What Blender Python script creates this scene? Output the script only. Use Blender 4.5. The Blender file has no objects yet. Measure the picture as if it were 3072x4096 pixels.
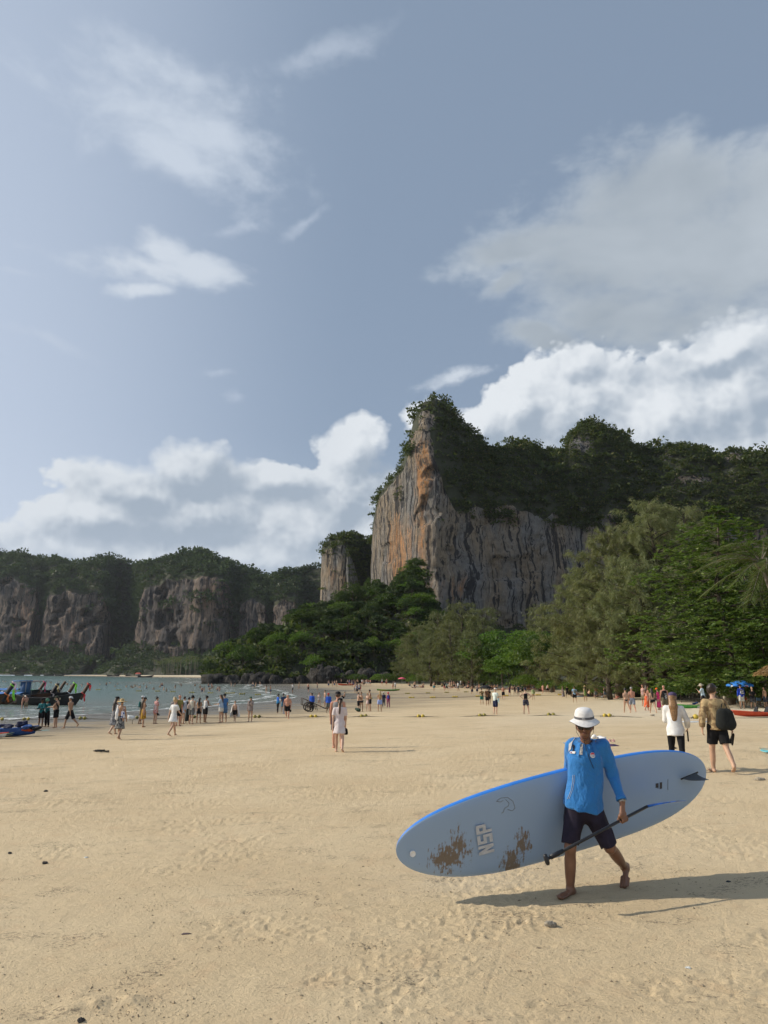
import bpy, math, random
import numpy as np
from mathutils import Vector, Matrix

random.seed(7)
rng = np.random.default_rng(7)
scene = bpy.context.scene
COL = scene.collection
R = math.radians

# ------------------------------------------------------------------ camera
F, PCX, PCY = 2841.0, 1536.0, 2048.0
PITCH = math.atan(642 / F)
CAMZ = 2.05
cd = bpy.data.cameras.new('camera')
cam = bpy.data.objects.new('camera', cd)
COL.objects.link(cam)
cam.location = (0, 0, CAMZ)
cam.rotation_euler = (math.pi / 2 + PITCH, 0, 0)
cd.sensor_fit = 'VERTICAL'
cd.sensor_height = 36.0
cd.lens = F / 4096 * 36.0
cd.clip_start = 0.05
cd.clip_end = 6000
scene.camera = cam

# ------------------------------------------------------------------ light
SUN_EL = R(33.0)
SUN_AZ = R(-82.0)          # compass style from +Y (view direction), negative = to the left
sdir = Vector((math.sin(SUN_AZ) * math.cos(SUN_EL), math.cos(SUN_AZ) * math.cos(SUN_EL), math.sin(SUN_EL)))
sl = bpy.data.lights.new('sun', 'SUN')
sl.energy = 4.2
sl.angle = R(0.6)
sl.color = (1.0, 0.90, 0.74)
sun = bpy.data.objects.new('sun', sl)
COL.objects.link(sun)
sun.rotation_euler = sdir.to_track_quat('Z', 'Y').to_euler()

scene.view_settings.view_transform = 'Standard'
scene.view_settings.look = 'None'
scene.view_settings.exposure = 0.0
scene.view_settings.gamma = 1.0
scene.view_settings.use_curve_mapping = False
scene.render.engine = 'CYCLES'
scene.cycles.max_bounces = 5
scene.cycles.diffuse_bounces = 3
scene.cycles.glossy_bounces = 2
scene.cycles.transmission_bounces = 4
scene.cycles.transparent_max_bounces = 8
scene.cycles.use_denoising = True
scene.cycles.use_adaptive_sampling = True
scene.cycles.adaptive_threshold = 0.03
scene.cycles.caustics_reflective = False
scene.cycles.caustics_refractive = False


class NT:
    """small helper for building node trees"""
    def __init__(self, tree):
        self.t = tree
        self.l = tree.links

    def n(self, kind, ins=None, **props):
        nd = self.t.nodes.new(kind)
        for k, v in props.items():
            setattr(nd, k, v)
        for k, v in (ins or {}).items():
            self.set(nd.inputs[k], v)
        return nd

    def set(self, sock, v):
        if isinstance(v, bpy.types.NodeSocket):
            self.l.new(v, sock)
        else:
            if sock.type == 'RGBA' and len(v) == 3:
                v = (*v, 1)
            sock.default_value = v

    def m(self, op, a, b=None, c=None, clamp=False):
        nd = self.n('ShaderNodeMath', operation=op, use_clamp=clamp)
        for i, v in enumerate((a, b, c)):
            if v is not None:
                self.set(nd.inputs[i], v)
        return nd.outputs[0]

    def vm(self, op, a, b=None, scale=None):
        nd = self.n('ShaderNodeVectorMath', operation=op)
        self.set(nd.inputs[0], a)
        if b is not None:
            self.set(nd.inputs[1], b)
        if scale is not None:
            self.set(nd.inputs['Scale'], scale)
        return nd.outputs[0]

    def mix(self, f, a, b, blend='MIX'):
        nd = self.n('ShaderNodeMix', data_type='RGBA', blend_type=blend)
        self.set(nd.inputs[0], f)
        self.set(nd.inputs[6], a)
        self.set(nd.inputs[7], b)
        return nd.outputs[2]

    def noise(self, vec, scale, detail=4, rough=0.5, dist=0.0, col=False):
        nd = self.n('ShaderNodeTexNoise', {'Scale': scale, 'Detail': detail, 'Roughness': rough, 'Distortion': dist})
        if vec is not None:
            self.set(nd.inputs['Vector'], vec)
        return nd.outputs['Color' if col else 'Fac']

    def step(self, v, lo, hi, a=0.0, b=1.0, smooth=True):
        nd = self.n('ShaderNodeMapRange', {'From Min': lo, 'From Max': hi, 'To Min': a, 'To Max': b},
                    interpolation_type='SMOOTHSTEP' if smooth else 'LINEAR')
        self.set(nd.inputs['Value'], v)
        return nd.outputs[0]


def ray(px, py):
    """direction through a pixel of the 3072x4096 photograph (arrays allowed)"""
    px = np.asarray(px, float) - PCX
    py = PCY - np.asarray(py, float)
    sp, cp = math.sin(PITCH), math.cos(PITCH)
    d = np.stack([px, F * cp - py * sp, F * sp + py * cp], -1)
    return d


def at(px, py, Y):
    d = ray(px, py)
    t = np.asarray(Y, float) / d[..., 1]
    p = d * t[..., None]
    p[..., 2] += CAMZ
    return p


def azel(dx, dy):
    """azimuth / elevation of a point given in 1659x2212 picture units"""
    d = ray(dx * 1.85172, dy * 1.85172)
    return math.atan2(d[0], d[1]), math.asin(d[2] / np.linalg.norm(d))


# ------------------------------------------------------------------ sky
world = bpy.data.worlds.new('World')
scene.world = world
world.use_nodes = True
wt = world.node_tree
wt.nodes.clear()
W = NT(wt)
SKY_STRENGTH = 0.12
sky = W.n('ShaderNodeTexSky', sky_type='NISHITA', sun_disc=False, sun_elevation=SUN_EL, sun_rotation=SUN_AZ,
          altitude=0.0, air_density=1.3, dust_density=2.2, ozone_density=1.5)
gen = W.n('ShaderNodeTexCoord').outputs['Generated']
sep = W.n('ShaderNodeSeparateXYZ', {'Vector': gen})
dx, dy, dz = sep.outputs
az = W.m('ARCTAN2', dx, dy)
el = W.m('ARCSINE', dz)
# hazy tropical air: the clear-sky blue is milky
lum = W.n('ShaderNodeRGBToBW', {'Color': sky.outputs[0]}).outputs[0]
lumc = W.vm('SCALE', W.n('ShaderNodeCombineXYZ', {'X': 0.83, 'Y': 1.0, 'Z': 1.27}).outputs[0], scale=lum)
hazy = W.mix(0.72, sky.outputs[0], lumc)
hazy = W.mix(0.66, hazy, (2.32, 3.06, 4.2, 1))


def warp(scale, amp, detail=5):
    c = W.noise(gen, scale, detail, 0.6, col=True)
    return W.vm('SCALE', W.vm('SUBTRACT', c, (0.5, 0.5, 0.5)), scale=amp)


def blobs(lst, wvec, off=(0, 0)):
    """union of soft ellipses on the sky; each (x, y, rx, ry, tilt) in 1659x2212 picture units"""
    s = W.n('ShaderNodeSeparateXYZ', {'Vector': wvec})
    a = W.m('ADD', az, s.outputs[0])
    e = W.m('ADD', el, s.outputs[1])
    out = None
    for (x, y, rx, ry, tilt) in lst:
        a0, e0 = azel(x + off[0], y + off[1])
        sc = math.cos(e0)
        k = 1 / 1534.0 * (0.9 if y > 900 else 0.82)
        ra, re = rx * k / sc, ry * k
        ct, st = math.cos(R(tilt)), math.sin(R(tilt))
        da = W.m('SUBTRACT', a, a0)
        de = W.m('SUBTRACT', e, e0)
        u = W.m('ADD', W.m('MULTIPLY', da, ct / ra), W.m('MULTIPLY', de, st / ra))
        v = W.m('ADD', W.m('MULTIPLY', da, -st / re), W.m('MULTIPLY', de, ct / re))
        r = W.m('SQRT', W.m('ADD', W.m('MULTIPLY', u, u), W.m('MULTIPLY', v, v)))
        b = W.m('SUBTRACT', 1.0, r)
        out = b if out is None else W.m('SMOOTH_MAX', out, b, 0.25)
    return out


strz = W.vm('MULTIPLY', gen, (1.0, 1.0, 1.9))
fine = W.noise(strz, 9.0, 6, 0.62, 0.15)
mid = W.noise(strz, 3.4, 4, 0.6, 0.4)
w14 = warp(14, 0.03, 3)


def puffs(off):
    return W.n('ShaderNodeTexVoronoi', {'Vector': W.vm('ADD', W.vm('ADD', gen, off), w14), 'Scale': 17.0, 'Detail': 2.0, 'Roughness': 0.62,
                                        'Lacunarity': 2.3}, feature='F1', normalize=True).outputs['Distance']


puff = puffs((0, 0, 0))
puff2 = puffs((0.014, 0.0, -0.018))

# thin veils and soft stratocumulus
veil = blobs([(330, 225, 300, 140, -4), (470, 285, 260, 130, -5), (360, 340, 260, 70, -14)], warp(5.0, 0.07))
veil_d = W.m('ADD', veil, W.m('ADD', W.m('MULTIPLY', W.m('SUBTRACT', fine, 0.5), 2.3), W.m('MULTIPLY', W.m('SUBTRACT', mid, 0.5), 0.8)))
veil_a = W.step(veil_d, -0.02, 1.0, 0.0, 0.85)

small = blobs([(320, 583, 250, 42, 2), (350, 548, 95, 55, -10), (430, 578, 130, 44, 5), (315, 632, 90, 22, 15), (985, 812, 125, 26, 9)], warp(7.0, 0.050))
small_a = W.step(W.m('ADD', small, W.m('MULTIPLY', W.m('SUBTRACT', fine, 0.5), 2.3)), 0.05, 0.95, 0.0, 0.88)
wisp = blobs([(500, 500, 70, 22, 8), (660, 492, 80, 22, 30), (512, 860, 55, 26, -10), (30, 603, 110, 14, 0), (470, 805, 90, 18, 4), (690, 110, 190, 40, 14), (110, 735, 130, 26, -6)], warp(9.0, 0.06))
wisp_a = W.step(W.m('ADD', wisp, W.m('MULTIPLY', W.m('SUBTRACT', fine, 0.5), 2.6)), 0.10, 1.3, 0.0, 0.55)

soft = blobs([(1330, 530, 350, 210, 0), (1420, 420, 290, 165, -10), (1560, 560, 270, 230, 0), (1130, 520, 220, 60, 12), (1370, 680, 320, 140, -4), (1640, 480, 200, 200, 0), (1180, 720, 150, 50, -14), (1100, 600, 90, 34, 20)], warp(4.5, 0.085))
soft_a = W.step(W.m('ADD', soft, W.m('ADD', W.m('MULTIPLY', W.m('SUBTRACT', fine, 0.5), 1.5), W.m('MULTIPLY', W.m('SUBTRACT', mid, 0.5), 1.3))), 0.0, 0.72, 0.0, 0.95)

# cumulus
cum_list = [(1125, 885, 120, 105, 15), (1045, 930, 80, 75, 0), (1260, 870, 170, 150, 0), (1420, 900, 260, 150, 0), (1580, 850, 250, 170, 8), (1740, 870, 240, 210, 0), (1245, 790, 75, 55, 0), (1560, 760, 190, 60, 12),
            (925, 900, 62, 66, 0), 
            (765, 975, 95, 80, 0), (745, 1070, 140, 100, 0), (650, 1150, 180, 100, 10), (810, 1150, 130, 150, 0), (590, 1200, 140, 90, 0),
            (425, 1020, 130, 75, 0), (300, 1060, 180, 75, 0), (185, 1110, 150, 60, 8), (420, 1110, 290, 90, 0), (600, 1030, 120, 48, 0), (150, 1190, 360, 70, 0), (500, 1200, 380, 80, 0), (1000, 1000, 120, 90, 0)]
cw = warp(8.0, 0.050, 5)
cum = blobs(cum_list, cw)
cum_sun = blobs(cum_list, cw, (26, 34))      # the same field a little further towards the sun
bump_ = W.m('ADD', W.m('MULTIPLY', W.m('SUBTRACT', 0.40, puff), 1.25), W.m('MULTIPLY', W.m('SUBTRACT', fine, 0.5), 0.9))
cum_v = W.m('ADD', cum, bump_)
soften = W.step(W.noise(strz, 4.0, 3, 0.5), 0.35, 0.65, 0.12, 0.42)
cum_a = W.m('MULTIPLY', W.m('SMOOTH_MIN', W.m('DIVIDE', W.m('SUBTRACT', cum_v, 0.06, clamp=True), soften), 1.0, 0.3, clamp=True), W.step(el, 0.04, 0.22, 0.25, 0.97))

# clouds over the rest of the sky, where this picture does not look
outm = W.step(W.m('ABSOLUTE', az), 0.72, 1.1)
outc = W.m('MULTIPLY', W.step(W.noise(strz, 2.6, 8, 0.6, 0.5), 0.50, 0.72, 0.0, 0.85), outm)
outc = W.m('MULTIPLY', outc, W.step(el, 0.02, 0.2))

# shading: crests that look at the sun are bright, bodies and undersides grey
relief = W.m('MULTIPLY', W.m('SUBTRACT', puff2, puff), 1.5)
facing = W.m('MULTIPLY', W.m('SUBTRACT', cum, cum_sun), 0.85)
big = W.m('MULTIPLY', W.m('SUBTRACT', W.noise(strz, 5.0, 4, 0.6, 0.3), 0.5), 1.5)
thin = W.step(cum_v, 0.1, 0.7, 0.28, 0.0)
cl_f = W.m('ADD', W.m('ADD', facing, relief), W.m('ADD', big, W.m('ADD', thin, 0.38)))
cl_f = W.step(cl_f, 0.05, 1.0, 0.0, 1.0)
K = 1.0 / SKY_STRENGTH
cl_f = W.m('MULTIPLY', cl_f, W.step(az, -0.12, 0.02, 0.80, 1.0))
cum_c = W.mix(cl_f, (0.37 * K, 0.44 * K, 0.53 * K, 1), (0.80 * K, 0.84 * K, 0.88 * K, 1))
soft_f = W.m('ADD', W.step(W.m('ADD', soft, W.m('MULTIPLY', mid, 0.6)), 0.30, 0.98, 0.75, 0.12), W.m('MULTIPLY', W.m('SUBTRACT', mid, 0.5), 1.2), clamp=True)
soft_c = W.mix(soft_f, (0.37 * K, 0.425 * K, 0.485 * K, 1), (0.66 * K, 0.72 * K, 0.78 * K, 1))

col = W.mix(W.step(el, 0.34, 0.02, 0.0, 0.78), hazy, (0.58 * K, 0.66 * K, 0.74 * K, 1))
# brighter towards the sun's side
left = W.step(W.m('MULTIPLY', az, -1.0), 0.02, 0.62, 0.0, 0.72)
col = W.mix(W.m('MULTIPLY', left, W.step(el, -0.1, 1.4, 1.0, 0.35)), col, (0.62 * K, 0.70 * K, 0.84 * K, 1))
col = W.mix(veil_a, col, (0.61 * K, 0.68 * K, 0.78 * K, 1))
col = W.mix(soft_a, col, soft_c)
col = W.mix(small_a, col, (0.66 * K, 0.72 * K, 0.80 * K, 1))
col = W.mix(wisp_a, col, (0.56 * K, 0.63 * K, 0.74 * K, 1))
col = W.mix(cum_a, col, cum_c)
col = W.mix(outc, col, (0.52 * K, 0.59 * K, 0.68 * K, 1))
bg = W.n('ShaderNodeBackground', {'Color': col, 'Strength': SKY_STRENGTH})
wo = W.n('ShaderNodeOutputWorld')
W.l.new(bg.outputs[0], wo.inputs[0])
world.cycles.sampling_method = 'MANUAL'
world.cycles.sample_map_resolution = 512


# ------------------------------------------------------------------ helpers: noise, meshes, materials, things
def _h(ix, iy, iz, s):
    h = (ix * 374761393 + iy * 668265263 + iz * 1274126177 + s * 974634777) & 0xffffffff
    h = ((h ^ (h >> 13)) * 1103515245) & 0xffffffff
    h = ((h ^ (h >> 16)) * 3266489917) & 0xffffffff
    return ((h ^ (h >> 15)) & 0xffff) / 65535.0


def vnoise(p, s=0):
    p = np.asarray(p, float)
    i = np.floor(p).astype(np.int64)
    f = p - i
    f = f * f * f * (f * (f * 6 - 15) + 10)
    x, y, z = i[..., 0], i[..., 1], i[..., 2]
    fx, fy, fz = f[..., 0], f[..., 1], f[..., 2]
    o = 0
    for a in (0, 1):
        for b in (0, 1):
            for c in (0, 1):
                w = (fx if a else 1 - fx) * (fy if b else 1 - fy) * (fz if c else 1 - fz)
                o = o + w * _h(x + a, y + b, z + c, s)
    return o * 2 - 1


def fbm(p, oct=4, lac=2.03, gain=0.5, s=0):
    p = np.asarray(p, float)
    a, t, o = 1.0, 0.0, 0
    for k in range(oct):
        o = o + a * vnoise(p, s + k * 17)
        t += a
        a *= gain
        p = p * lac + 3.7
    return o / t


def p3(x, y, z=0.0):
    return np.stack(np.broadcast_arrays(np.asarray(x, float), np.asarray(y, float), np.asarray(z, float)), -1)


def ss(x, a, b):
    t = np.clip((np.asarray(x, float) - a) / (b - a), 0, 1)
    return t * t * (3 - 2 * t)


def mesh(name, V, F, smooth=True):
    """V (n,3); F = array (m,k) or a list of such arrays"""
    me = bpy.data.meshes.new(name)
    V = np.asarray(V, np.float32).reshape(-1, 3)
    fs = F if isinstance(F, list) else [F]
    fs = [np.asarray(f, np.int32) for f in fs if len(f)]
    loops = np.concatenate([f.ravel() for f in fs])
    tot = np.concatenate([np.full(len(f), f.shape[1], np.int32) for f in fs])
    start = np.concatenate([[0], np.cumsum(tot)[:-1]]).astype(np.int32)
    me.vertices.add(len(V))
    me.vertices.foreach_set('co', V.ravel())
    me.loops.add(len(loops))
    me.loops.foreach_set('vertex_index', loops)
    me.polygons.add(len(tot))
    me.polygons.foreach_set('loop_start', start)
    me.polygons.foreach_set('loop_total', tot)
    me.polygons.foreach_set('use_smooth', np.full(len(tot), bool(smooth)))
    me.update(calc_edges=True)
    return me


def link(name, data, m=None, parent=None, loc=None):
    o = bpy.data.objects.new(name, data)
    COL.objects.link(o)
    if m is not None and data is not None and hasattr(data, 'materials') and not len(data.materials):
        data.materials.append(m)
    if parent is not None:
        o.parent = parent
    if loc is not None:
        o.location = loc
    return o


def obj(name, V, F, m, parent=None, smooth=True, loc=None):
    return link(name, mesh(name, V, F, smooth), m, parent, loc)


def tag(o, label=None, cat=None, group=None, kind=None):
    for k, v in (('label', label), ('category', cat), ('group', group), ('kind', kind)):
        if v:
            o[k] = v
    return o


def thing(name, label, cat, loc=(0, 0, 0), rotz=0.0, group=None):
    o = bpy.data.objects.new(name, None)
    COL.objects.link(o)
    o.empty_display_size = 0.2
    o.location = loc
    o.rotation_euler = (0, 0, rotz)
    return tag(o, label, cat, group)


def copy_tree(o, parent=None):
    c = o.copy()
    COL.objects.link(c)
    if parent is not None:
        c.parent = parent
    for ch in o.children:
        copy_tree(ch, c)
    return c


def attr(me, name, vals):
    a = me.attributes.new(name, 'FLOAT', 'POINT')
    a.data.foreach_set('value', np.asarray(vals, np.float32).ravel())


class MB:
    """collects pieces into one mesh"""
    def __init__(self):
        self.V, self.Q, self.T, self.n = [], [], [], 0

    def add(self, V, Q=None, T=None):
        V = np.asarray(V, float).reshape(-1, 3)
        if Q is not None and len(Q):
            self.Q.append(np.asarray(Q, int) + self.n)
        if T is not None and len(T):
            self.T.append(np.asarray(T, int) + self.n)
        self.V.append(V)
        self.n += len(V)
        return self

    def tube(self, pts, rad, seg=8, cap=True, flat=1.0):
        pts = np.asarray(pts, float)
        n = len(pts)
        rad = np.broadcast_to(np.asarray(rad, float), (n,))
        tan = np.gradient(pts, axis=0)
        tan /= np.linalg.norm(tan, axis=1)[:, None] + 1e-9
        up = np.array([0, 0, 1.0]) if abs(tan[0][2]) < 0.9 else np.array([0, 1.0, 0])
        V = []
        s = np.cross(tan[0], up)
        for i in range(n):
            s = s - tan[i] * np.dot(s, tan[i])
            s /= np.linalg.norm(s) + 1e-9
            t = np.cross(s, tan[i])
            a = np.arange(seg) * 2 * math.pi / seg
            V.append(pts[i] + rad[i] * (np.cos(a)[:, None] * s + np.sin(a)[:, None] * t * flat))
        V = np.concatenate(V)
        i, j = np.meshgrid(np.arange(n - 1), np.arange(seg), indexing='ij')
        i, j = i.ravel(), j.ravel()
        k = (j + 1) % seg
        Q = np.stack([i * seg + j, (i + 1) * seg + j, (i + 1) * seg + k, i * seg + k], 1)
        T = []
        if cap:
            V = np.concatenate([V, pts[:1], pts[-1:]])
            a, b = n * seg, n * seg + 1
            for j in range(seg):
                k = (j + 1) % seg
                T.append((a, j, k))
                T.append((b, (n - 1) * seg + k, (n - 1) * seg + j))
        return self.add(V, Q, T)

    def lathe(self, prof, seg=16, c=(0, 0, 0), sx=1.0, sy=1.0, rot=None):
        prof = np.asarray(prof, float)
        n = len(prof)
        a = np.arange(seg) * 2 * math.pi / seg
        V = np.stack([prof[:, 0, None] * np.cos(a) * sx, prof[:, 0, None] * np.sin(a) * sy,
                      np.broadcast_to(prof[:, 1, None], (n, seg))], -1).reshape(-1, 3)
        if rot is not None:
            V = V @ np.array(rot).T
        V = V + np.array(c)
        i, j = np.meshgrid(np.arange(n - 1), np.arange(seg), indexing='ij')
        i, j = i.ravel(), j.ravel()
        k = (j + 1) % seg
        return self.add(V, np.stack([i * seg + j, i * seg + k, (i + 1) * seg + k, (i + 1) * seg + j], 1))

    def box(self, c, s, rot=None):
        V = np.array([(x, y, z) for x in (-.5, .5) for y in (-.5, .5) for z in (-.5, .5)]) * np.array(s)
        if rot is not None:
            V = V @ np.array(rot).T
        return self.add(V + np.array(c), [(0, 1, 3, 2), (4, 6, 7, 5), (0, 4, 5, 1), (2, 3, 7, 6), (0, 2, 6, 4), (1, 5, 7, 3)])

    def ball(self, c, r, seg=12, rings=8, sc=(1, 1, 1)):
        t = np.linspace(0.02, math.pi - 0.02, rings + 1)
        prof = np.stack([np.sin(t), -np.cos(t)], 1)
        V0 = len(self.V)
        self.lathe(prof, seg)
        self.V[-1] = self.V[-1] * np.array(sc) * r + np.array(c)
        return self

    def grid(self, P, closed=False):
        """P (n,m,3)"""
        n, m = P.shape[:2]
        i, j = np.meshgrid(np.arange(n - 1), np.arange(m - (0 if closed else 1)), indexing='ij')
        i, j = i.ravel(), j.ravel()
        k = (j + 1) % m
        return self.add(P.reshape(-1, 3), np.stack([i * m + j, i * m + k, (i + 1) * m + k, (i + 1) * m + j], 1))

    def build(self, name, m, parent=None, smooth=True, loc=None):
        fs = []
        if self.Q:
            fs.append(np.concatenate(self.Q))
        if self.T:
            fs.append(np.concatenate(self.T))
        return obj(name, np.concatenate(self.V), fs, m, parent, smooth, loc)


def rotm(rx=0, ry=0, rz=0):
    return np.array(Matrix.Rotation(rz, 3, 'Z') @ Matrix.Rotation(ry, 3, 'Y') @ Matrix.Rotation(rx, 3, 'X'))


_mats = {}


def newmat(name):
    m = bpy.data.materials.new(name)
    m.use_nodes = True
    m.node_tree.nodes.clear()
    return m, NT(m.node_tree)


def finish(N, sh, disp=None):
    o = N.n('ShaderNodeOutputMaterial')
    N.l.new(sh, o.inputs[0])


def pmat(name, c, rough=0.7, var=0.18, scale=8.0, bump=0.0, bscale=None, metal=0.0, spec=0.4, c2=None, detail=4, lo=0.35, hi=0.65, sheen=0.0):
    """painted / cloth / plastic surface with uneven colour"""
    if name in _mats:
        return _mats[name]
    m, N = newmat(name)
    co = N.n('ShaderNodeTexCoord').outputs['Object']
    f = N.step(N.noise(co, scale, detail, 0.55), lo, hi)
    c = tuple(c)
    if c2 is None:
        a = tuple(max(0, x * (1 - var)) for x in c)
        b = tuple(min(1, x * (1 + var)) for x in c)
    else:
        a, b = c, c2
    col = N.mix(f, (*a, 1), (*b, 1))
    bs = N.n('ShaderNodeBsdfPrincipled', {'Base Color': col, 'Roughness': rough, 'Metallic': metal, 'Specular IOR Level': spec})
    if sheen:
        bs.inputs['Sheen Weight'].default_value = sheen
    if bump:
        bn = N.n('ShaderNodeBump', {'Strength': 1.0, 'Distance': bump, 'Height': N.noise(co, bscale or scale * 5, 5, 0.6)})
        N.l.new(bn.outputs[0], bs.inputs['Normal'])
    finish(N, bs.outputs[0])
    _mats[name] = m
    return m


def leafmat(name, c1, c2, trans=0.25, c3=None, patch=0.15):
    """foliage: every leaf its own tone, patches of tone through the crown"""
    if name in _mats:
        return _mats[name]
    m, N = newmat(name)
    geo = N.n('ShaderNodeNewGeometry')
    r = geo.outputs['Random Per Island']
    oi = N.n('ShaderNodeObjectInfo').outputs['Random']
    pn = N.noise(geo.outputs['Position'], patch, 3, 0.5)
    f = N.m('ADD', N.m('MULTIPLY', r, 0.55), N.m('MULTIPLY', N.m('SUBTRACT', pn, 0.28), 1.0), clamp=True)
    col = N.mix(f, (*c1, 1), (*c2, 1))
    if c3:
        col = N.mix(N.step(r, 0.88, 0.9), col, (*c3, 1))
    col = N.mix(0.35, col, N.n('ShaderNodeHueSaturation', {'Hue': N.m('ADD', 0.47, N.m('MULTIPLY', oi, 0.06)), 'Value': N.m('ADD', 0.75, N.m('MULTIPLY', oi, 0.5)), 'Color': col}).outputs[0])
    d = N.n('ShaderNodeBsdfDiffuse', {'Color': col})
    t = N.n('ShaderNodeBsdfTranslucent', {'Color': N.mix(0.5, col, (c2[0] * 1.3, c2[1] * 1.4, c2[2] * 0.6, 1))})
    g = N.n('ShaderNodeBsdfGlossy', {'Color': (1, 1, 1, 1), 'Roughness': 0.45})
    a = N.n('ShaderNodeMixShader', {0: trans, 1: d.outputs[0], 2: t.outputs[0]})
    b = N.n('ShaderNodeMixShader', {0: 0.015, 1: a.outputs[0], 2: g.outputs[0]})
    finish(N, b.outputs[0])
    _mats[name] = m
    return m


# ------------------------------------------------------------------ the lie of the beach
WATER = -1.6
SHORE = np.array([(-95, -120), (-62, -30), (-47, 15), (-31, 57), (-22, 75), (-14.5, 97), (-13, 113), (-18, 140), (-33, 195), (-38, 228), (-50, 240),
                  (-63, 250), (-74, 275), (-74, 330), (-95, 400), (-140, 510), (-235, 640), (-410, 880), (-620, 1030), (-1600, 1100)], float)
SEA_POLY = np.concatenate([SHORE, [(-1600, -120)]])


def inside(poly, x, y):
    c = np.zeros(np.shape(x), bool)
    n = len(poly)
    for i in range(n):
        x1, y1 = poly[i]
        x2, y2 = poly[(i + 1) % n]
        if y1 == y2:
            continue
        cond = ((y1 > y) != (y2 > y)) & (x < (x2 - x1) * (y - y1) / (y2 - y1) + x1)
        c ^= cond
    return c


def polydist(pl, x, y):
    d = np.full(np.shape(x), 1e9)
    for (x1, y1), (x2, y2) in zip(pl[:-1], pl[1:]):
        ex, ey = x2 - x1, y2 - y1
        t = np.clip(((x - x1) * ex + (y - y1) * ey) / (ex * ex + ey * ey), 0, 1)
        d = np.minimum(d, np.hypot(x - x1 - t * ex, y - y1 - t * ey))
    return d


def shore_s(x, y):
    """signed distance from the water's edge, + on land, wobbled"""
    x = np.asarray(x, float)
    y = np.asarray(y, float)
    s = np.where(inside(SEA_POLY, x, y), -1.0, 1.0) * polydist(SHORE, x, y)
    return s + 1.3 * vnoise(p3(x * 0.07, y * 0.07), 5)


def ground(x, y):
    s = shore_s(x, y)
    slope = 0.011 + 0.021 / (1 + (np.maximum(y, 0) / 45.0) ** 3)
    land = slope * np.minimum(s, 52) + 0.004 * np.maximum(s - 52, 0)
    return WATER + np.where(s > 0, land, np.maximum(s * 0.03, -4.0))


def gpt(px, py, lift=0.0):
    """where the sight line through a photograph pixel meets the beach"""
    d = ray(px, py)
    d = d / np.linalg.norm(d)
    t, prev = 2.0, 0.0
    while t < 1500:
        p = d * t
        if p[2] + CAMZ < float(ground(p[0], p[1])):
            break
        prev = t
        t *= 1.02
    lo, hi = prev, t
    for _ in range(30):
        m_ = (lo + hi) / 2
        p = d * m_
        if p[2] + CAMZ < float(ground(p[0], p[1])):
            hi = m_
        else:
            lo = m_
    p = d * hi
    return np.array([p[0], p[1], float(ground(p[0], p[1])) + lift])


def wpt(px, py, z=WATER):
    d = ray(px, py)
    t = (z - CAMZ) / d[2]
    p = d * t
    p[2] = z
    return p


def pxheight(px, yfoot, yhead, base):
    """real height of something standing at base whose top is at pixel row yhead"""
    return at(px, yhead, base[1])[2] - base[2]


# ------------------------------------------------------------------ beach
def radial_rows(r0, r1, k, mn):
    r, out = r0, []
    while r < r1:
        out.append(r)
        r += max(mn, r * r / 1530.0 * k)
    return out


rows = np.array([0.05, 0.6, 1.2, 1.8, 2.4, 3.0, 3.5, 3.9, 4.2] + radial_rows(4.4, 420, 0.86, 0.0145) + [470, 560, 680, 800, 1000])
cols = np.concatenate([np.radians(np.linspace(-180, -40, 26)[:-1]), np.radians(np.linspace(-40, -31, 20)[:-1]), np.radians(np.linspace(-31, 31, 620)),
                       np.radians(np.linspace(31, 40, 20)[1:]), np.radians(np.linspace(40, 180, 26)[1:])])
rr, aa = np.meshgrid(rows, cols, indexing='ij')
gx, gy = rr * np.sin(aa), rr * np.cos(aa)
gz = ground(gx, gy)
gs = shore_s(gx, gy)
near = ss(rr, 60, 14)
dry = ss(gs, 8, 24)
gz = gz + 0.014 * fbm(p3(gx * 0.55, gy * 0.55), 3, s=3) * ss(rr, 90, 30) + 0.05 * fbm(p3(gx * .08, gy * .08), 2, s=8) * ss(rr, 6, 30) * ss(gs, 2, 20)
patch = ss(fbm(p3(gx * 0.9, gy * 1.3), 3, s=11), 0.02, 0.42)
fineb = np.abs(fbm(p3(gx * 9, gy * 14), 2, s=21))
gz = gz + near * dry * (0.012 * fbm(p3(gx * 4.5, gy * 8.5), 4, s=31, gain=.66) + 0.032 * patch * (0.25 - fineb))
# dry churned sand near the trees
churn = ss(gs, 38, 50) * ss(gy, 30, 55)
gz = gz + churn * (0.10 * fbm(p3(gx * 0.9, gy * 0.9), 3, s=41) + 0.05) * ss(rr, 200, 90)
# footprints
frng = np.random.default_rng(4)


def dent(x, y, ang, L, Wd, depth):
    m = (np.abs(gx - x) < 2.2 * L) & (np.abs(gy - y) < 2.2 * L)
    if not m.any():
        return
    ux, uy = gx[m] - x, gy[m] - y
    a = (ux * math.cos(ang) + uy * math.sin(ang)) / L
    b = (-ux * math.sin(ang) + uy * math.cos(ang)) / Wd
    r2 = a * a + b * b
    gz[m] += -depth * np.exp(-r2 * 1.6) + depth * 0.55 * np.exp(-((np.sqrt(r2) - 1.35) ** 2) * 9)


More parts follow.
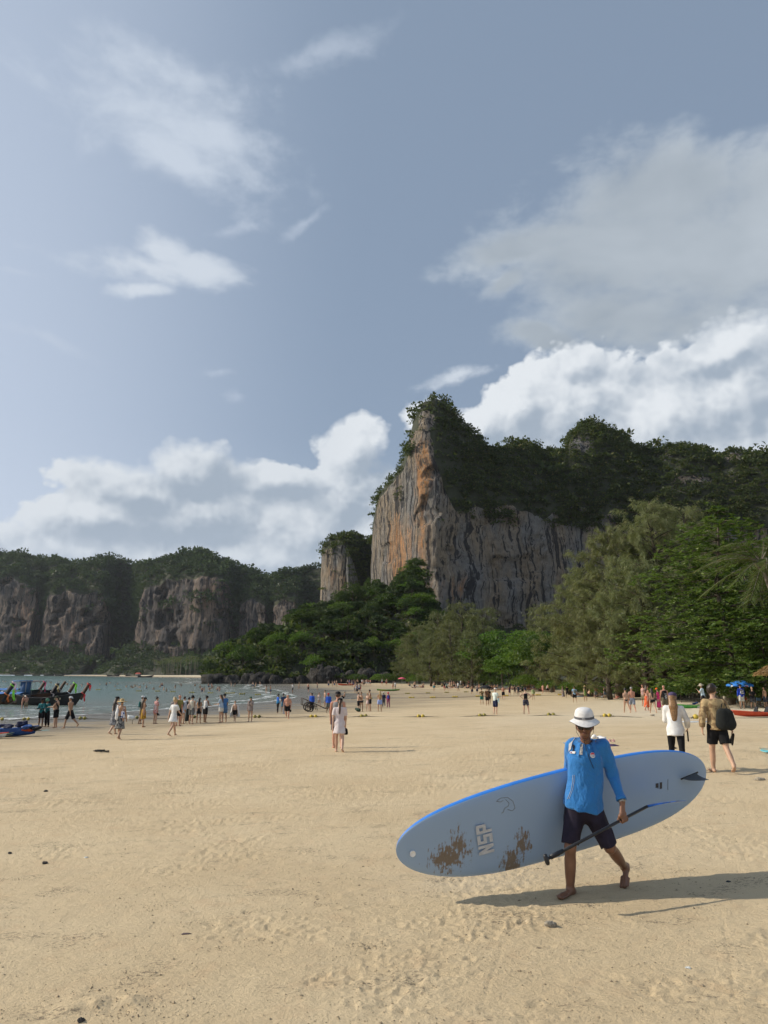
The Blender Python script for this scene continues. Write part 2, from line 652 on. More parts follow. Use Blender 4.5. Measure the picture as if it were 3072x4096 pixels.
for _ in range(46):
    x, y = frng.uniform(-9, 10), frng.uniform(4.5, 26)
    ang = frng.normal(0.1, 0.55) + (math.pi if frng.random() < .5 else 0)
    for k in range(int(frng.integers(4, 12))):
        side = 0.11 * (1 if k % 2 else -1)
        px_, py_ = x + math.cos(ang) * 0.62 * k - math.sin(ang) * side, y + math.sin(ang) * 0.62 * k + math.cos(ang) * side
        if math.hypot(px_, py_) < 26:
            dent(px_, py_, ang + frng.normal(0, .12), 0.125, 0.05, frng.uniform(0.003, 0.011))
for _ in range(150):
    dent(frng.uniform(-8, 9), frng.uniform(4.4, 16), frng.uniform(0, 6.28), frng.uniform(.04, .12), frng.uniform(.03, .06), frng.uniform(.003, .010))
# drag marks left by boards pulled up the beach
for (a_, b_) in (((1815, 3600), (1600, 4096)), ((1940, 3640), (1830, 3900)), ((2010, 3760), (1930, 4030)), ((2880, 3640), (2960, 4080)), ((2160, 3560), (2120, 3720))):
    A_, B_ = gpt(*a_), gpt(*b_)
    ex, ey = B_[0] - A_[0], B_[1] - A_[1]
    L2 = ex * ex + ey * ey
    t = ((gx - A_[0]) * ex + (gy - A_[1]) * ey) / L2
    off = (gx - A_[0]) * ey - (gy - A_[1]) * ex
    off = off / math.sqrt(L2) + 0.02 * vnoise(p3(gx * 1.5, gy * 1.5), 61)
    w_ = ss(t, -.02, .08) * ss(t, 1.04, .9) * (rr < 20)
    gz = gz + w_ * (-0.0026 * np.exp(-(off / .014) ** 2) + 0.0012 * np.exp(-((np.abs(off) - .04) / .016) ** 2))
# a scraped mound at the lower left
A_ = gpt(430, 4030)
ux, uy = gx - A_[0], gy - A_[1]
gz = gz + (0.045 * np.exp(-((ux / .36) ** 2 + (uy / .15) ** 2)) * (0.6 + fbm(p3(gx * 7, gy * 9), 3, s=71))) * (rr < 12)

nr, nc = rr.shape
I, J = np.meshgrid(np.arange(nr - 1), np.arange(nc - 1), indexing='ij')
I, J = I.ravel(), J.ravel()
sand_me = mesh('sand', np.stack([gx, gy, gz], -1), np.stack([I * nc + J, I * nc + J + 1, (I + 1) * nc + J + 1, (I + 1) * nc + J], 1))
attr(sand_me, 'shore', gs)
sm, N = newmat('beach sand')
pos = N.n('ShaderNodeNewGeometry').outputs['Position']
sh = N.n('ShaderNodeAttribute', attribute_name='shore').outputs['Fac']
n1 = N.noise(pos, 0.35, 5, 0.6)
n2 = N.noise(pos, 2.3, 5, 0.65)
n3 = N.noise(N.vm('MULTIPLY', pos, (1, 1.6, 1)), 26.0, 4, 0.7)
grain = N.noise(pos, 260.0, 2, 0.6)
c = N.mix(N.step(n1, 0.3, 0.7), (0.560, 0.435, 0.268, 1), (0.630, 0.505, 0.325, 1))
c = N.mix(N.step(n2, 0.52, 0.74, 0, 0.42), c, (0.56, 0.39, 0.235, 1))
c = N.mix(N.step(N.noise(pos, 1.1, 4, 0.6), 0.60, 0.75, 0, 0.35), c, (0.50, 0.41, 0.28, 1))
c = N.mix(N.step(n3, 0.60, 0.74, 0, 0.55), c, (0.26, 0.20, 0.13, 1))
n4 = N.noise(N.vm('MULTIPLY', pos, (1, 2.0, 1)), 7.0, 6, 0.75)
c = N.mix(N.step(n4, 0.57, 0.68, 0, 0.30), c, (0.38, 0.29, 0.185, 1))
c = N.mix(N.step(n4, 0.42, 0.30, 0, 0.35), c, (0.70, 0.585, 0.42, 1))
# pockets of dark pellets: the shadow specks of pits, painted into the colour
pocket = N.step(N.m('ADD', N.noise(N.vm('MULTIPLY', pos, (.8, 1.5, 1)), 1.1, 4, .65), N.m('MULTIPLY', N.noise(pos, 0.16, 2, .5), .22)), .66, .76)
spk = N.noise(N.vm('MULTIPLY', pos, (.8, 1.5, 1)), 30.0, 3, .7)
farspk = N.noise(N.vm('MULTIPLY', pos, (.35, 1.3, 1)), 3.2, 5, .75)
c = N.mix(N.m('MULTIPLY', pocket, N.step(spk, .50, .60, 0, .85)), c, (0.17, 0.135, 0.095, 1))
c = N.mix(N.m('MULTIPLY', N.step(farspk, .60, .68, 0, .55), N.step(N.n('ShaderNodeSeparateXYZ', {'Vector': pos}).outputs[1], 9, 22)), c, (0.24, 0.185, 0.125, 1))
c = N.mix(N.step(grain, 0.35, 0.8, 0.0, 0.30), c, (0.36, 0.28, 0.18, 1))
# pale dry sand high up the beach
sy = N.n('ShaderNodeSeparateXYZ', {'Vector': pos}).outputs[1]
dryf = N.m('MULTIPLY', N.step(sh, 34, 50), N.step(sy, 28, 55))
c = N.mix(N.m('MULTIPLY', dryf, 0.75), c, (0.66, 0.585, 0.455, 1))
# wet sand towards the water, in lobes
wn = N.m('ADD', sh, N.m('MULTIPLY', N.m('SUBTRACT', N.noise(N.vm('MULTIPLY', pos, (0.6, 1.6, 1)), 0.10, 4, 0.55), 0.5), 26.0))
far = N.step(sy, 60, 110)
w_damp = N.m('SUBTRACT', wn, N.m('MULTIPLY', far, 8.0))
damp = N.step(w_damp, 29, 15)
wet = N.step(wn, 18, 6)
streak = N.step(N.noise(N.vm('MULTIPLY', pos, (0.4, 2.2, 1)), 0.55, 4, 0.6), 0.40, 0.66)
damp2 = N.m('MULTIPLY', damp, N.m('ADD', 0.55, N.m('MULTIPLY', streak, 0.45)))
c = N.mix(damp2, c, N.mix(0.72, c, (0.175, 0.145, 0.105, 1)))
c = N.mix(wet, c, (0.135, 0.122, 0.098, 1))
rough = N.m('SUBTRACT', 0.95, N.m('MULTIPLY', wet, N.m('ADD', 0.45, N.m('MULTIPLY', streak, 0.32))))
bmp = N.n('ShaderNodeBump', {'Strength': N.m('SUBTRACT', 1.0, N.m('MULTIPLY', wet, 0.93)), 'Distance': 0.016, 'Height': N.m('ADD', N.m('ADD', N.m('MULTIPLY', N.noise(pos, 34.0, 5, 0.68), 1.0), N.m('MULTIPLY', N.noise(N.vm('MULTIPLY', pos, (1, 1.9, 1)), 5.0, 6, 0.72), 1.6)), N.m('MULTIPLY', grain, 0.16))})
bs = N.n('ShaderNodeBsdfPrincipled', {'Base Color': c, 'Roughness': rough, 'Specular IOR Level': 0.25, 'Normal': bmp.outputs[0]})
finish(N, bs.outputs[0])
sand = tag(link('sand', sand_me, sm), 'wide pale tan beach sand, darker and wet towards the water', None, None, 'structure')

# crumbs of sand thrown up by crabs and feet: nobody could count them
crng = np.random.default_rng(12)
ctr = []
for _ in range(170):
    a0 = crng.uniform(-.56, .56)
    r0 = 4.6 + 17 * crng.random() ** 1.5
    n_ = int(crng.integers(12, 44))
    sp = crng.uniform(.05, .22)
    q = crng.normal(0, 1, (n_, 2)) * np.array([sp * 1.5, sp * .6]) + np.array([r0 * math.sin(a0), r0 * math.cos(a0)])
    ctr.append(q)
a0 = crng.uniform(-.56, .56, 6500)
r0 = 4.5 + 22 * crng.random(6500) ** 1.4
ctr.append(np.stack([r0 * np.sin(a0), r0 * np.cos(a0)], 1))
ctr = np.concatenate(ctr)
ctr = ctr[np.hypot(ctr[:, 0], ctr[:, 1]) > 4.4]


def sand_z(x, y):
    """height of the built beach, relief included (nearest grid vertex)"""
    r = np.hypot(x, y)
    a = np.arctan2(x, y)
    i = np.clip(np.searchsorted(rows, r), 1, nr - 1)
    i = i - (np.abs(rows[i - 1] - r) < np.abs(rows[i] - r))
    j = np.clip(np.searchsorted(cols, a), 1, nc - 1)
    j = j - (np.abs(cols[j - 1] - a) < np.abs(cols[j] - a))
    return gz[i, j]


oct_v = np.array([(1, 0, 0), (0, 1, 0), (-1, 0, 0), (0, -1, 0), (0, 0, 1), (0, 0, -1)], float)
oct_f = np.array([(0, 1, 4), (1, 2, 4), (2, 3, 4), (3, 0, 4), (1, 0, 5), (2, 1, 5), (3, 2, 5), (0, 3, 5)])
sz = crng.uniform(.0025, .0065, len(ctr)) * (1 + 0.8 * (crng.random(len(ctr)) > .93))
V = (oct_v[None] * crng.uniform(.6, 1.3, (len(ctr), 6, 1))) * sz[:, None, None] * np.array([1.3, 1.2, .8]) + np.stack([ctr[:, 0], ctr[:, 1], sand_z(ctr[:, 0], ctr[:, 1]) + sz * .35], 1)[:, None]
Fc = (oct_f[None] + (np.arange(len(ctr)) * 6)[:, None, None]).reshape(-1, 3)
tag(obj('sand_crumbs', V, Fc, pmat('sand crumb', (0.34, 0.27, 0.18), 0.95, .3, 30), smooth=False), 'crumbs and pellets of sand scattered over the near beach', None, None, 'stuff')

# ------------------------------------------------------------------ sea
srow = np.array(list(np.geomspace(24, 420, 230)) + list(np.geomspace(430, 2600, 60)))
scol = np.radians(np.concatenate([np.linspace(-100, -36, 60)[:-1], np.linspace(-36, 4, 420)]))
sr, sa = np.meshgrid(srow, scol, indexing='ij')
wx, wy = sr * np.sin(sa), sr * np.cos(sa)
wsd = shore_s(wx, wy)
wz = WATER + (0.045 * fbm(p3(wx * .5 + wy * .15, wy * .9), 3, s=81) + 0.05 * np.sin((-wsd) * 0.55 + 2 * vnoise(p3(wx * .05, wy * .05), 7)) * ss(-wsd, 26, 3)) * ss(sr, 700, 120) * ss(-wsd, 0, 3)
keep = (wsd < 1.2)
nr2, nc2 = wx.shape
I, J = np.meshgrid(np.arange(nr2 - 1), np.arange(nc2 - 1), indexing='ij')
kf = (keep[:-1, :-1] | keep[1:, 1:] | keep[1:, :-1] | keep[:-1, 1:]).ravel()
I, J = I.ravel()[kf], J.ravel()[kf]
sea_me = mesh('sea', np.stack([wx, wy, wz], -1), np.stack([I * nc2 + J, I * nc2 + J + 1, (I + 1) * nc2 + J + 1, (I + 1) * nc2 + J], 1))
attr(sea_me, 'shore', wsd)
wm, N = newmat('sea water')
pos = N.n('ShaderNodeNewGeometry').outputs['Position']
sh = N.n('ShaderNodeAttribute', attribute_name='shore').outputs['Fac']
off = N.m('MULTIPLY', sh, -1.0)
wob = N.m('ADD', off, N.m('MULTIPLY', N.m('SUBTRACT', N.noise(N.vm('MULTIPLY', pos, (1, .6, 1)), 0.16, 4, 0.55), 0.5), 7.0))
brk = N.noise(pos, 1.6, 5, 0.65)


def band(c0, w):
    return N.m('MULTIPLY', N.step(N.m('ABSOLUTE', N.m('SUBTRACT', wob, c0)), w, w * .25), N.step(brk, .42, .62))


foam = N.m('MAXIMUM', band(0.4, .8), N.m('MAXIMUM', N.m('MULTIPLY', band(4.6, .7), .9), N.m('MULTIPLY', band(10.6, .5), .45)))
deep = N.step(off, 2, 45)
base = N.mix(deep, (0.185, 0.195, 0.165, 1), (0.105, 0.190, 0.178, 1))
base = N.mix(N.step(N.noise(N.vm('MULTIPLY', pos, (.35, 1.5, 1)), 0.12, 4, .6), .4, .7, 0, .5), base, (0.135, 0.225, 0.21, 1))
col = N.mix(foam, base, (0.78, 0.80, 0.80, 1))
h = N.m('ADD', N.m('MULTIPLY', N.noise(N.vm('MULTIPLY', pos, (0.9, 1.7, 1)), 1.1, 6, .62, .4), 1.0), N.m('MULTIPLY', N.noise(pos, 0.22, 3, .5), 1.6))
bmp = N.n('ShaderNodeBump', {'Strength': 1.0, 'Distance': N.step(off, 0, 16, .03, .13), 'Height': h})
bs = N.n('ShaderNodeBsdfPrincipled', {'Base Color': col, 'Roughness': N.m('ADD', .18, N.m('MULTIPLY', foam, .6)), 'IOR': 1.33, 'Specular IOR Level': .5, 'Normal': bmp.outputs[0]})
finish(N, bs.outputs[0])
tag(link('sea', sea_me, wm), 'grey green shallow sea with small waves breaking along the beach', None, None, 'structure')


# ------------------------------------------------------------------ limestone
def rockmat(name, grey, dark, tan, orange, sc=1.0, bump=0.5):
    m, N = newmat(name)
    pos = N.n('ShaderNodeNewGeometry').outputs['Position']
    warm = N.n('ShaderNodeAttribute', attribute_name='warm').outputs['Fac']
    wpos = N.vm('ADD', pos, N.vm('SCALE', N.vm('SUBTRACT', N.noise(pos, 0.05 * sc, 3, .5, col=True), (.5, .5, .5)), scale=9.0 / sc))
    v1 = N.vm('MULTIPLY', wpos, (0.50 * sc, 0.50 * sc, 0.007 * sc))
    v2 = N.vm('MULTIPLY', wpos, (1.5 * sc, 1.5 * sc, 0.035 * sc))
    v3 = N.vm('MULTIPLY', wpos, (0.10 * sc, 0.10 * sc, 0.022 * sc))
    s1 = N.noise(v1, 1.0, 5, .62)
    s2 = N.noise(v2, 1.0, 5, .6)
    b1 = N.noise(v3, 1.0, 4, .55)
    rough = N.noise(pos, 0.35 * sc, 7, .68)
    c = N.mix(N.step(b1, .36, .64), (*grey, 1), (*tan, 1))
    wf = N.step(N.m('ADD', warm, N.m('MULTIPLY', N.m('SUBTRACT', N.noise(v3, 2.1, 4, .6), .5), 1.3)), .25, .75)
    c = N.mix(wf, c, N.mix(N.step(s2, .4, .62), (*orange, 1), (*tan, 1)))
    c = N.mix(N.m('MULTIPLY', N.step(N.noise(v1, 1.7, 3, .5), .60, .70), N.step(b1, .45, .62, 0, .6)), c, (.42, .40, .36, 1))
    c = N.mix(N.m('MULTIPLY', N.step(s1, .515, .565), N.m('SUBTRACT', .90, N.m('MULTIPLY', wf, .18))), c, (*dark, 1))
    c = N.mix(N.step(s2, .56, .64, 0, .75), c, (*dark, 1))
    c = N.mix(N.step(rough, .40, .66, 0, .6), c, N.mix(.55, c, (*dark, 1)))
    h = N.m('ADD', N.m('ADD', N.m('MULTIPLY', s1, -1.0), N.m('MULTIPLY', s2, -.7)), N.m('MULTIPLY', rough, 1.5))
    bp = N.n('ShaderNodeBump', {'Strength': 1.0, 'Distance': bump / sc * 1.6, 'Height': h})
    bs = N.n('ShaderNodeBsdfPrincipled', {'Base Color': c, 'Roughness': .9, 'Specular IOR Level': .2, 'Normal': bp.outputs[0]})
    finish(N, bs.outputs[0])
    return m


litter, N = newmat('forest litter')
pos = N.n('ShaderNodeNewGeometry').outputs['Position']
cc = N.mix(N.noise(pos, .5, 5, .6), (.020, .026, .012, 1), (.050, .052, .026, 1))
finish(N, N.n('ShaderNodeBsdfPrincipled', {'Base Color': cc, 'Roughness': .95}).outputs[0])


rock_main = rockmat('cliff limestone', (.195, .188, .178), (.022, .022, .025), (.250, .195, .135), (.42, .205, .085))
rock_far = rockmat('far limestone', (.090, .080, .076), (.020, .020, .024), (.185, .138, .105), (.25, .135, .08), sc=0.6)

def leaves(P, D, S, L, Wd, fold=0.15):
    """leaf blades: base points P, directions D, side vectors S -> 4 vertices each"""
    L = np.broadcast_to(L, (len(P),))[:, None]
    Wd = np.broadcast_to(Wd, (len(P),))[:, None]
    nrm = np.cross(D, S)
    V = np.stack([P, P + D * L * .45 + S * Wd * .5 + nrm * Wd * fold, P + D * L, P + D * L * .45 - S * Wd * .5 + nrm * Wd * fold], 1)
    return V


def unit(v):
    return v / (np.linalg.norm(v, axis=-1, keepdims=True) + 1e-9)


def leafmesh(name, V):
    n = len(V)
    return mesh(name, V.reshape(-1, 3), np.arange(n * 4).reshape(n, 4), smooth=False)


def crown(rg, r, hgt, lumps, per, leaf, wd=None, droop=0.25, flat=0.75, lumpr=0.36):
    """broadleaf crown: leaf clumps through an uneven ellipsoid; returns leaf quads about the crown's base centre"""
    out = []
    for k in range(lumps):
        d = unit(rg.normal(0, 1, 3))
        d[2] = abs(d[2]) * 1.0 - 0.32
        rad = rg.uniform(.50, 1.0)
        c = d * np.array([r, r, hgt * .52]) * rad + np.array([0, 0, hgt * .5])
        lr = r * lumpr * rg.uniform(.7, 1.3)
        dd = unit(rg.normal(0, 1, (per, 3)))
        dd[:, 2] = np.abs(dd[:, 2]) * .9 - .25
        p = c + dd * lr * np.array([1, 1, flat]) * rg.uniform(.72, 1.05, (per, 1))
        dirv = unit(dd * np.array([1, 1, .5]) + rg.normal(0, .5, (per, 3)) + np.array([0, 0, -droop]))
        side = unit(np.cross(dirv, unit(rg.normal(0, .6, (per, 3)) + np.array([0, 0, 1.0]))))
        out.append(leaves(p, dirv, side, leaf * rg.uniform(.6, 1.25, per), (wd or leaf * .75) * rg.uniform(.7, 1.2, per)))
    return np.concatenate(out)


leaf_forest = leafmat('forest leaves', (.016, .032, .011), (.100, .135, .038), .30, (.14, .14, .05), patch=0.06)
leaf_far = leafmat('far forest leaves', (.022, .042, .018), (.070, .105, .038), .22, patch=0.015)

_clump = [crown(np.random.default_rng(30 + k), 1.0, 1.3, 8, 7, .33, .28) for k in range(5)]


def forest(name, pts, size, m, label, seed=0):
    """one mass of tree crowns too many and too far to count"""
    rg = np.random.default_rng(seed)
    out = []
    kind = rg.integers(0, len(_clump), len(pts))
    for k in range(len(_clump)):
        q = pts[kind == k]
        if not len(q):
            continue
        s = size * np.exp(rg.normal(0, .33, len(q)))
        a = rg.uniform(0, 6.28, len(q))
        ca, sa = np.cos(a), np.sin(a)
        T = _clump[k][None]
        X = (T[..., 0] * ca[:, None, None] - T[..., 1] * sa[:, None, None]) * s[:, None, None]
        Y = (T[..., 0] * sa[:, None, None] + T[..., 1] * ca[:, None, None]) * s[:, None, None]
        Z = T[..., 2] * (s * rg.uniform(.75, 1.35, len(q)))[:, None, None]
        out.append((np.stack([X, Y, Z], -1) + q[:, None, None, :] - np.array([0, 0, .35]) * s[:, None, None, None]).reshape(-1, 4, 3))
    V = np.concatenate(out)
    return tag(link(name, leafmesh(name, V), m), label, None, None, 'stuff')


def massif(name, label, cols, nu, nf, nsl, ntal, zfront, zback, rock, tal, back, flute, seed, warm=None, veg=None, cave=0.0, rdisp=1.0, bare=None):
    """cols: (x, Yface, yfacebottom, ylip, leanY, yridge, Yridge) along the foot, picture units for x and y"""
    c = np.array(cols, float)
    u = np.linspace(c[0, 0], c[-1, 0], nu)
    ip = [np.interp(u, c[:, 0], c[:, k]) for k in range(1, 7)]
    Yf, yb, yl, lean, yr, Yr = ip
    jit = 2.2 * fbm(p3(u * .09, 0, 0), 3, s=seed) + 1.3 * fbm(p3(u * .4, 0, 0), 2, s=seed + 1)
    ujit = 9 * fbm(p3(u * .05, 4, 0), 4, s=seed + 2)
    k = 1.85172
    lip = at(u * k, (yl + ujit + 13 * fbm(p3(u * .022, 9, 0), 2, s=seed + 12)) * k, Yf + lean)
    bot = at(u * k, (yb + ujit * .6) * k, Yf)
    bot[:, 0] = lip[:, 0]
    rid = at(u * k, (yr + jit) * k, Yr)
    fro = np.stack([lip[:, 0], Yf - tal, np.full(nu, zfront)], 1)
    bak = np.stack([rid[:, 0], Yr + back, np.full(nu, zback)], 1)
    rowsP, kind = [], []
    for t in np.linspace(0, 1, ntal, endpoint=False):
        rowsP.append(fro * (1 - t) + bot * t); kind.append(0)
    for t in np.linspace(0, 1, nf, endpoint=False):
        rowsP.append(bot * (1 - t) + lip * t); kind.append(1)
    for t in np.linspace(0, 1, nsl, endpoint=False):
        q = lip * (1 - t) + rid * t
        q[:, 2] = lip[:, 2] + (rid[:, 2] - lip[:, 2]) * np.sin(t * math.pi / 2) ** .85
        rowsP.append(q); kind.append(2)
    for t in np.linspace(0, 1, 10):
        q = rid * (1 - t) + bak * t
        q[:, 2] = rid[:, 2] + (bak[:, 2] - rid[:, 2]) * (1 - math.cos(t * math.pi / 2))
        rowsP.append(q); kind.append(3)
    P = np.stack(rowsP)
    kind = np.array(kind)
    fm = (kind == 1)[:, None] * np.ones((1, nu))
    # fade the relief out at the ends of the face
    for _ in range(3):
        fm[1:-1] = (fm[:-2] + fm[1:-1] * 2 + fm[2:]) / 4
    X, Y, Z = P[..., 0], P[..., 1], P[..., 2]
    wx_ = X + 4 * fbm(p3(X / 30, Y / 30, Z / 30), 2, s=seed + 9)
    f1 = 1 - np.abs(fbm(p3(wx_ / (5.5 * rdisp), Y / 30, Z / (70 * rdisp)), 3, s=seed + 3)) * 2
    f2 = fbm(p3(wx_ / (34 * rdisp), Y / 60, Z / (55 * rdisp)), 3, s=seed + 4)
    f3 = fbm(p3(wx_ / (9 * rdisp), Y / 9, Z / (7 * rdisp)), 4, s=seed + 5)
    f4 = fbm(p3(wx_ / (20 * rdisp), Y / 20, Z / (14 * rdisp)), 3, s=seed + 6)
    d = flute * (f1 * .85 + f2 * 2.3 + f3 * .8 - cave * ss(f4, .18, .5) * 3.0)
    slope_n = fbm(p3(X / 16, Y / 16, Z / 16), 3, s=seed + 7) * 2.4 * rdisp * (kind >= 2)[:, None]
    P[..., 1] -= d * fm
    P[..., 0] += fm * flute * .8 * fbm(p3(wx_ / 7, Y / 20, Z / 16), 3, s=seed + 8)
    P[..., 2] += slope_n * (1 - fm) * ss(kind, 3.5, 2.5)[:, None]
    nrw = len(P)
    I, J = np.meshgrid(np.arange(nrw - 1), np.arange(nu - 1), indexing='ij')
    I, J = I.ravel(), J.ravel()
    me = mesh(name, P, np.stack([I * nu + J, I * nu + J + 1, (I + 1) * nu + J + 1, (I + 1) * nu + J], 1))
    dispY = (np.arange(nrw) / nrw)
    yy_disp = np.zeros(P.shape[:2])
    # picture row of every vertex, for the mineral stains
    rel = P - np.array([0, 0, CAMZ])
    el_ = np.arctan2(rel[..., 2], rel[..., 1]) - PITCH
    yy_disp = (PCY - np.tan(el_) * F) / k
    uu = np.broadcast_to(u, P.shape[:2])
    attr(me, 'warm', warm(uu, yy_disp) if warm else np.zeros(P.shape[:2]))
    me.materials.append(rock)
    o = tag(link(name, me), label, None, None, 'structure')
    if bare is not None:
        me.materials.append(litter)
        mk = ((kind[:-1] >= 2)[:, None] & (bare(uu, yy_disp)[:-1, :-1] < .5)) | (kind[:-1] == 0)[:, None]
        me.polygons.foreach_set('material_index', mk.astype(np.int32).ravel())
    return o, P, kind, uu, yy_disp


def scatter(P, kind, want, n, rg, cond=None, uu=None, yy=None):
    """n points spread by area over the rows of the given kinds"""
    A = P[:-1, :-1]
    e1, e2 = P[1:, :-1] - A, P[:-1, 1:] - A
    ar = np.linalg.norm(np.cross(e1, e2), axis=-1)
    ar = ar * np.isin(kind[:-1], want)[:, None]
    if cond is not None:
        ar = ar * cond[:-1, :-1]
    pr = (ar / ar.sum()).ravel()
    idx = rg.choice(len(pr), n, p=pr)
    i, j = np.unravel_index(idx, ar.shape)
    a, b = rg.random((2, n, 1))
    return A[i, j] + e1[i, j] * a + e2[i, j] * b


def g2(x, y, cx, cy, rx, ry):
    return np.exp(-(((x - cx) / rx) ** 2 + ((y - cy) / ry) ** 2))


# the great cliff: (x, Yface, yfacebottom, ylip, lean, yridge, Yridge)
main_cols = [(802, 440, 1300, 1190, 4, 1160, 450), (807, 425, 1300, 1140, 4, 1110, 445), (818, 412, 1300, 1088, 4, 1056, 440), (850, 395, 1300, 1050, 4, 1030, 425),
             (872, 384, 1305, 1020, 4, 985, 410), (885, 376, 1310, 985, 4, 935, 400), (900, 368, 1315, 965, 5, 885, 395), (916, 363, 1320, 962, 6, 864, 392), (940, 360, 1335, 985, 6, 858, 392),
             (966, 361, 1345, 1070, 5, 866, 394), (985, 362, 1345, 1100, 4, 896, 398), (1000, 363, 1345, 1106, 4, 916, 402), (1030, 364, 1350, 1100, 4, 936, 408), (1050, 366, 1352, 1104, 4, 962, 412),
             (1066, 367, 1355, 1108, 4, 970, 415), (1085, 368, 1355, 1106, 4, 966, 418), (1112, 369, 1355, 1104, 4, 958, 420), (1136, 370, 1355, 1110, 4, 954, 420), (1152, 371, 1355, 1118, 4, 968, 422), (1190, 372, 1350, 1122, 4, 975, 424),
             (1226, 374, 1345, 1100, 4, 972, 424), (1236, 374, 1345, 1096, 4, 940, 432), (1256, 375, 1345, 1104, 4, 920, 434), (1280, 376, 1340, 1116, 4, 911, 434), (1312, 376, 1340, 1126, 4, 927, 434), (1350, 376, 1340, 1135, 4, 947, 432),
             (1386, 376, 1340, 1140, 4, 966, 430), (1422, 374, 1340, 1140, 4, 971, 428), (1450, 372, 1340, 1140, 4, 964, 428), (1482, 370, 1340, 1140, 4, 958, 426), (1522, 368, 1340, 1140, 4, 966, 424), (1560, 366, 1340, 1140, 4, 990, 420),
             (1576, 365, 1340, 1140, 4, 972, 420), (1612, 362, 1340, 1140, 4, 976, 416), (1660, 358, 1340, 1140, 4, 977, 410), (1760, 345, 1340, 1150, 4, 970, 400), (1900, 320, 1340, 1160, 4, 975, 380), (2100, 280, 1340, 1160, 4, 990, 345)]


main_cols = [(x_, a_, b_, (c_ - 6 if x_ > 960 else c_), d_, (e_ + 9 if x_ > 830 else e_ + 14), f_) for (x_, a_, b_, c_, d_, e_, f_) in main_cols]


def warm_main(u, y):
    return np.clip(.95 * g2(u, y, 915, 1015, 20, 75) + .78 * g2(u, y, 858, 1200, 26, 100) + .50 * g2(u, y, 912, 1170, 26, 110) + .45 * g2(u, y, 985, 1275, 50, 40), 0, 1)


vrg = np.random.default_rng(77)
cl, P, kd, uu, yy = massif('limestone_cliff', 'towering grey limestone cliff streaked black and orange behind the beach trees', main_cols, 520, 170, 50, 8, 2, 20, rock_main, 35, 140, 1.25, 100, warm_main, cave=.7, bare=lambda u, y: g2(u, y, 908, 975, 34, 52) + g2(u, y, 922, 905, 18, 20) + g2(u, y, 1262, 962, 30, 20) + g2(u, y, 1440, 985, 22, 14) + g2(u, y, 1590, 990, 30, 14) + g2(u, y, 1500, 1040, 50, 12))
pts = [scatter(P, kd, [2], 3600, vrg, (ss(uu, 930, 975) + .45) * (1 - .95 * g2(uu, yy, 908, 975, 30, 44)) * (1 - .35 * g2(uu, yy, 922, 905, 16, 18)) * (1 - .96 * g2(uu, yy, 1258, 966, 34, 20)) * (1 - .75 * g2(uu, yy, 1440, 985, 22, 14)) * (1 - .7 * g2(uu, yy, 1590, 990, 30, 14)) * (1 - .6 * g2(uu, yy, 1500, 1040, 50, 16))),
       scatter(P, kd, [3], 320, vrg, (yy < 1010) * 1.0)]
hang = (ss(fbm(p3(P[..., 0] / 12, P[..., 2] / 16, 3), 3, s=5), .02, .35) * (np.exp(-((yy - np.interp(uu, [1000, 1700], [1100, 1135])) / 22) ** 2) * (uu > 950) + .9 * g2(uu, yy, 845, 1045, 24, 34) + .8 * g2(uu, yy, 885, 985, 12, 40) + .8 * g2(uu, yy, 960, 1040, 16, 60)))
pts.append(scatter(P, kd, [1], 300, vrg, hang))
pts.append(scatter(P, kd, [0], 420, vrg, 1.0 * (uu > 0)))
forest('cliff_forest', np.concatenate(pts), 2.7, leaf_forest, 'dark green forest cloaking the top of the great cliff', 1)

# the smaller tower beside it
pil_cols = [(694, 470, 1310, 1200, 3, 1172, 474), (700, 462, 1310, 1192, 3, 1160, 474), (716, 456, 1312, 1190, 3, 1150, 478), (740, 452, 1312, 1186, 3, 1143, 480), (760, 450, 1312, 1205, 3, 1138, 480), (782, 452, 1312, 1290, 3, 1141, 480), (798, 456, 1312, 1296, 3, 1150, 478), (806, 462, 1312, 1300, 3, 1165, 474), (818, 480, 1312, 1300, 3, 1190, 480)]
pil_cols = [(a, b, c, d - 4, e, f + 16, g) for (a, b, c, d, e, f, g) in pil_cols]
cl2, P, kd, uu, yy = massif('limestone_tower', 'smaller limestone tower left of the great cliff', pil_cols, 130, 90, 34, 8, 2, 30, rock_main, 30, 60, 1.1, 140,
                            lambda u, y: np.clip(.5 * g2(u, y, 716, 1235, 14, 30) + .35 * g2(u, y, 745, 1260, 14, 30), 0, 1), cave=.5, bare=lambda u, y: u * 0.)
pts = np.concatenate([scatter(P, kd, [2], 220, vrg), scatter(P, kd, [3], 60, vrg, (yy < 1200) * 1.), scatter(P, kd, [1], 110, vrg, ss(uu, 748, 765) + .04 + .5 * ss(yy, 1215, 1190)), scatter(P, kd, [0], 80, vrg)])
forest('tower_forest', pts, 2.6, leaf_forest, 'dark green trees on the smaller limestone tower', 2)

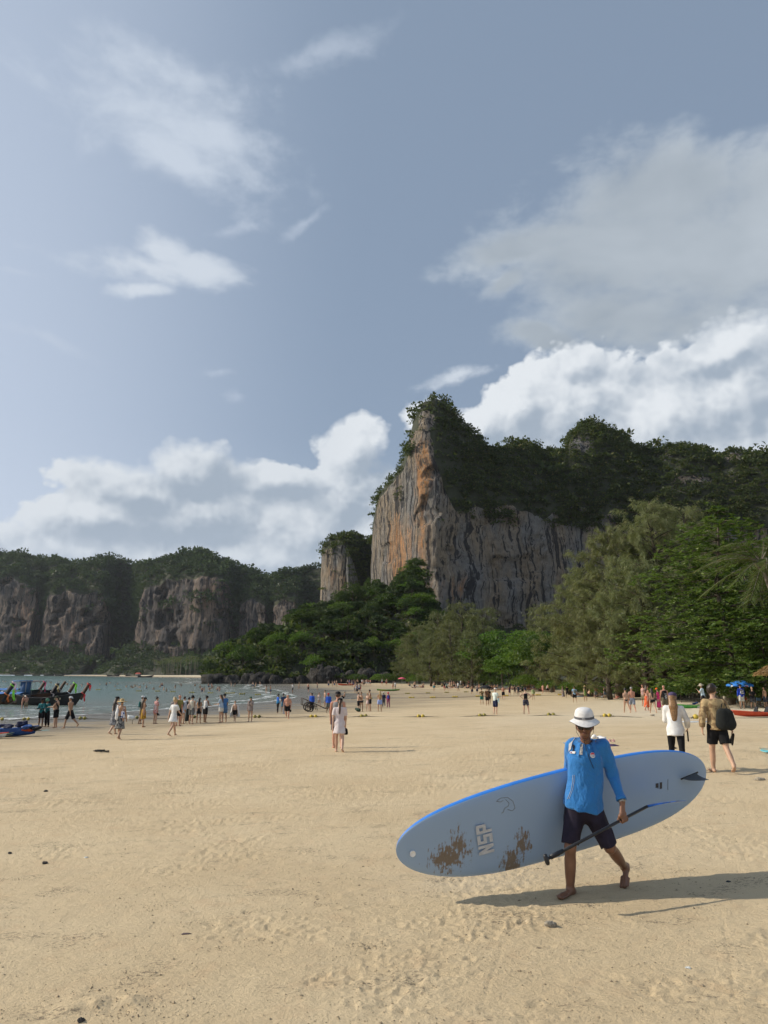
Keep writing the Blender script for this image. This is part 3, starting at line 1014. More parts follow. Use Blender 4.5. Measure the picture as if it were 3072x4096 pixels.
# the long wall across the bay
R_ = [(0, 1203), (45, 1203), (70, 1215), (85, 1210), (130, 1212), (150, 1222), (180, 1222), (200, 1210), (235, 1205), (260, 1212), (290, 1222), (320, 1220), (345, 1215), (385, 1212), (405, 1203), (440, 1207), (465, 1215), (500, 1220), (540, 1240), (580, 1252), (600, 1248), (640, 1240), (660, 1230), (690, 1228), (710, 1235), (760, 1240), (900, 1250)]
rx_, ry_ = zip(*R_)
L_ = [(-340, 1265, 0), (-120, 1270, 0), (-60, 1260, 0), (0, 1250, 0), (40, 1258, 0), (80, 1275, 0), (90, 1400, 70), (100, 1320, 10), (108, 1292, 0), (170, 1286, 0), (220, 1292, 0), (232, 1330, 10), (246, 1420, 75), (285, 1415, 80), (302, 1330, 10), (312, 1275, 0), (360, 1245, -20), (430, 1238, -30), (490, 1250, -10), (502, 1300, 10), (510, 1360, 50), (522, 1312, 15), (545, 1300, 10), (574, 1312, 15), (583, 1370, 60), (592, 1310, 20), (612, 1296, 15), (640, 1305, 20), (652, 1380, 60), (700, 1390, 60), (900, 1390, 60)]
far_cols = []
for x_ in sorted(set([a for a, _, _ in L_] + [a for a, _ in R_] + [-340])):
    lx, ly, lo = zip(*L_)
    yl_ = np.interp(x_, lx, ly)
    rec = np.interp(x_, lx, lo)
    Y0 = np.interp(x_, [-340, 0, 400, 720, 900], [1180, 1080, 960, 800, 760])
    yr_ = np.interp(x_, rx_, ry_)
    yb_ = np.interp(x_, [0, 85, 95, 150, 230, 300, 420, 500, 580, 640, 900], [1415, 1418, 1395, 1412, 1425, 1395, 1425, 1410, 1400, 1370, 1380])
    far_cols.append((x_, Y0 + rec, max(yb_, yl_ + 4), yl_, 4, yr_, Y0 + 95 + rec * .3))
cl3, P, kd, uu, yy = massif('bay_cliff', 'long forested limestone wall across the bay', far_cols, 480, 76, 34, 10, -1, 20, rock_far, 110, 200, 4.6, 180,
                            lambda u, y: np.clip(.55 * g2(u, y, 60, 1330, 40, 80) + .5 * g2(u, y, 160, 1360, 60, 60) + .6 * g2(u, y, 470, 1290, 40, 40) + .25 * g2(u, y, 350, 1330, 60, 80), 0, 1), cave=1.2, rdisp=1.7, bare=lambda u, y: u * 0.)
gul = fbm(p3(P[..., 0] / 40, P[..., 2] / 30, 0), 3, s=9)
pts = np.concatenate([scatter(P, kd, [2], 4000, vrg), scatter(P, kd, [3], 350, vrg, (yy < 1300) * 1.), scatter(P, kd, [0], 1300, vrg), scatter(P, kd, [1], 260, vrg, ss(gul, .25, .5) + .02)])
forest('bay_forest', pts, 6.2, leaf_far, 'dark forest covering the wall across the bay', 3)


# ------------------------------------------------------------------ headland, trees, shrubs
K_ = 1.85172
bark = pmat('bark', (.085, .068, .050), .9, .35, 3, bump=.02)
bark_pale = pmat('pale bark', (.17, .15, .12), .9, .3, 4, bump=.01)
leaf_almond = leafmat('almond leaves', (.040, .072, .018), (.150, .215, .050), .36, (.22, .26, .09), patch=.5)
leaf_broad = leafmat('broad leaves', (.026, .050, .014), (.085, .135, .030), .3, (.12, .15, .04), patch=.12)
leaf_dark = leafmat('dark leaves', (.018, .036, .012), (.062, .096, .026), .26, patch=.10)
leaf_bright = leafmat('bright leaves', (.042, .085, .015), (.130, .215, .036), .38, (.18, .24, .06), patch=.25)
leaf_cas = leafmat('casuarina needles', (.080, .100, .042), (.250, .268, .125), .36, (.28, .26, .13), patch=.55)
leaf_cas2 = leafmat('distant casuarina needles', (.068, .082, .034), (.180, .190, .080), .32, patch=.10)
leaf_palm = leafmat('palm leaflets', (.050, .080, .025), (.130, .170, .055), .3, (.16, .15, .07), patch=.5)
rock_dark = rockmat('headland rock', (.036, .035, .033), (.011, .011, .012), (.080, .072, .062), (.10, .08, .06), sc=3.0, bump=.5)

S_ = [(440, 1478), (450, 1470), (462, 1452), (480, 1415), (500, 1392), (530, 1378), (560, 1370), (575, 1350), (600, 1352), (620, 1335), (650, 1312), (680, 1308), (700, 1300), (720, 1290), (750, 1285), (780, 1285), (800, 1272), (830, 1275), (850, 1272), (875, 1242), (890, 1215), (902, 1225), (920, 1300), (960, 1335), (1010, 1350), (1080, 1390), (1160, 1430)]
head_cols = []
for x_, y_ in S_:
    Yf_ = np.interp(x_, [440, 462, 620, 720, 900, 1160], [256, 247, 236, 238, 236, 225])
    Yr_ = np.interp(x_, [440, 480, 600, 900, 1160], [262, 268, 290, 330, 300])
    yr_ = min(y_ + np.interp(x_, [440, 520, 700, 900], [10, 30, 26, 26]), 1462)
    head_cols.append((x_, Yf_, 1486, np.interp(x_, [440, 462, 520, 560, 700, 900, 1160], [1472, 1452, 1462, 1458, 1458, 1455, 1470]), 3, yr_, Yr_))
hl, HP, hkd, huu, hyy = massif('headland', 'rocky wooded headland at the end of the beach', head_cols, 260, 26, 46, 4, -2.2, 0, rock_dark, 3, 60, 1.0, 260, cave=.8, rdisp=.6)
hl.data.materials.append(litter)
mi = np.zeros((HP.shape[0] - 1, HP.shape[1] - 1), np.int32)
mi[(hkd[:-1] >= 2), :] = 1
mi[(hyy[:-1, :-1] > 1365) & (hyy[:-1, :-1] < 1412) & (np.abs(huu[:-1, :-1] - 647) < 9)] = 0
hl.data.polygons.foreach_set('material_index', mi.ravel())

# forest floor between the beach and the cliffs
VEG = np.array([(60, 22), (44, 36), (36, 50), (33, 60), (30, 78), (27, 108), (22, 168), (8, 200), (-11, 231), (-24, 243)], float)
vx = np.interp(np.linspace(0, 1, 60), np.linspace(0, 1, len(VEG)), VEG[:, 0])
vy = np.interp(np.linspace(0, 1, 60), np.linspace(0, 1, len(VEG)), VEG[:, 1])
ff = []
for t in np.linspace(0, 1, 16):
    x_, y_ = vx * (1 - t) + (vx * 1.2 + 190) * t * np.linspace(1, .9, 60) , vy + t * (np.interp(np.linspace(0, 1, 60), [0, .4, 1], [120, 300, 150]))
    z_ = ground(vx, vy) + .06 - .3 * (t == 0) + t * 6 + .25 * fbm(p3(x_ * .3, y_ * .3), 3, s=91) * min(1, t * 8)
    ff.append(np.stack([x_, y_, z_], 1))
mb = MB().grid(np.stack(ff))
tag(mb.build('forest_floor', litter), 'shaded forest floor behind the beach', None, None, 'structure')


def limbs(rg, H, n, spread, r0, lean=(0, 0), z0=.35):
    mb = MB()
    zz = np.linspace(0, H * .86, 8)
    tr = np.stack([lean[0] * (zz / H) ** 1.5 + .12 * np.sin(zz * 1.1 + 1), lean[1] * (zz / H) ** 1.5 + .12 * np.cos(zz * .9), zz], 1)
    mb.tube(tr, r0 * (1 - .8 * (zz / H)) * (1 + .5 * np.exp(-zz / (H * .06))), 8)
    for k in range(n):
        t = rg.uniform(z0, .85)
        b = np.array([np.interp(t * H * .86, zz, tr[:, i]) for i in range(3)])
        a = rg.uniform(0, 6.28)
        L = spread * rg.uniform(.5, .95)
        s = np.linspace(0, 1, 5)[:, None]
        p = b + np.array([math.cos(a), math.sin(a), 0]) * L * s + np.array([0, 0, 1.0]) * L * (.75 * s - .28 * s * s)
        mb.tube(p, r0 * .38 * (1 - .8 * s[:, 0]), 5, cap=False)
    return mb


def tree_proto(rg, label, group, H, r, lumps, per, leaf, lm, bm=bark, droop=.25, flat=.75, z0=.30, wd=None):
    t = thing('broadleaf_tree', label, 'tree', (0, 0, 0), 0, group)
    limbs(rg, H * .8, 9, r * .85, .035 * H * .6).build('trunk', bm, t)
    c = link('crown', leafmesh('crown', crown(rg, r, H * (1 - z0), lumps, per, leaf, wd, droop, flat) + np.array([0, 0, H * z0])), lm, t)
    return t


# trees on the headland
trg = np.random.default_rng(5)
hp = []
want = scatter(HP, hkd, [2, 3], 900, trg, (hyy < 1470) * (huu < 1000) * 1.0 * (hkd < 3)[:, None] + .2 * (hkd == 3)[:, None] * (hyy < 1330))
for q in want:
    if all(np.hypot(*(q[:2] - o[:2])) + .8 * abs(q[2] - o[2]) > 5.0 for o in hp):
        hp.append(q)
    if len(hp) >= 130:
        break
HL = ['rounded dark green tree in the forest on the rocky headland', 'taller mid green tree in the forest on the rocky headland', 'vine draped dark tree in the forest on the rocky headland', 'lighter green spreading tree in the forest on the rocky headland']
HPROT = [tree_proto(np.random.default_rng(50), HL[0], 'rounded dark trees on the headland', 8.0, 4.3, 20, 60, .62, leaf_dark, z0=.1),
         tree_proto(np.random.default_rng(51), HL[1], 'taller mid green trees on the headland', 10.5, 4.0, 22, 60, .60, leaf_broad, z0=.14),
         tree_proto(np.random.default_rng(52), HL[2], 'vine draped trees on the headland', 9.0, 3.5, 20, 64, .62, leaf_dark, droop=1.2, z0=.02),
         tree_proto(np.random.default_rng(53), HL[3], 'spreading lighter trees on the headland', 7.0, 4.8, 20, 60, .60, leaf_bright, flat=.5, z0=.22)]
used = [False] * 4


def place(proto, used, i, loc, s, rz, label=None, group=None, sz=None):
    o = proto if not used[i] else copy_tree(proto)
    used[i] = True
    o.location = loc
    o.scale = (s, s, sz or s)
    o.rotation_euler = (0, 0, rz)
    if label:
        o['label'] = label
    if group:
        o['group'] = group
    return o


for q in hp:
    low = q[2] < 7
    i = int(trg.choice(4, p=[.30, .22, .26, .22] if not low else [.2, .2, .15, .45]))
    place(HPROT[i], used, i, q - np.array([0, 0, .5]), trg.uniform(.75, 1.25), trg.uniform(0, 6.28), sz=trg.uniform(.75, 1.2))
pts = np.concatenate([scatter(HP, hkd, [2], 900, trg, (huu > 452) * 1.0 - .97 * ((np.abs(huu - 647) < 10) & (hyy > 1362) & (hyy < 1412))), scatter(HP, hkd, [1], 70, trg, (huu > 452) * (hyy < 1468) * 1.0)])
forest('undergrowth', pts, 2.6, leaf_forest, 'tangle of shrubs and creepers under the headland trees', 8)


# boulders along the foot of the headland
def boulder(rg, sx, sy, sz):
    n, m_ = 18, 28
    t = np.linspace(0.0, math.pi, n)[:, None]
    a = np.linspace(0, 2 * math.pi, m_, endpoint=False)[None]
    d = np.stack([np.sin(t) * np.cos(a), np.sin(t) * np.sin(a), np.cos(t) * np.ones_like(a)], -1)
    o = rg.uniform(0, 50, 3)
    rr_ = 1 + .50 * fbm(d * 1.3 + o, 3) - .38 * np.abs(fbm(d * np.array([2.6, 2.6, .9]) + o, 3)) + .14 * fbm(d * 5 + o, 2)
    return MB().grid(d * rr_[..., None] * np.array([sx, sy, sz]), closed=True)


bl = [(470, 1474, 4.4, 2.6, 'jutting'), (500, 1478, 3.6, 2.0, 'low'), (540, 1479, 3.4, 2.4, 'rounded'), (566, 1474, 3.6, 2.6, 'grey'), (597, 1476, 2.2, 1.9, 'solitary'), (625, 1480, 2.4, 1.2, 'small'), (655, 1478, 2.6, 1.6, 'low'),
      (690, 1474, 4.4, 4.0, 'tall'), (712, 1475, 3.6, 3.6, 'upright'), (733, 1476, 3.0, 3.2, 'blunt'), (758, 1477, 3.4, 2.4, 'broad'), (792, 1477, 4.0, 3.0, 'tall'), (828, 1477, 3.4, 2.2, 'low'), (580, 1482, 1.2, .7, 'small'), (640, 1483, 1.1, .6, 'small'), (520, 1482, 1.4, .7, 'small')]
for i, (x_, y_, s, hz, w_) in enumerate(bl):
    Yb = float(np.interp(x_, [440, 462, 620, 720, 900], [252, 243, 232, 233, 231]))
    q = at(x_ * K_, 2700, Yb)
    gz_ = max(float(ground(q[0], q[1])), WATER)
    nb = ['by the headland tip', 'at the water edge', 'behind the far beach']
    side = nb[0] if x_ < 520 else nb[1] if x_ < 640 else nb[2]
    o = boulder(np.random.default_rng(200 + i), s, s * .8, hz * 1.15).build('boulder', rock_dark, loc=(q[0], q[1], gz_ + hz * .35))
    tag(o, f'{w_} black rock {side}, {["first","second","third","fourth","fifth","sixth","seventh","eighth","ninth","tenth","eleventh","twelfth","thirteenth","fourteenth","fifteenth","sixteenth"][int(np.argsort(np.argsort([b[0] for b in bl]))[i])]} from the tip', 'boulder', 'boulders along the foot of the headland')


# casuarinas
def casuarina(rg, H, Rr, nb, per, L, Wd, lm, name='casuarina_tree', lean=(0, 0)):
    t = thing(name, None, 'tree')
    mb = MB()
    zz = np.linspace(0, H * .95, 12)
    tr = np.stack([lean[0] * (zz / H) ** 1.4 + .25 * np.sin(zz * .5), lean[1] * (zz / H) + .2 * np.cos(zz * .4), zz], 1)
    mb.tube(tr, np.maximum(.026 * H * (1 - zz / H), .02), 8)
    P, D = [], []
    for k in range(nb):
        f = (k + .5) / nb
        f = .05 + .93 * f ** .85
        b = np.array([np.interp(f * H * .95, zz, tr[:, i]) for i in range(3)])
        a = k * 2.4 + rg.normal(0, .5)
        prof = min(1.0, .80 + f * 1.0) * (1 - f) ** .62 * 1.28 + .07
        Lb = Rr * prof * rg.uniform(.62, 1.12)
        out = np.array([math.cos(a), math.sin(a), 0])
        s = np.linspace(0, 1, 7)
        rise = rg.uniform(.35, .85)
        pts_ = b + out * (Lb * s)[:, None] + np.array([0, 0, 1.0]) * (Lb * (rise * s - .42 * rise * s * s))[:, None] + rg.normal(0, .03 * Lb, (7, 3)) * s[:, None]
        mb.tube(pts_, .0065 * H * (1 - .85 * s) * (1 - .5 * f), 5, cap=False)
        ns = max(3, int(Lb * 1.55))
        for q in range(ns):
            u_ = rg.uniform(.22, 1.04)
            c = np.array([np.interp(u_, s, pts_[:, i]) for i in range(3)]) + rg.normal(0, .055 * Rr, 3)
            n_ = int(per * rg.uniform(.6, 1.4))
            tip = unit(out + rg.normal(0, .5, 3) + np.array([0, 0, .35]))
            v = rg.random((n_, 1))
            p = c + tip * v * 1.7 * L + rg.normal(0, .20 * L, (n_, 3))
            d = unit(tip * .55 + rg.normal(0, .38, (n_, 3)) + np.array([0, 0, -.62 - .4 * rg.random()]))
            P.append(p); D.append(d)
    P, D = np.concatenate(P), np.concatenate(D)
    S2 = unit(np.cross(D, rg.normal(0, 1, D.shape)))
    V = leaves(P, D, S2, L * rg.uniform(.55, 1.25, len(P)), Wd * rg.uniform(.7, 1.3, len(P)), 0)
    mb.build('trunk', bark, t)
    link('crown', leafmesh('crown', V), lm, t)
    return t


def stand(t, x, Y, label, group=None, rz=0.0, s=1.0, dz=0.0):
    q = at(x * K_, 2720, Y)
    t.location = (q[0], q[1], float(ground(q[0], q[1])) + dz)
    t.rotation_euler = (0, 0, rz)
    t.scale = (s, s, s)
    t['label'] = label
    if group:
        t['group'] = group
    return t


CG = 'casuarina trees behind the beach'
ca = casuarina(np.random.default_rng(61), 25.0, 7.6, 96, 74, .70, .055, leaf_cas)
stand(ca, 1436, 86, 'tallest olive casuarina with feathery drooping needles behind the beach', CG)
cb = casuarina(np.random.default_rng(62), 22.0, 7.4, 90, 74, .70, .055, leaf_cas)
stand(cb, 1335, 90, 'broad feathery casuarina on the left shoulder of the tallest casuarina', CG)
stand(copy_tree(cb), 1275, 97, 'smaller grey green casuarina left of the broad casuarina beside the cliff foot', CG, 2.1, .82)
stand(copy_tree(ca), 1505, 96, 'casuarina rising behind the almond tree, its top pale olive', CG, 1.4, 1.06)
stand(copy_tree(cb), 1395, 80, 'low casuarina in front of the tallest casuarina, needles down to the sand', CG, 4.0, .74)
stand(copy_tree(ca), 1315, 84, 'low drooping casuarina at the sand edge left of the big trunk', CG, 3.3, .50)
stand(copy_tree(cb), 1228, 108, 'dark casuarina beside the broadleaf trees at mid beach', CG, 5.2, .52)
MG = 'distant casuarinas in front of the great cliff'
cm = casuarina(np.random.default_rng(63), 20.0, 6.0, 70, 22, .9, .11, leaf_cas2)
mids = [(1000, 178, 1.06, 'tallest distant casuarina in front of the great cliff face'), (950, 188, .98, 'distant casuarina left of the tallest one below the orange streak'), (1046, 172, .95, 'distant casuarina right of the tallest one below the cliff'), (905, 205, .86, 'distant casuarina at the edge of the headland forest'),
        (1020, 150, .60, 'short casuarina among broadleaf trees at mid beach'), (975, 160, .74, 'grey green casuarina standing in front of the tallest distant one'), (930, 175, .62, 'short distant casuarina near the headland'), (1178, 132, .78, 'grey casuarina behind the bright green trees'), (880, 215, .70, 'small casuarina nearest to the headland rocks')]
for i, (x_, Y_, s_, lb_) in enumerate(mids):
    stand(cm if i == 0 else copy_tree(cm), x_, Y_, lb_, MG, i * 1.9, s_)

# broadleaf trees along the middle of the beach
BG = 'broadleaf trees along the middle of the beach'
bp_ = [tree_proto(np.random.default_rng(71), None, BG, 12, 5.4, 40, 130, .42, leaf_bright, flat=.5, z0=.12), tree_proto(np.random.default_rng(72), None, BG, 11, 5.2, 40, 130, .42, leaf_broad, flat=.55, z0=.10)]
bu = [False, False]
bt = [(1060, 152, 1.10, 0, 'spreading leafy tree under the tallest distant casuarina'), (1100, 146, 1.0, 1, 'dark leafy tree between two bright trees below the cliff'), (1140, 136, 1.02, 0, 'brightest green leafy tree below the right end of the bare cliff'), (1168, 126, .95, 0, 'leafy tree beside the grey casuarina at mid beach'),
      (1192, 120, 1.0, 1, 'dark leafy tree touching the big casuarina on its left'), (1020, 165, .85, 1, 'low leafy tree at the sand edge in front of distant casuarinas'), (985, 172, .72, 1, 'small leafy tree near the far sunbathers'), (940, 188, .70, 1, 'small dark leafy tree near the headland end of the beach'), (1085, 140, .62, 0, 'small bright tree overhanging the sunbathers')]
for (x_, Y_, s_, i, lb_) in bt:
    place(bp_[i], bu, i, (0, 0, 0), s_, trg.uniform(0, 6))
_bo = [o for o in COL.objects if o.get('group') == BG]
_b0 = [o for o in _bo if o.children[1].data == bp_[0].children[1].data]
_b1 = [o for o in _bo if o.children[1].data == bp_[1].children[1].data]
for (x_, Y_, s_, i, lb_) in bt:
    stand((_b0 if i == 0 else _b1).pop(0), x_, Y_, lb_, BG, trg.uniform(0, 6), s_)

# dark wood behind them
DG = 'dark trees filling the wood behind the beach'
dp = tree_proto(np.random.default_rng(73), None, DG, 12, 5.6, 34, 90, .62, leaf_dark, z0=.04)
first = True
for (x_, Y_, s_) in [(1530, 100, 1.1), (1580, 96, 1.2), (1640, 92, 1.2), (1700, 88, 1.2), (1760, 80, 1.2), (1460, 112, 1.0), (1380, 118, 1.0), (1300, 125, 1.0), (1230, 140, .95), (1170, 160, .95), (1110, 178, .9), (1050, 200, .9), (985, 215, .9), (930, 226, .8), (1850, 70, 1.1), (1560, 78, .72), (1610, 72, .74), (1500, 84, .7), (1660, 70, .8), (1440, 92, .6), (1350, 100, .6), (1270, 112, .62)]:
    o = dp if first else copy_tree(dp)
    first = False
    stand(o, x_, Y_, 'dark shaded tree in the wood behind the beach', DG, trg.uniform(0, 6), s_)


# the big almond tree with its leaves in flat tiers
def almond(rg, H, Rr, tiers, rosettes, z0):
    t = thing('almond_tree', None, 'tree')
    mb = MB()
    zz = np.linspace(0, H * .95, 9)
    tr = np.stack([.25 * np.sin(zz * .5), .2 * np.cos(zz * .6), zz], 1)
    mb.tube(tr, .30 * (1 - .85 * zz / H) + .02, 9)
    P, D = [], []
    for k in range(tiers):
        f = k / (tiers - 1)
        z = z0 + (H - z0) * f
        rt = Rr * (1 - f ** 1.7) ** .6 * rg.uniform(.8, 1.1) + 1.0
        nbr = int(7 + 5 * (1 - f))
        for b in range(nbr):
            a = b * 6.283 / nbr + rg.normal(0, .25) + k
            Lb = rt * rg.uniform(.65, 1.08)
            s = np.linspace(0, 1, 6)
            out = np.array([math.cos(a), math.sin(a), 0])
            pts_ = np.array([np.interp(z, zz, tr[:, i]) for i in range(2)] + [z]) + out * (Lb * s)[:, None] + np.array([0, 0, 1.]) * (.10 * Lb * s - .10 * Lb * s * s + .18 * np.sin(s * 5 + b))[:, None]
            mb.tube(pts_, .045 * (1 - .85 * s) + .006, 5, cap=False)
            for q in range(int(rosettes * Lb / Rr)):
                u_ = rg.uniform(.15, 1.03)
                c = np.array([np.interp(u_, s, pts_[:, i]) for i in range(3)])
                side = np.array([-out[1], out[0], 0])
                c = c + side * rg.normal(0, .16 * Lb * (1.1 - .5 * u_)) + np.array([0, 0, rg.normal(.06, .30)])
                n_ = int(rg.integers(6, 10))
                th = rg.uniform(0, 6.28) + np.arange(n_) * 6.283 / n_
                d = unit(np.stack([np.cos(th), np.sin(th), rg.uniform(-.35, .6, n_)], 1))
                P.append(np.tile(c, (n_, 1))); D.append(d)
    P, D = np.concatenate(P), np.concatenate(D)
    S2 = unit(np.cross(D, np.array([0, 0, 1.0]) + rg.normal(0, .35, D.shape)))
    V = leaves(P, D, S2, .36 * rg.uniform(.65, 1.2, len(P)), .22 * rg.uniform(.7, 1.2, len(P)), .12)
    mb.build('trunk', bark, t)
    link('crown', leafmesh('crown', V), leaf_almond, t)
    return t


al = almond(np.random.default_rng(81), 16.6, 8.6, 13, 46, 2.2)
stand(al, 1578, 62, 'big almond tree with bright leaves in flat tiers right of the casuarinas', 'almond trees')
al2 = copy_tree(al)
stand(al2, 1655, 57, 'low bushy almond tree below the palm beside the blue parasol', 'almond trees', 2.0, .42)
al3 = copy_tree(al)
stand(al3, 1700, 70, 'second tall almond tree behind the leaning palm', 'almond trees', 4.0, .93)


# coconut palms
def palm_mesh(rg, H, nf, fl, leafl, per, wind, lean, lw=.05):
    mt, P, D = MB(), [], []
    zz = np.linspace(0, 1, 12)
    tr = np.stack([lean * zz ** 1.6, .05 * np.sin(zz * 6), H * zz], 1)
    mt.tube(tr, .16 - .05 * zz + .05 * np.exp(-zz * 14), 9)
    mt.ball(tr[-1] + np.array([0, 0, .1]), .26, 9, 6, (1, 1, 1.3))
    top = tr[-1] + np.array([0, 0, .25])
    for k in range(nf):
        a = k * 2.4
        e = rg.uniform(-.5, 1.25)
        s = np.linspace(0, 1, 9)
        d0 = np.array([math.cos(a) * math.cos(e), math.sin(a) * math.cos(e), math.sin(e)])
        pts_ = top + d0 * (fl * s)[:, None] + np.array([wind * 1.0, 0, 0]) * (fl * .55 * s ** 2)[:, None] + np.array([0, 0, -1.]) * (fl * .52 * s ** 2.2)[:, None]
        mt.tube(pts_, .035 * (1 - .85 * s), 4, cap=False)
        tg = unit(np.gradient(pts_, axis=0))
        for q in range(per):
            u_ = .12 + .88 * q / per
            c = np.array([np.interp(u_, s, pts_[:, i]) for i in range(3)])
            tq = unit(np.array([np.interp(u_, s, tg[:, i]) for i in range(3)]))
            sd = unit(np.cross(tq, np.array([0, 0, 1.])))
            for sg in (-1, 1):
                P.append(c)
                D.append(unit(sd * sg * .75 + tq * .7 + np.array([wind * .45, 0, -.35]) + rg.normal(0, .10, 3)))
    P, D = np.array(P), np.array(D)
    S2 = unit(np.cross(D, rg.normal(0, .4, D.shape) + np.array([0, 0, 1.])))
    return mt, leaves(P, D, S2, leafl * rg.uniform(.7, 1.1, len(P)), lw, 0)


mt, V = palm_mesh(np.random.default_rng(91), 8.8, 22, 3.0, .85, 44, -.55, -1.5)
cp = thing('coconut_palm', 'leaning coconut palm with windblown fronds by the right picture edge', 'palm')
mt.build('trunk', bark_pale, cp)
link('fronds', leafmesh('fronds', V), leaf_palm, cp)
cp.children[1].name = 'crown'
stand(cp, 1728, 43, cp['label'])

# palm grove on the far shore
mt, V = palm_mesh(np.random.default_rng(92), 13.5, 12, 3.2, 1.1, 9, 0, .6, .22)
gp = thing('grove_palm', 'tall slender coconut palm in the grove on the far shore', 'palm', group='coconut palms in the grove across the bay')
mt.build('trunk', bark_pale, gp)
link('crown', leafmesh('crown', V), leaf_palm, gp)
prg = np.random.default_rng(6)
for k in range(46):
    o = gp if k == 0 else copy_tree(gp)
    x_ = prg.uniform(330, 500)
    q = at(x_ * K_, 2700, prg.uniform(600, 660) + (500 - x_) * .8)
    o.location = (q[0], q[1], -.4)
    o.rotation_euler = (0, 0, prg.uniform(0, 6.28))
    sc = prg.uniform(.8, 1.25)
    o.scale = (sc, sc, sc)

# shrubs along the sand edge
sb = thing('beach_shrub', None, 'shrub')
link('foliage', leafmesh('foliage', crown(np.random.default_rng(95), 1.9, 2.2, 16, 110, .22, .13, -.2, .8, .42)), leaf_bright, sb)
limbs(np.random.default_rng(96), 1.6, 8, 1.2, .04, z0=.1).build('stem', bark, sb)
sb2 = thing('beach_shrub', None, 'shrub')
link('foliage', leafmesh('foliage', crown(np.random.default_rng(97), 2.2, 2.6, 14, 80, .30, .18, -.1, .8, .42)), leaf_broad, sb2)
limbs(np.random.default_rng(98), 1.6, 8, 1.2, .04, z0=.1).build('stem', bark, sb2)
su = [False, False]
shr = []
for i, f in enumerate(np.linspace(.16, .93, 46)):
    x_ = np.interp(f, np.linspace(0, 1, len(VEG)), VEG[:, 0]) + trg.uniform(-2.2, 3.0)
    y_ = np.interp(f, np.linspace(0, 1, len(VEG)), VEG[:, 1]) + trg.uniform(0, 3)
    bright = (86 < y_ < 128) or (i % 5 == 0)
    s_ = trg.uniform(.7, 1.25) * (1.25 if y_ > 120 else 1.0)
    o = place((sb, sb2)[0 if bright else 1], su, 0 if bright else 1, (x_, y_, float(ground(x_, y_)) - .1), s_, trg.uniform(0, 6.3),
              'bright leafy shrub at the edge of the sand under the trees' if bright else 'dull green shrub at the edge of the sand under the trees',
              'bright shrubs along the sand edge' if bright else 'dull shrubs along the sand edge')


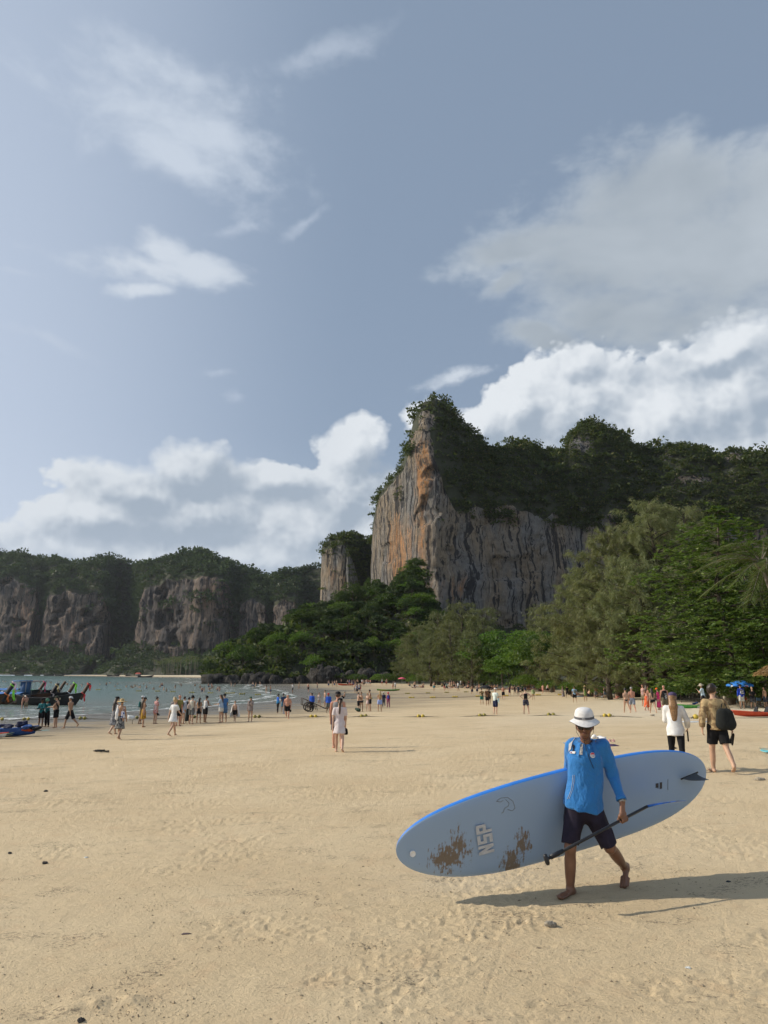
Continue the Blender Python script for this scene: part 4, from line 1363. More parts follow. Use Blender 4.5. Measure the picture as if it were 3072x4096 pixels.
# ------------------------------------------------------------------ people: one continuous skin grown from a posed skeleton
class Field:
    def __init__(s, lo, hi, h):
        s.lo, s.h = np.asarray(lo, float), h
        s.n = np.maximum(np.ceil((np.asarray(hi, float) - s.lo) / h).astype(int) + 2, 4)
        s.d = np.full(s.n, 9.0, np.float32)
        s.ax = [s.lo[i] + h * np.arange(s.n[i]) for i in range(3)]

    def add(s, p, k=.03):
        a, b, ra, rb = np.asarray(p['a'], float), np.asarray(p['b'], float), p['ra'], p['rb']
        fl = p.get('flat', 1.0)
        m = max(ra, rb) * max(fl, 1) + k + 2.5 * s.h
        i0 = np.clip(np.floor((np.minimum(a, b) - m - s.lo) / s.h).astype(int), 0, s.n - 1)
        i1 = np.clip(np.ceil((np.maximum(a, b) + m - s.lo) / s.h).astype(int) + 1, 1, s.n)
        if (i1 <= i0).any():
            return
        sl = tuple(slice(x, y) for x, y in zip(i0, i1))
        g = np.stack(np.meshgrid(*[s.ax[i][sl[i]] for i in range(3)], indexing='ij'), -1)
        w = b - a
        L2 = max(float(w @ w), 1e-12)
        q = g - a
        t = np.clip(q @ w / L2, 0, 1)
        q = q - t[..., None] * w
        if 'front' in p and fl != 1.0:
            f = p['front']
            q = q + (q @ f)[..., None] * f * (1 / fl - 1)
        r = ra + (rb - ra) * t
        if 'mid' in p:
            r = r + p['mid'] * np.sin(np.pi * t)
        d = np.sqrt((q * q).sum(-1)) - r
        wl = math.sqrt(L2)
        for (pt, nv) in p.get('planes', ()):
            d = np.maximum(d, (g - pt) @ nv)
        if 'wr' in p:
            d = d + p['wr'] * fbm(g * np.array([9, 9, 5]) + p.get('seed', 0), 2, s=3)
        d = d.astype(np.float32)
        o = s.d[sl]
        if k > 0:
            hh = np.clip(.5 + .5 * (o - d) / k, 0, 1)
            s.d[sl] = o * (1 - hh) + d * hh - k * hh * (1 - hh)
        else:
            s.d[sl] = np.minimum(o, d)

    def mesh(s):
        d, n = s.d, s.n
        ins = d < 0
        cn = [(i, j, k) for i in (0, 1) for j in (0, 1) for k in (0, 1)]

        def c(a, o):
            return a[o[0]:n[0] - 1 + o[0], o[1]:n[1] - 1 + o[1], o[2]:n[2] - 1 + o[2]]
        cnt = sum(c(ins, o).astype(np.int8) for o in cn)
        act = (cnt > 0) & (cnt < 8)
        idx = np.full(act.shape, -1, np.int64)
        ii = np.argwhere(act)
        idx[act] = np.arange(len(ii))
        acc = np.zeros((len(ii), 3))
        num = np.zeros(len(ii))
        for a in range(3):
            for o in cn:
                if o[a]:
                    continue
                o2 = list(o); o2[a] = 1
                v0 = d[ii[:, 0] + o[0], ii[:, 1] + o[1], ii[:, 2] + o[2]]
                v1 = d[ii[:, 0] + o2[0], ii[:, 1] + o2[1], ii[:, 2] + o2[2]]
                cr = (v0 < 0) != (v1 < 0)
                t = np.where(cr, v0 / np.where(v0 == v1, 1, v0 - v1), 0)
                p = ii + np.array(o)
                p = p.astype(float)
                p[:, a] += t
                acc += p * cr[:, None]
                num += cr
        V = s.lo + s.h * acc / np.maximum(num, 1)[:, None]
        Q = []
        for a in range(3):
            b, e = (a + 1) % 3, (a + 2) % 3
            sl0 = [slice(1, n[i] - 1) for i in range(3)]
            sl0[a] = slice(0, n[a] - 1)
            sl1 = list(sl0); sl1[a] = slice(1, n[a])
            s0, s1 = ins[tuple(sl0)], ins[tuple(sl1)]
            w = np.argwhere(s0 != s1)
            if not len(w):
                continue
            fl = s0[w[:, 0], w[:, 1], w[:, 2]]
            g = w + np.array([1 if i != a else 0 for i in range(3)])

            def cell(db, de):
                x = g.copy(); x[:, b] += db; x[:, e] += de
                return idx[x[:, 0], x[:, 1], x[:, 2]]
            q = np.stack([cell(-1, -1), cell(0, -1), cell(0, 0), cell(-1, 0)], 1)
            q[~fl] = q[~fl][:, ::-1]
            Q.append(q)
        return V, np.concatenate(Q)


def grow(name, prims, h, m, parent, k=.03, pad=.05, subtract=None):
    pts = np.array([p['a'] for p in prims] + [p['b'] for p in prims], float)
    mr = max(max(p['ra'], p['rb']) * max(1, p.get('flat', 1)) for p in prims) + pad
    f = Field(pts.min(0) - mr, pts.max(0) + mr, h)
    for p in prims:
        f.add(p, p.get('k', k))
    V, Q = f.mesh()
    return obj(name, V, Q, m, parent)


def cap_(a, b, ra, rb=None, **kw):
    return dict(a=np.asarray(a, float), b=np.asarray(b, float), ra=ra, rb=ra if rb is None else rb, **kw)


def nv(v):
    v = np.asarray(v, float)
    return v / (np.linalg.norm(v) + 1e-9)


POSES = {  # legs: (forward, knee, spread); arms: (forward, out, elbow) in degrees, L then R; lean, head pitch, head yaw
    'stand': dict(l=((2, 3, 3), (-2, 2, 3)), a=((4, 7, 10), (0, 7, 12)), lean=2, hp=5, hy=0),
    'shift': dict(l=((8, 14, 5), (-3, 0, 2)), a=((6, 8, 25), (-4, 8, 12)), lean=2, hp=8, hy=15),
    'walk': dict(l=((24, 8, 2), (-20, 22, 2)), a=((-20, 7, 12), (20, 7, 25)), lean=4, hp=6, hy=0),
    'walk2': dict(l=((-22, 26, 2), (22, 6, 2)), a=((20, 8, 22), (-18, 7, 10)), lean=4, hp=4, hy=0),
    'step': dict(l=((14, 4, 2), (-13, 24, 2)), a=((-10, 9, 14), (12, 9, 18)), lean=3, hp=8, hy=0),
    'hips': dict(l=((2, 2, 7), (-2, 2, 7)), a=((-22, 48, 95), (-22, 48, 95)), lean=0, hp=0, hy=20, elbow_in=1),
    'face': dict(l=((2, 2, 3), (-2, 3, 3)), a=((35, 10, 125), (2, 8, 12)), lean=3, hp=10, hy=0),
    'hold': dict(l=((2, 2, 4), (-2, 3, 4)), a=((18, 8, 75), (14, 8, 80)), lean=2, hp=16, hy=0),
    'carry': dict(l=((18, 6, 2), (-16, 20, 2)), a=((5, 10, 10), (10, 12, 60)), lean=3, hp=6, hy=0),
    'bend': dict(l=((8, 4, 4), (-2, 2, 4)), a=((34, 8, 50), (30, 8, 40)), lean=24, hp=38, hy=0),
    'look': dict(l=((2, 2, 3), (-2, 3, 3)), a=((48, 12, 110), (46, 12, 112)), lean=2, hp=0, hy=0),
    'sit': dict(l=((130, 105, 8), (124, 98, 10)), a=((-28, 14, 8), (40, 8, 60)), lean=-14, hp=8, hy=15),
    'lie': dict(l=((62, 105, 4), (52, 88, 4)), a=((20, 20, 20), (10, 20, 20)), lean=0, hp=0, hy=0, flat=1),
    'lieflat': dict(l=((3, 4, 5), (2, 2, 5)), a=((8, 20, 10), (4, 16, 14)), lean=0, hp=0, hy=0, flat=1),
    'wave': dict(l=((6, 4, 5), (-8, 6, 4)), a=((30, 70, 40), (0, 20, 20)), lean=4, hp=0, hy=0),
}


def skeleton(pose, H, g=1.0, fem=False, jit=None, kid=False):
    P = POSES[pose] if isinstance(pose, str) else pose
    s = H / 1.75
    j = (lambda v: 0) if jit is None else (lambda v: float(jit.normal(0, v)))
    J = dict(s=s, g=g, fem=fem)
    hipw = (.092 if fem else .088) * s
    shw = (.165 if fem else .185) * s * (.5 + .5 * g)
    pel = np.array([0, 0, .93]) * s
    ln = R(P['lean'] + j(1.5))
    U = np.array([0, math.sin(ln), math.cos(ln)])
    Fv = np.array([0, math.cos(ln), -math.sin(ln)])
    S = np.array([1.0, 0, 0])
    J.update(pel=pel, U=U, F=Fv, S=S, neck=pel + U * .555 * s)
    for sd, nm, (fw, kn, sp) in ((-1, 'L', P['l'][0]), (1, 'R', P['l'][1])):
        fw, kn, sp = R(fw + j(2)), R(max(kn + j(2), 0)), R(sp + j(1))
        hip = pel + S * sd * hipw - np.array([0, 0, .02 * s])
        kd_ = nv([sd * math.sin(sp), math.sin(fw), -math.cos(fw)])
        knee = hip + kd_ * .425 * s
        sh = fw - kn
        ad = nv([sd * math.sin(sp) * .5, math.sin(sh), -math.cos(sh)])
        ank = knee + ad * .40 * s
        tilt = max(0.0, -sh - R(14)) * 1.15
        fd = nv([sd * .22, math.cos(tilt), -math.sin(tilt)])
        J['h' + nm], J['k' + nm], J['a' + nm] = hip, knee, ank
        J['t' + nm] = ank + fd * .165 * s + np.array([0, 0, -.062 * s * math.cos(tilt)])
        J['q' + nm] = ank - fd * .045 * s + np.array([0, 0, -.058 * s])
    for sd, nm, (fw, out, eb) in ((-1, 'L', P['a'][0]), (1, 'R', P['a'][1])):
        fw, out, eb = R(fw + j(4)), R(out + j(2)), R(eb + j(5))
        sh = pel + U * .475 * s + S * sd * shw
        up = nv([sd * math.sin(out), math.sin(fw + ln * .4) * math.cos(out), -math.cos(fw + ln * .4) * math.cos(out)])
        el_ = sh + up * .285 * s
        f2 = fw + eb
        inn = -.35 * math.sin(min(eb, 1.5)) if not P.get('elbow_in') else -1.15
        fo = nv([sd * (math.sin(out) * .5 + inn), math.sin(f2) if not P.get('elbow_in') else .15, -math.cos(f2) if not P.get('elbow_in') else -.62])
        wr_ = el_ + fo * .25 * s
        J['s' + nm], J['e' + nm], J['w' + nm] = sh, el_, wr_
        J['f' + nm] = wr_ + nv(fo * .9 + np.array([0, 0, -.25])) * .15 * s
    hp, hy = R(P['hp'] + j(3)), R(P['hy'] + j(8))
    hu = nv(U + np.array([0, .18 * math.sin(hp), 0]))
    J['hf'] = nv([-math.sin(hy) * math.cos(hp), math.cos(hy) * math.cos(hp), -math.sin(hp)])
    J['hu'] = nv(np.array([0, 0, 1]) - J['hf'] * J['hf'][2])
    J['head'] = J['neck'] + hu * (.155 if not kid else .17) * s + Fv * .025 * s
    if P.get('flat'):
        M = rotm(rx=R(90))       # lying on the back, head towards -y
        for k_, v in list(J.items()):
            if isinstance(v, np.ndarray):
                J[k_] = v @ M.T
    low = min(min(J[q][2] for q in ('tL', 'tR', 'qL', 'qR')) - .024 * s, (J['pel'][2] - .12 * s) if (P.get('flat') or pose == 'sit') else 9)
    for k_, v in J.items():
        if isinstance(v, np.ndarray) and k_ not in ('U', 'F', 'S', 'hf', 'hu'):
            v[2] -= low
    return J


def T(J, x, z, f=0.0):
    """a point of the trunk: sideways, from hips (0) to neck (1), forwards"""
    return J['pel'] + J['S'] * x * J['s'] + (J['neck'] - J['pel']) * z + J['F'] * f * J['s']


def torso(J, o=0.0):
    s, g, F_ = J['s'], J['g'], J['F']
    f = dict(front=F_)
    fem = J['fem']
    w = lambda r: r * s * g + o
    L = [cap_(T(J, -.055, .02), T(J, .055, .02), w(.112 if fem else .104), flat=.86, **f),
         cap_(T(J, 0, .14), T(J, 0, .42), w(.122 if fem else .128), w(.112 if fem else .130), flat=.74, **f),
         cap_(T(J, 0, .44), T(J, 0, .74), w(.122 if fem else .138), w(.140 if fem else .156), flat=.68, **f),
         cap_(J['sL'] - J['S'] * -.035 * s, J['sR'] + J['S'] * -.035 * s, .058 * s + o, flat=.95, **f)]
    if fem:
        for sd in (-1, 1):
            L.append(cap_(T(J, sd * .068, .60, .085), T(J, sd * .068, .58, .095), .056 * s + o * .8))
    if g > 1.15:
        L.append(cap_(T(J, 0, .22, .05), T(J, 0, .34, .04), .125 * s * g + o, flat=.9, **f))
    return L


def arm(J, nm, o=0.0, frac=1.0):
    s = J['s']
    q = .5 + .5 * J['g'] if not J['fem'] else .9
    a, b, c = J['s' + nm], J['e' + nm], J['w' + nm]
    if frac <= .5:
        e = a + (b - a) * frac * 2
        n_ = nv(b - a)
        return [cap_(a, e, .050 * s * q + o, .047 * s * q + o * 1.35, planes=[(e, n_)])]
    out = [cap_(a, b, .050 * s * q + o, .038 * s * q + o, mid=.004 * s)]
    e = b + (c - b) * (frac - .5) * 2
    kw = dict(planes=[(e, nv(c - b))]) if frac < 1 or o > 0 else {}
    out.append(cap_(b, e, .038 * s * q + o, .026 * s * q + o * 1.2, mid=.005 * s, **kw))
    return out


def leg(J, nm, o=0.0, frac=1.0, flare=0.0):
    s = J['s']
    q = .45 + .55 * J['g']
    a, b, c = J['h' + nm], J['k' + nm], J['a' + nm]
    if frac <= .5:
        e = a + (b - a) * frac * 2
        return [cap_(a, e, .088 * s * q + o, (.088 - .032 * frac * 2) * s * q + o + flare, planes=[(e, nv(b - a))])]
    out = [cap_(a, b, .088 * s * q + o, .053 * s * q + o, mid=.006 * s)]
    e = b + (c - b) * (frac - .5) * 2
    kw = dict(planes=[(e, nv(c - b))]) if o > 0 else {}
    out.append(cap_(b, e, .050 * s * q + o, .034 * s * q + o + flare, mid=.013 * s, **kw))
    return out


def hand_prims(J, nm, curl=.5, thumb_in=True):
    """palm, four unequal bent fingers and a thumb from the side of the palm"""
    s = J['s']
    w, f = J['w' + nm], J['f' + nm]
    d = nv(f - w)
    sd = -1 if nm == 'L' else 1
    # palm faces the thigh, the thumb points forwards
    fwd = J['F'] - d * (J['F'] @ d)
    fwd = nv(fwd)
    inn = nv(np.cross(d, fwd)) * (1 if nm == 'L' else -1)
    if inn @ J['S'] * sd > 0:
        inn = -inn
    out = [cap_(w, w + d * .075 * s, .026 * s, .030 * s, front=inn, flat=.62, k=.02)]
    for i, L in enumerate((.070, .078, .073, .058)):
        o = fwd * (.026 - .0175 * i) * s
        b = w + d * .085 * s + o
        m = b + nv(d + inn * curl * .8) * L * .5 * s
        e = m + nv(d * (1 - curl) + inn * curl * 1.5) * L * .55 * s
        out += [cap_(b, m, .0092 * s, .0085 * s, k=.006), cap_(m, e, .0085 * s, .0068 * s, k=.004)]
    b = w + d * .030 * s + fwd * .024 * s
    m = b + nv(fwd * .8 + d * .75 + inn * .25) * .042 * s
    e = m + nv(d + fwd * .15 + inn * .45) * .036 * s
    return out + [cap_(b, m, .012 * s, .0095 * s, k=.008), cap_(m, e, .0095 * s, .0075 * s, k=.004)]


def body_prims(J, h, curl=(.5, .5), skip=''):
    s = J['s']
    L = torso(J)
    for nm in 'LR':
        L += arm(J, nm) + leg(J, nm)
        a, t, q = J['a' + nm], J['t' + nm], J['q' + nm]
        L += [cap_(a, q + (t - q) * .15, .038 * s, .030 * s), cap_(q, t, .031 * s, .026 * s, flat=1.0)]
        mid = q + (t - q) * .62
        side = nv(J['S'] - nv(t - q) * (J['S'] @ nv(t - q)))
        if h < .02:
            for i in range(5):
                o = side * (i - 2) * .0185 * s
                big = (i == 0 and nm == 'R') or (i == 4 and nm == 'L')
                sm = (i == 4 and nm == 'R') or (i == 0 and nm == 'L')
                L.append(cap_(mid + o * .8, t + o * .95 + nv(t - q) * (.020 if big else -.006 if sm else .010) * s, .017 * s, .0125 * s if big else .0085 * s, k=.005))
            if nm not in skip:
                L += hand_prims(J, nm, curl[0 if nm == 'L' else 1])
        else:
            L.append(cap_(mid - side * .02 * s, mid + side * .02 * s, .026 * s))
            L.append(cap_(J['w' + nm], J['f' + nm], .026 * s, .028 * s))
    hd, hf, hu = J['head'], J['hf'], J['hu']
    L += [cap_(J['neck'] - J['U'] * .05 * s, hd - hu * .03 * s, .056 * s, .050 * s),
          cap_(hd + hu * .030 * s - hf * .012 * s, hd + hu * .040 * s - hf * .012 * s, .082 * s, .084 * s, front=hf, flat=1.16),
          cap_(hd - hu * .045 * s + hf * .028 * s, hd + hu * .01 * s + hf * .012 * s, .050 * s, .066 * s, front=hf, flat=1.05)]
    sv = nv(np.cross(hf, hu))
    J['hs'] = sv
    if h < .032:
        L.append(cap_(hd + hf * .092 * s + hu * .006 * s, hd + hf * .106 * s - hu * .018 * s, .010 * s, .014 * s, k=.012))     # nose
        for q in (-1, 1):
            L.append(cap_(hd + sv * q * .080 * s + hu * .018 * s - hf * .005 * s, hd + sv * q * .080 * s - hu * .020 * s - hf * .002 * s, .014 * s, .011 * s, k=.008))
    return L


SKIN = {'pale': (.56, .36, .26), 'fair': (.50, .31, .21), 'tan': (.40, .235, .145), 'brown': (.24, .125, .07), 'dark': (.135, .068, .038), 'burnt': (.50, .25, .17)}
HAIRC = {'black': (.012, .010, .009), 'brown': (.055, .030, .016), 'dark': (.028, .017, .011), 'blond': (.42, .29, .13), 'grey': (.30, .28, .26), 'auburn': (.13, .055, .025), 'gold': (.23, .125, .05)}


def skinmat(k):
    return pmat('skin ' + k, SKIN[k], .52, .10, 6, spec=.35)


def cloth(c, pat=None, sc=9.0):
    nm = 'cloth ' + '_'.join('%.3f' % x for x in c) + (('p' + '_'.join('%.2f' % x for x in pat) + '%.1f' % sc) if pat else '')
    if pat:
        return pmat(nm, c, .85, 0, sc, c2=pat, detail=2, lo=.46, hi=.54, spec=.2)
    return pmat(nm, c, .85, .14, 4, spec=.2)


def hair_(J, style, col, h, par, hat=False):
    s, hd, hf, hu, sv = J['s'], J['head'], J['hf'], J['hu'], J['hs']
    m = pmat('hair ' + col, HAIRC[col], .45, .35, 40, spec=.5)
    if style == 'bald':
        return
    c = hd + hu * .042 * s - hf * .018 * s
    face = [(hd + hf * .035 * s + hu * .052 * s, nv(hf * .80 - hu * .60)), (hd - hu * .085 * s, -hu)] + ([(hd + hu * .050 * s, hu)] if hat else [])
    L = [cap_(c - hu * .01 * s, c + hu * .006 * s, .093 * s, .094 * s, front=hf, flat=1.14, planes=face)]
    if style == 'curly':
        L = [cap_(c - hu * .005 * s, c + hu * .028 * s, .098 * s, .103 * s, front=hf, flat=1.12, planes=face, wr=.022)]
    U = J['U']
    back = -J['F']
    if style in ('long', 'longer'):
        n = .36 if style == 'long' else .52
        b0 = hd - hf * .075 * s
        b1 = J['neck'] + back * .095 * s - U * .04 * s
        b2 = J['neck'] + back * .125 * s - U * (n * .62) * s
        L += [cap_(b0, b1, .082 * s, .098 * s, front=J['F'], flat=.6, planes=[(hd + hf * .01 * s, hf)] + ([(hd + hu * .050 * s, hu)] if hat else [])), cap_(b1, b2, .098 * s, .052 * s, front=J['F'], flat=.5, wr=.012)]
    if style == 'pony':
        b0 = hd - hf * .105 * s + hu * .05 * s
        b1 = b0 - hf * .05 * s - hu * .10 * s
        b2 = J['neck'] + back * .13 * s - U * .22 * s
        L += [cap_(b0, b1, .035 * s, .044 * s), cap_(b1, b2, .044 * s, .026 * s)]
    if style == 'bun':
        L.append(cap_(hd - hf * .06 * s + hu * .13 * s, hd - hf * .07 * s + hu * .14 * s, .042 * s))
    grow('hair', L, max(h * .8, .008), m, par, k=.02)


def hat_(J, style, col, h, par, band=None):
    s, hd, hf, hu, sv = J['s'], J['head'], J['hf'], J['hu'], J['hs']
    m = cloth(col)
    rot = np.stack([sv, hf, hu], 1)
    c = hd + hu * .045 * s - hf * .008 * s
    mb = MB()
    seg = 20 if h < .02 else 12
    if style in ('cap', 'capback'):
        mb.lathe(np.array([(.092, 0), (.094, .03), (.088, .058), (.066, .083), (.03, .096), (.002, .099)]) * s, seg, c, 1, 1.14, rot)
        sg = 1 if style == 'cap' else -1
        a = np.linspace(-1.15, 1.15, 9)
        inner = c + (np.sin(a)[:, None] * sv * .088 + np.cos(a)[:, None] * hf * sg * .098) * s + hu * .010 * s
        outer = c + (np.sin(a)[:, None] * sv * .086 + (np.cos(a) * .075 + .098)[:, None] * hf * sg) * s - hu * (.012 * s)
        mb.grid(np.stack([inner, outer, outer - hu * .006 * s, inner - hu * .006 * s]))
    else:
        br, dr = {'sun': (.20, .035), 'wide': (.235, .05), 'bucket': (.135, .055)}[style]
        pr = [(br, -dr), (br * .8, -dr * .42), (.098, 0), (.097, .03), (.092, .062), (.07, .092), (.035, .104), (.002, .107)]
        mb.lathe(np.array(pr) * s, seg, c, 1, 1.12, rot)
        mb.lathe(np.array([(.096, -.003), (br * .8, -dr * .42 - .006), (br, -dr - .004), (br, -dr)]) * s, seg, c, 1, 1.12, rot)
    o = mb.build('hat', m, par)
    if band and style not in ('cap', 'capback'):
        b = MB().lathe(np.array([(.0995, .004), (.0985, .030)]) * s, seg, c, 1, 1.12, rot)
        b.build('hat_band', cloth(band), o)
    return o


def wear_(J, kind, col, h, par, pat=None, sc=9.0, **kw):
    s, F_ = J['s'], J['F']
    m = cloth(col, pat, sc)
    wr = dict(wr=.010 if h < .02 else .006)
    neckcut = [(T(J, 0, .94), nv(J['U'] + F_ * .25))]
    L, nm = [], kind
    f = dict(front=F_)
    g = J['g']
    if kind in ('tee', 'shirt', 'long', 'tank', 'blouse', 'jacket'):
        o = {'tee': .016, 'shirt': .030, 'long': .016, 'tank': .012, 'blouse': .034, 'jacket': .03}[kind] * s
        hem = kw.get('hem', -.10)
        tp = torso(J, o)
        hemc = T(J, 0, hem)
        pl = [(hemc, -J['U']), (T(J, 0, .97 if kind != 'tank' else .90), nv(J['U'] + F_ * .25))]
        for q in tp:
            q['planes'] = list(pl)
            q.update(wr)
        if kind == 'tank':
            tp = tp[:-1] + tp[4:] if False else [q for i_, q in enumerate(tp) if i_ != 3]
            for sd in (-1, 1):
                tp.append(cap_(T(J, sd * .085, .86, -.02), T(J, sd * .085, .90, .02), .05 * s, flat=1))
        L = tp + [cap_(T(J, 0, .30), T(J, 0, hem - .05), .130 * s * g + o, .145 * s * g + o * 1.4, flat=.82, planes=pl, **f, **wr)]
        if kind in ('tee', 'shirt'):
            for n_ in 'LR':
                L += arm(J, n_, .018 * s, .34)
        elif kind != 'tank':
            for n_ in 'LR':
                q = arm(J, n_, (.015 if kind == 'long' else .026) * s, kw.get('sleeve', .96))
                for x in q:
                    x.update(wr)
                L += q
        nm = 'shirt'
    elif kind in ('shorts', 'trunks', 'pants', 'leggings', 'hotpants'):
        fr = {'shorts': .42, 'trunks': .36, 'pants': .98, 'leggings': .97, 'hotpants': .12}[kind]
        fr = kw.get('frac', fr)
        o = {'shorts': .024, 'trunks': .020, 'pants': .022, 'leggings': .007, 'hotpants': .012}[kind] * s
        top = [(T(J, 0, kw.get('top', .16)), J['U'])]
        L = [cap_(T(J, -.055, .02), T(J, .055, .02), (.112 if J['fem'] else .104) * s * g + o, flat=.86, planes=top, **f), cap_(T(J, 0, .05), T(J, 0, .25), .128 * s * g + o * .8, flat=.76, planes=top, **f)]
        if g > 1.15:
            L[1]['ra'] = L[1]['rb'] = .13 * s * g + o
        for n_ in 'LR':
            q = leg(J, n_, o, fr, .016 * s if kind in ('shorts', 'trunks') else 0)
            for x in q:
                x.update(wr)
            L += q
        nm = {'pants': 'trousers', 'leggings': 'leggings'}.get(kind, 'shorts')
    elif kind in ('dress', 'skirt', 'sarong'):
        hem = kw.get('hem', .55)     # as a share of the way from hips to ankles
        dn = (J['aL'] + J['aR']) / 2
        e = J['pel'] + (dn - J['pel']) * hem
        n_ = nv(J['pel'] - e)
        fl = kw.get('flare', .24) * s
        pl = [(e, -n_)]
        L = [cap_(T(J, 0, .10), e, .125 * s * g + .018 * s, fl, flat=.84, planes=pl + [(T(J, 0, .20), J['U'])], **f, wr=.014)]
        if kind == 'dress':
            o = .020 * s
            for q in torso(J, o):
                q['planes'] = [(T(J, 0, .90 if not kw.get('sleeves') else .96), nv(J['U'] + F_ * .25))]
                L.append(q)
            L[0]['planes'] = pl
            if kw.get('sleeves'):
                for n_ in 'LR':
                    L += arm(J, n_, .022 * s, .36)
            else:
                L = [q for i_, q in enumerate(L) if i_ != 4]
        nm = kind
    elif kind == 'bikini':
        o = .007 * s
        bt = torso(J, o)[0]
        bt['planes'] = [(T(J, 0, .12), J['U']), (T(J, 0, -.12), -J['U'])]
        L = [bt]
        b = [cap_(T(J, sd * .068, .60, .085), T(J, sd * .068, .58, .095), .060 * s) for sd in (-1, 1)]
        rib = torso(J, o)[2]
        rib['planes'] = [(T(J, 0, .595), J['U']), (T(J, 0, .545), -J['U'])]
        grow('bikini_top', b + [rib], h * .8, m, par, k=.01)
        nm = 'bikini_bottom'
    grow(nm, L, h * .9, m, par, k=.025)


def bag_(J, kind, col, label, h, par_obj, side='R', cat=None, pat=None):
    """something carried: its own thing, set where the person holds it"""
    s = J['s']
    m = cloth(col, pat, 14)
    M = par_obj.matrix_basis
    def W(p):
        return np.array(M @ Vector(tuple(p)))
    nm = {'backpack': 'backpack', 'tote': 'tote_bag', 'bigtote': 'tote_bag', 'handbag': 'handbag', 'towel': 'towel', 'shoes': 'sandals', 'crossbag': 'shoulder_bag', 'scarf': 'towel'}[kind]
    o = thing(nm, label, cat or {'backpack': 'backpack', 'towel': 'towel', 'scarf': 'towel', 'shoes': 'sandals'}.get(kind, 'bag'))
    o.matrix_basis = M.copy()
    F_, U, S = J['F'], J['U'], J['S']
    sd = -1 if side == 'L' else 1
    hs = max(h, .012)
    dk = pmat('strap webbing', (.03, .03, .032), .8)
    if kind == 'backpack':
        c0, c1 = T(J, 0, .34, -.165), T(J, 0, .76, -.155)
        grow('pack', [cap_(c0 + S * x * .06 * s, c1 + S * x * .055 * s, .085 * s, .075 * s, front=F_, flat=.75) for x in (-1, 1)], hs, m, o)
        for q in (-1, 1):
            MB().tube([T(J, q * .09, .76, -.10), T(J, q * .10, .92, .0), T(J, q * .10, .74, .115), T(J, q * .12, .45, .04), T(J, q * .10, .36, -.10)], .014 * s, 5).build('strap', dk, o)
    elif kind in ('tote', 'crossbag', 'handbag', 'bigtote'):
        if kind == 'tote':
            c = T(J, sd * .16, .28, -.12); hh, ww = .17, .13
            top = J['s' + side] + U * .055 * s
        elif kind == 'bigtote':
            c = T(J, sd * .12, .26, -.20); hh, ww = .20, .21
            top = J['s' + side] + U * .055 * s
        elif kind == 'crossbag':
            c = T(J, sd * .19, .02, -.02); hh, ww = .09, .09
            top = J['s' + ('L' if side == 'R' else 'R')] + U * .05 * s
        else:
            c = J['f' + side] - np.array([0, 0, .13 * s]); hh, ww = .10, .10
            top = J['f' + side]
        fl = F_ if kind != 'tote' else nv(F_ + S * sd * .6)
        if kind == 'bigtote':
            fl = nv(F_ + S * sd * .3)
        grow('bag', [cap_(c - U * hh * .5 * s + S * x * ww * .35 * s, c + U * hh * .5 * s + S * x * ww * .25 * s, ww * .62 * s, ww * .55 * s, front=fl, flat=.5, wr=.01) for x in (-1, 1)], hs, m, o)
        for q in (-.5, .5):
            MB().tube([c + U * hh * s + S * q * ww * .6 * s, (c + U * hh * s + top) / 2 + S * q * ww * .3 * s, top], .010 * s, 5).build('strap', m if kind != 'crossbag' else dk, o)
    elif kind == 'shoes':
        p = J['f' + side]
        for q in (-.5, .6):
            c = p + F_ * q * .05 * s - np.array([0, 0, .02 * s])
            d = nv(-np.array([0, 0, 1.0]) * .7 + F_ * (.6 + q * .3))
            grow('sandal', [cap_(c - d * .02 * s, c + d * .20 * s, .036 * s, .040 * s, front=S, flat=.45)], max(h * .7, .008), m, o)
    elif kind == 'towel':
        p = J['f' + side]
        grow('cloth', [cap_(p + S * x * .03 + F_ * x * .03, p - np.array([0, 0, .34 * s]) + S * x * .05 * s, .035 * s, .055 * s, front=S, flat=.5, wr=.015) for x in (-1, 1)], hs, m, o)
    elif kind == 'scarf':
        a, b = J['s' + side] + U * .05 * s, T(J, sd * .13, .35, -.14)
        grow('cloth', [cap_(a + F_ * .10 * s - U * .10 * s, a, .05 * s, front=S, flat=1.2), cap_(a, b, .05 * s, .075 * s, front=F_, flat=.5, wr=.012), cap_(b, b - U * .2 * s, .075 * s, .08 * s, front=F_, flat=.4, wr=.012)], hs, m, o)
    return o


_prng = np.random.default_rng(33)
NP_ = [0]


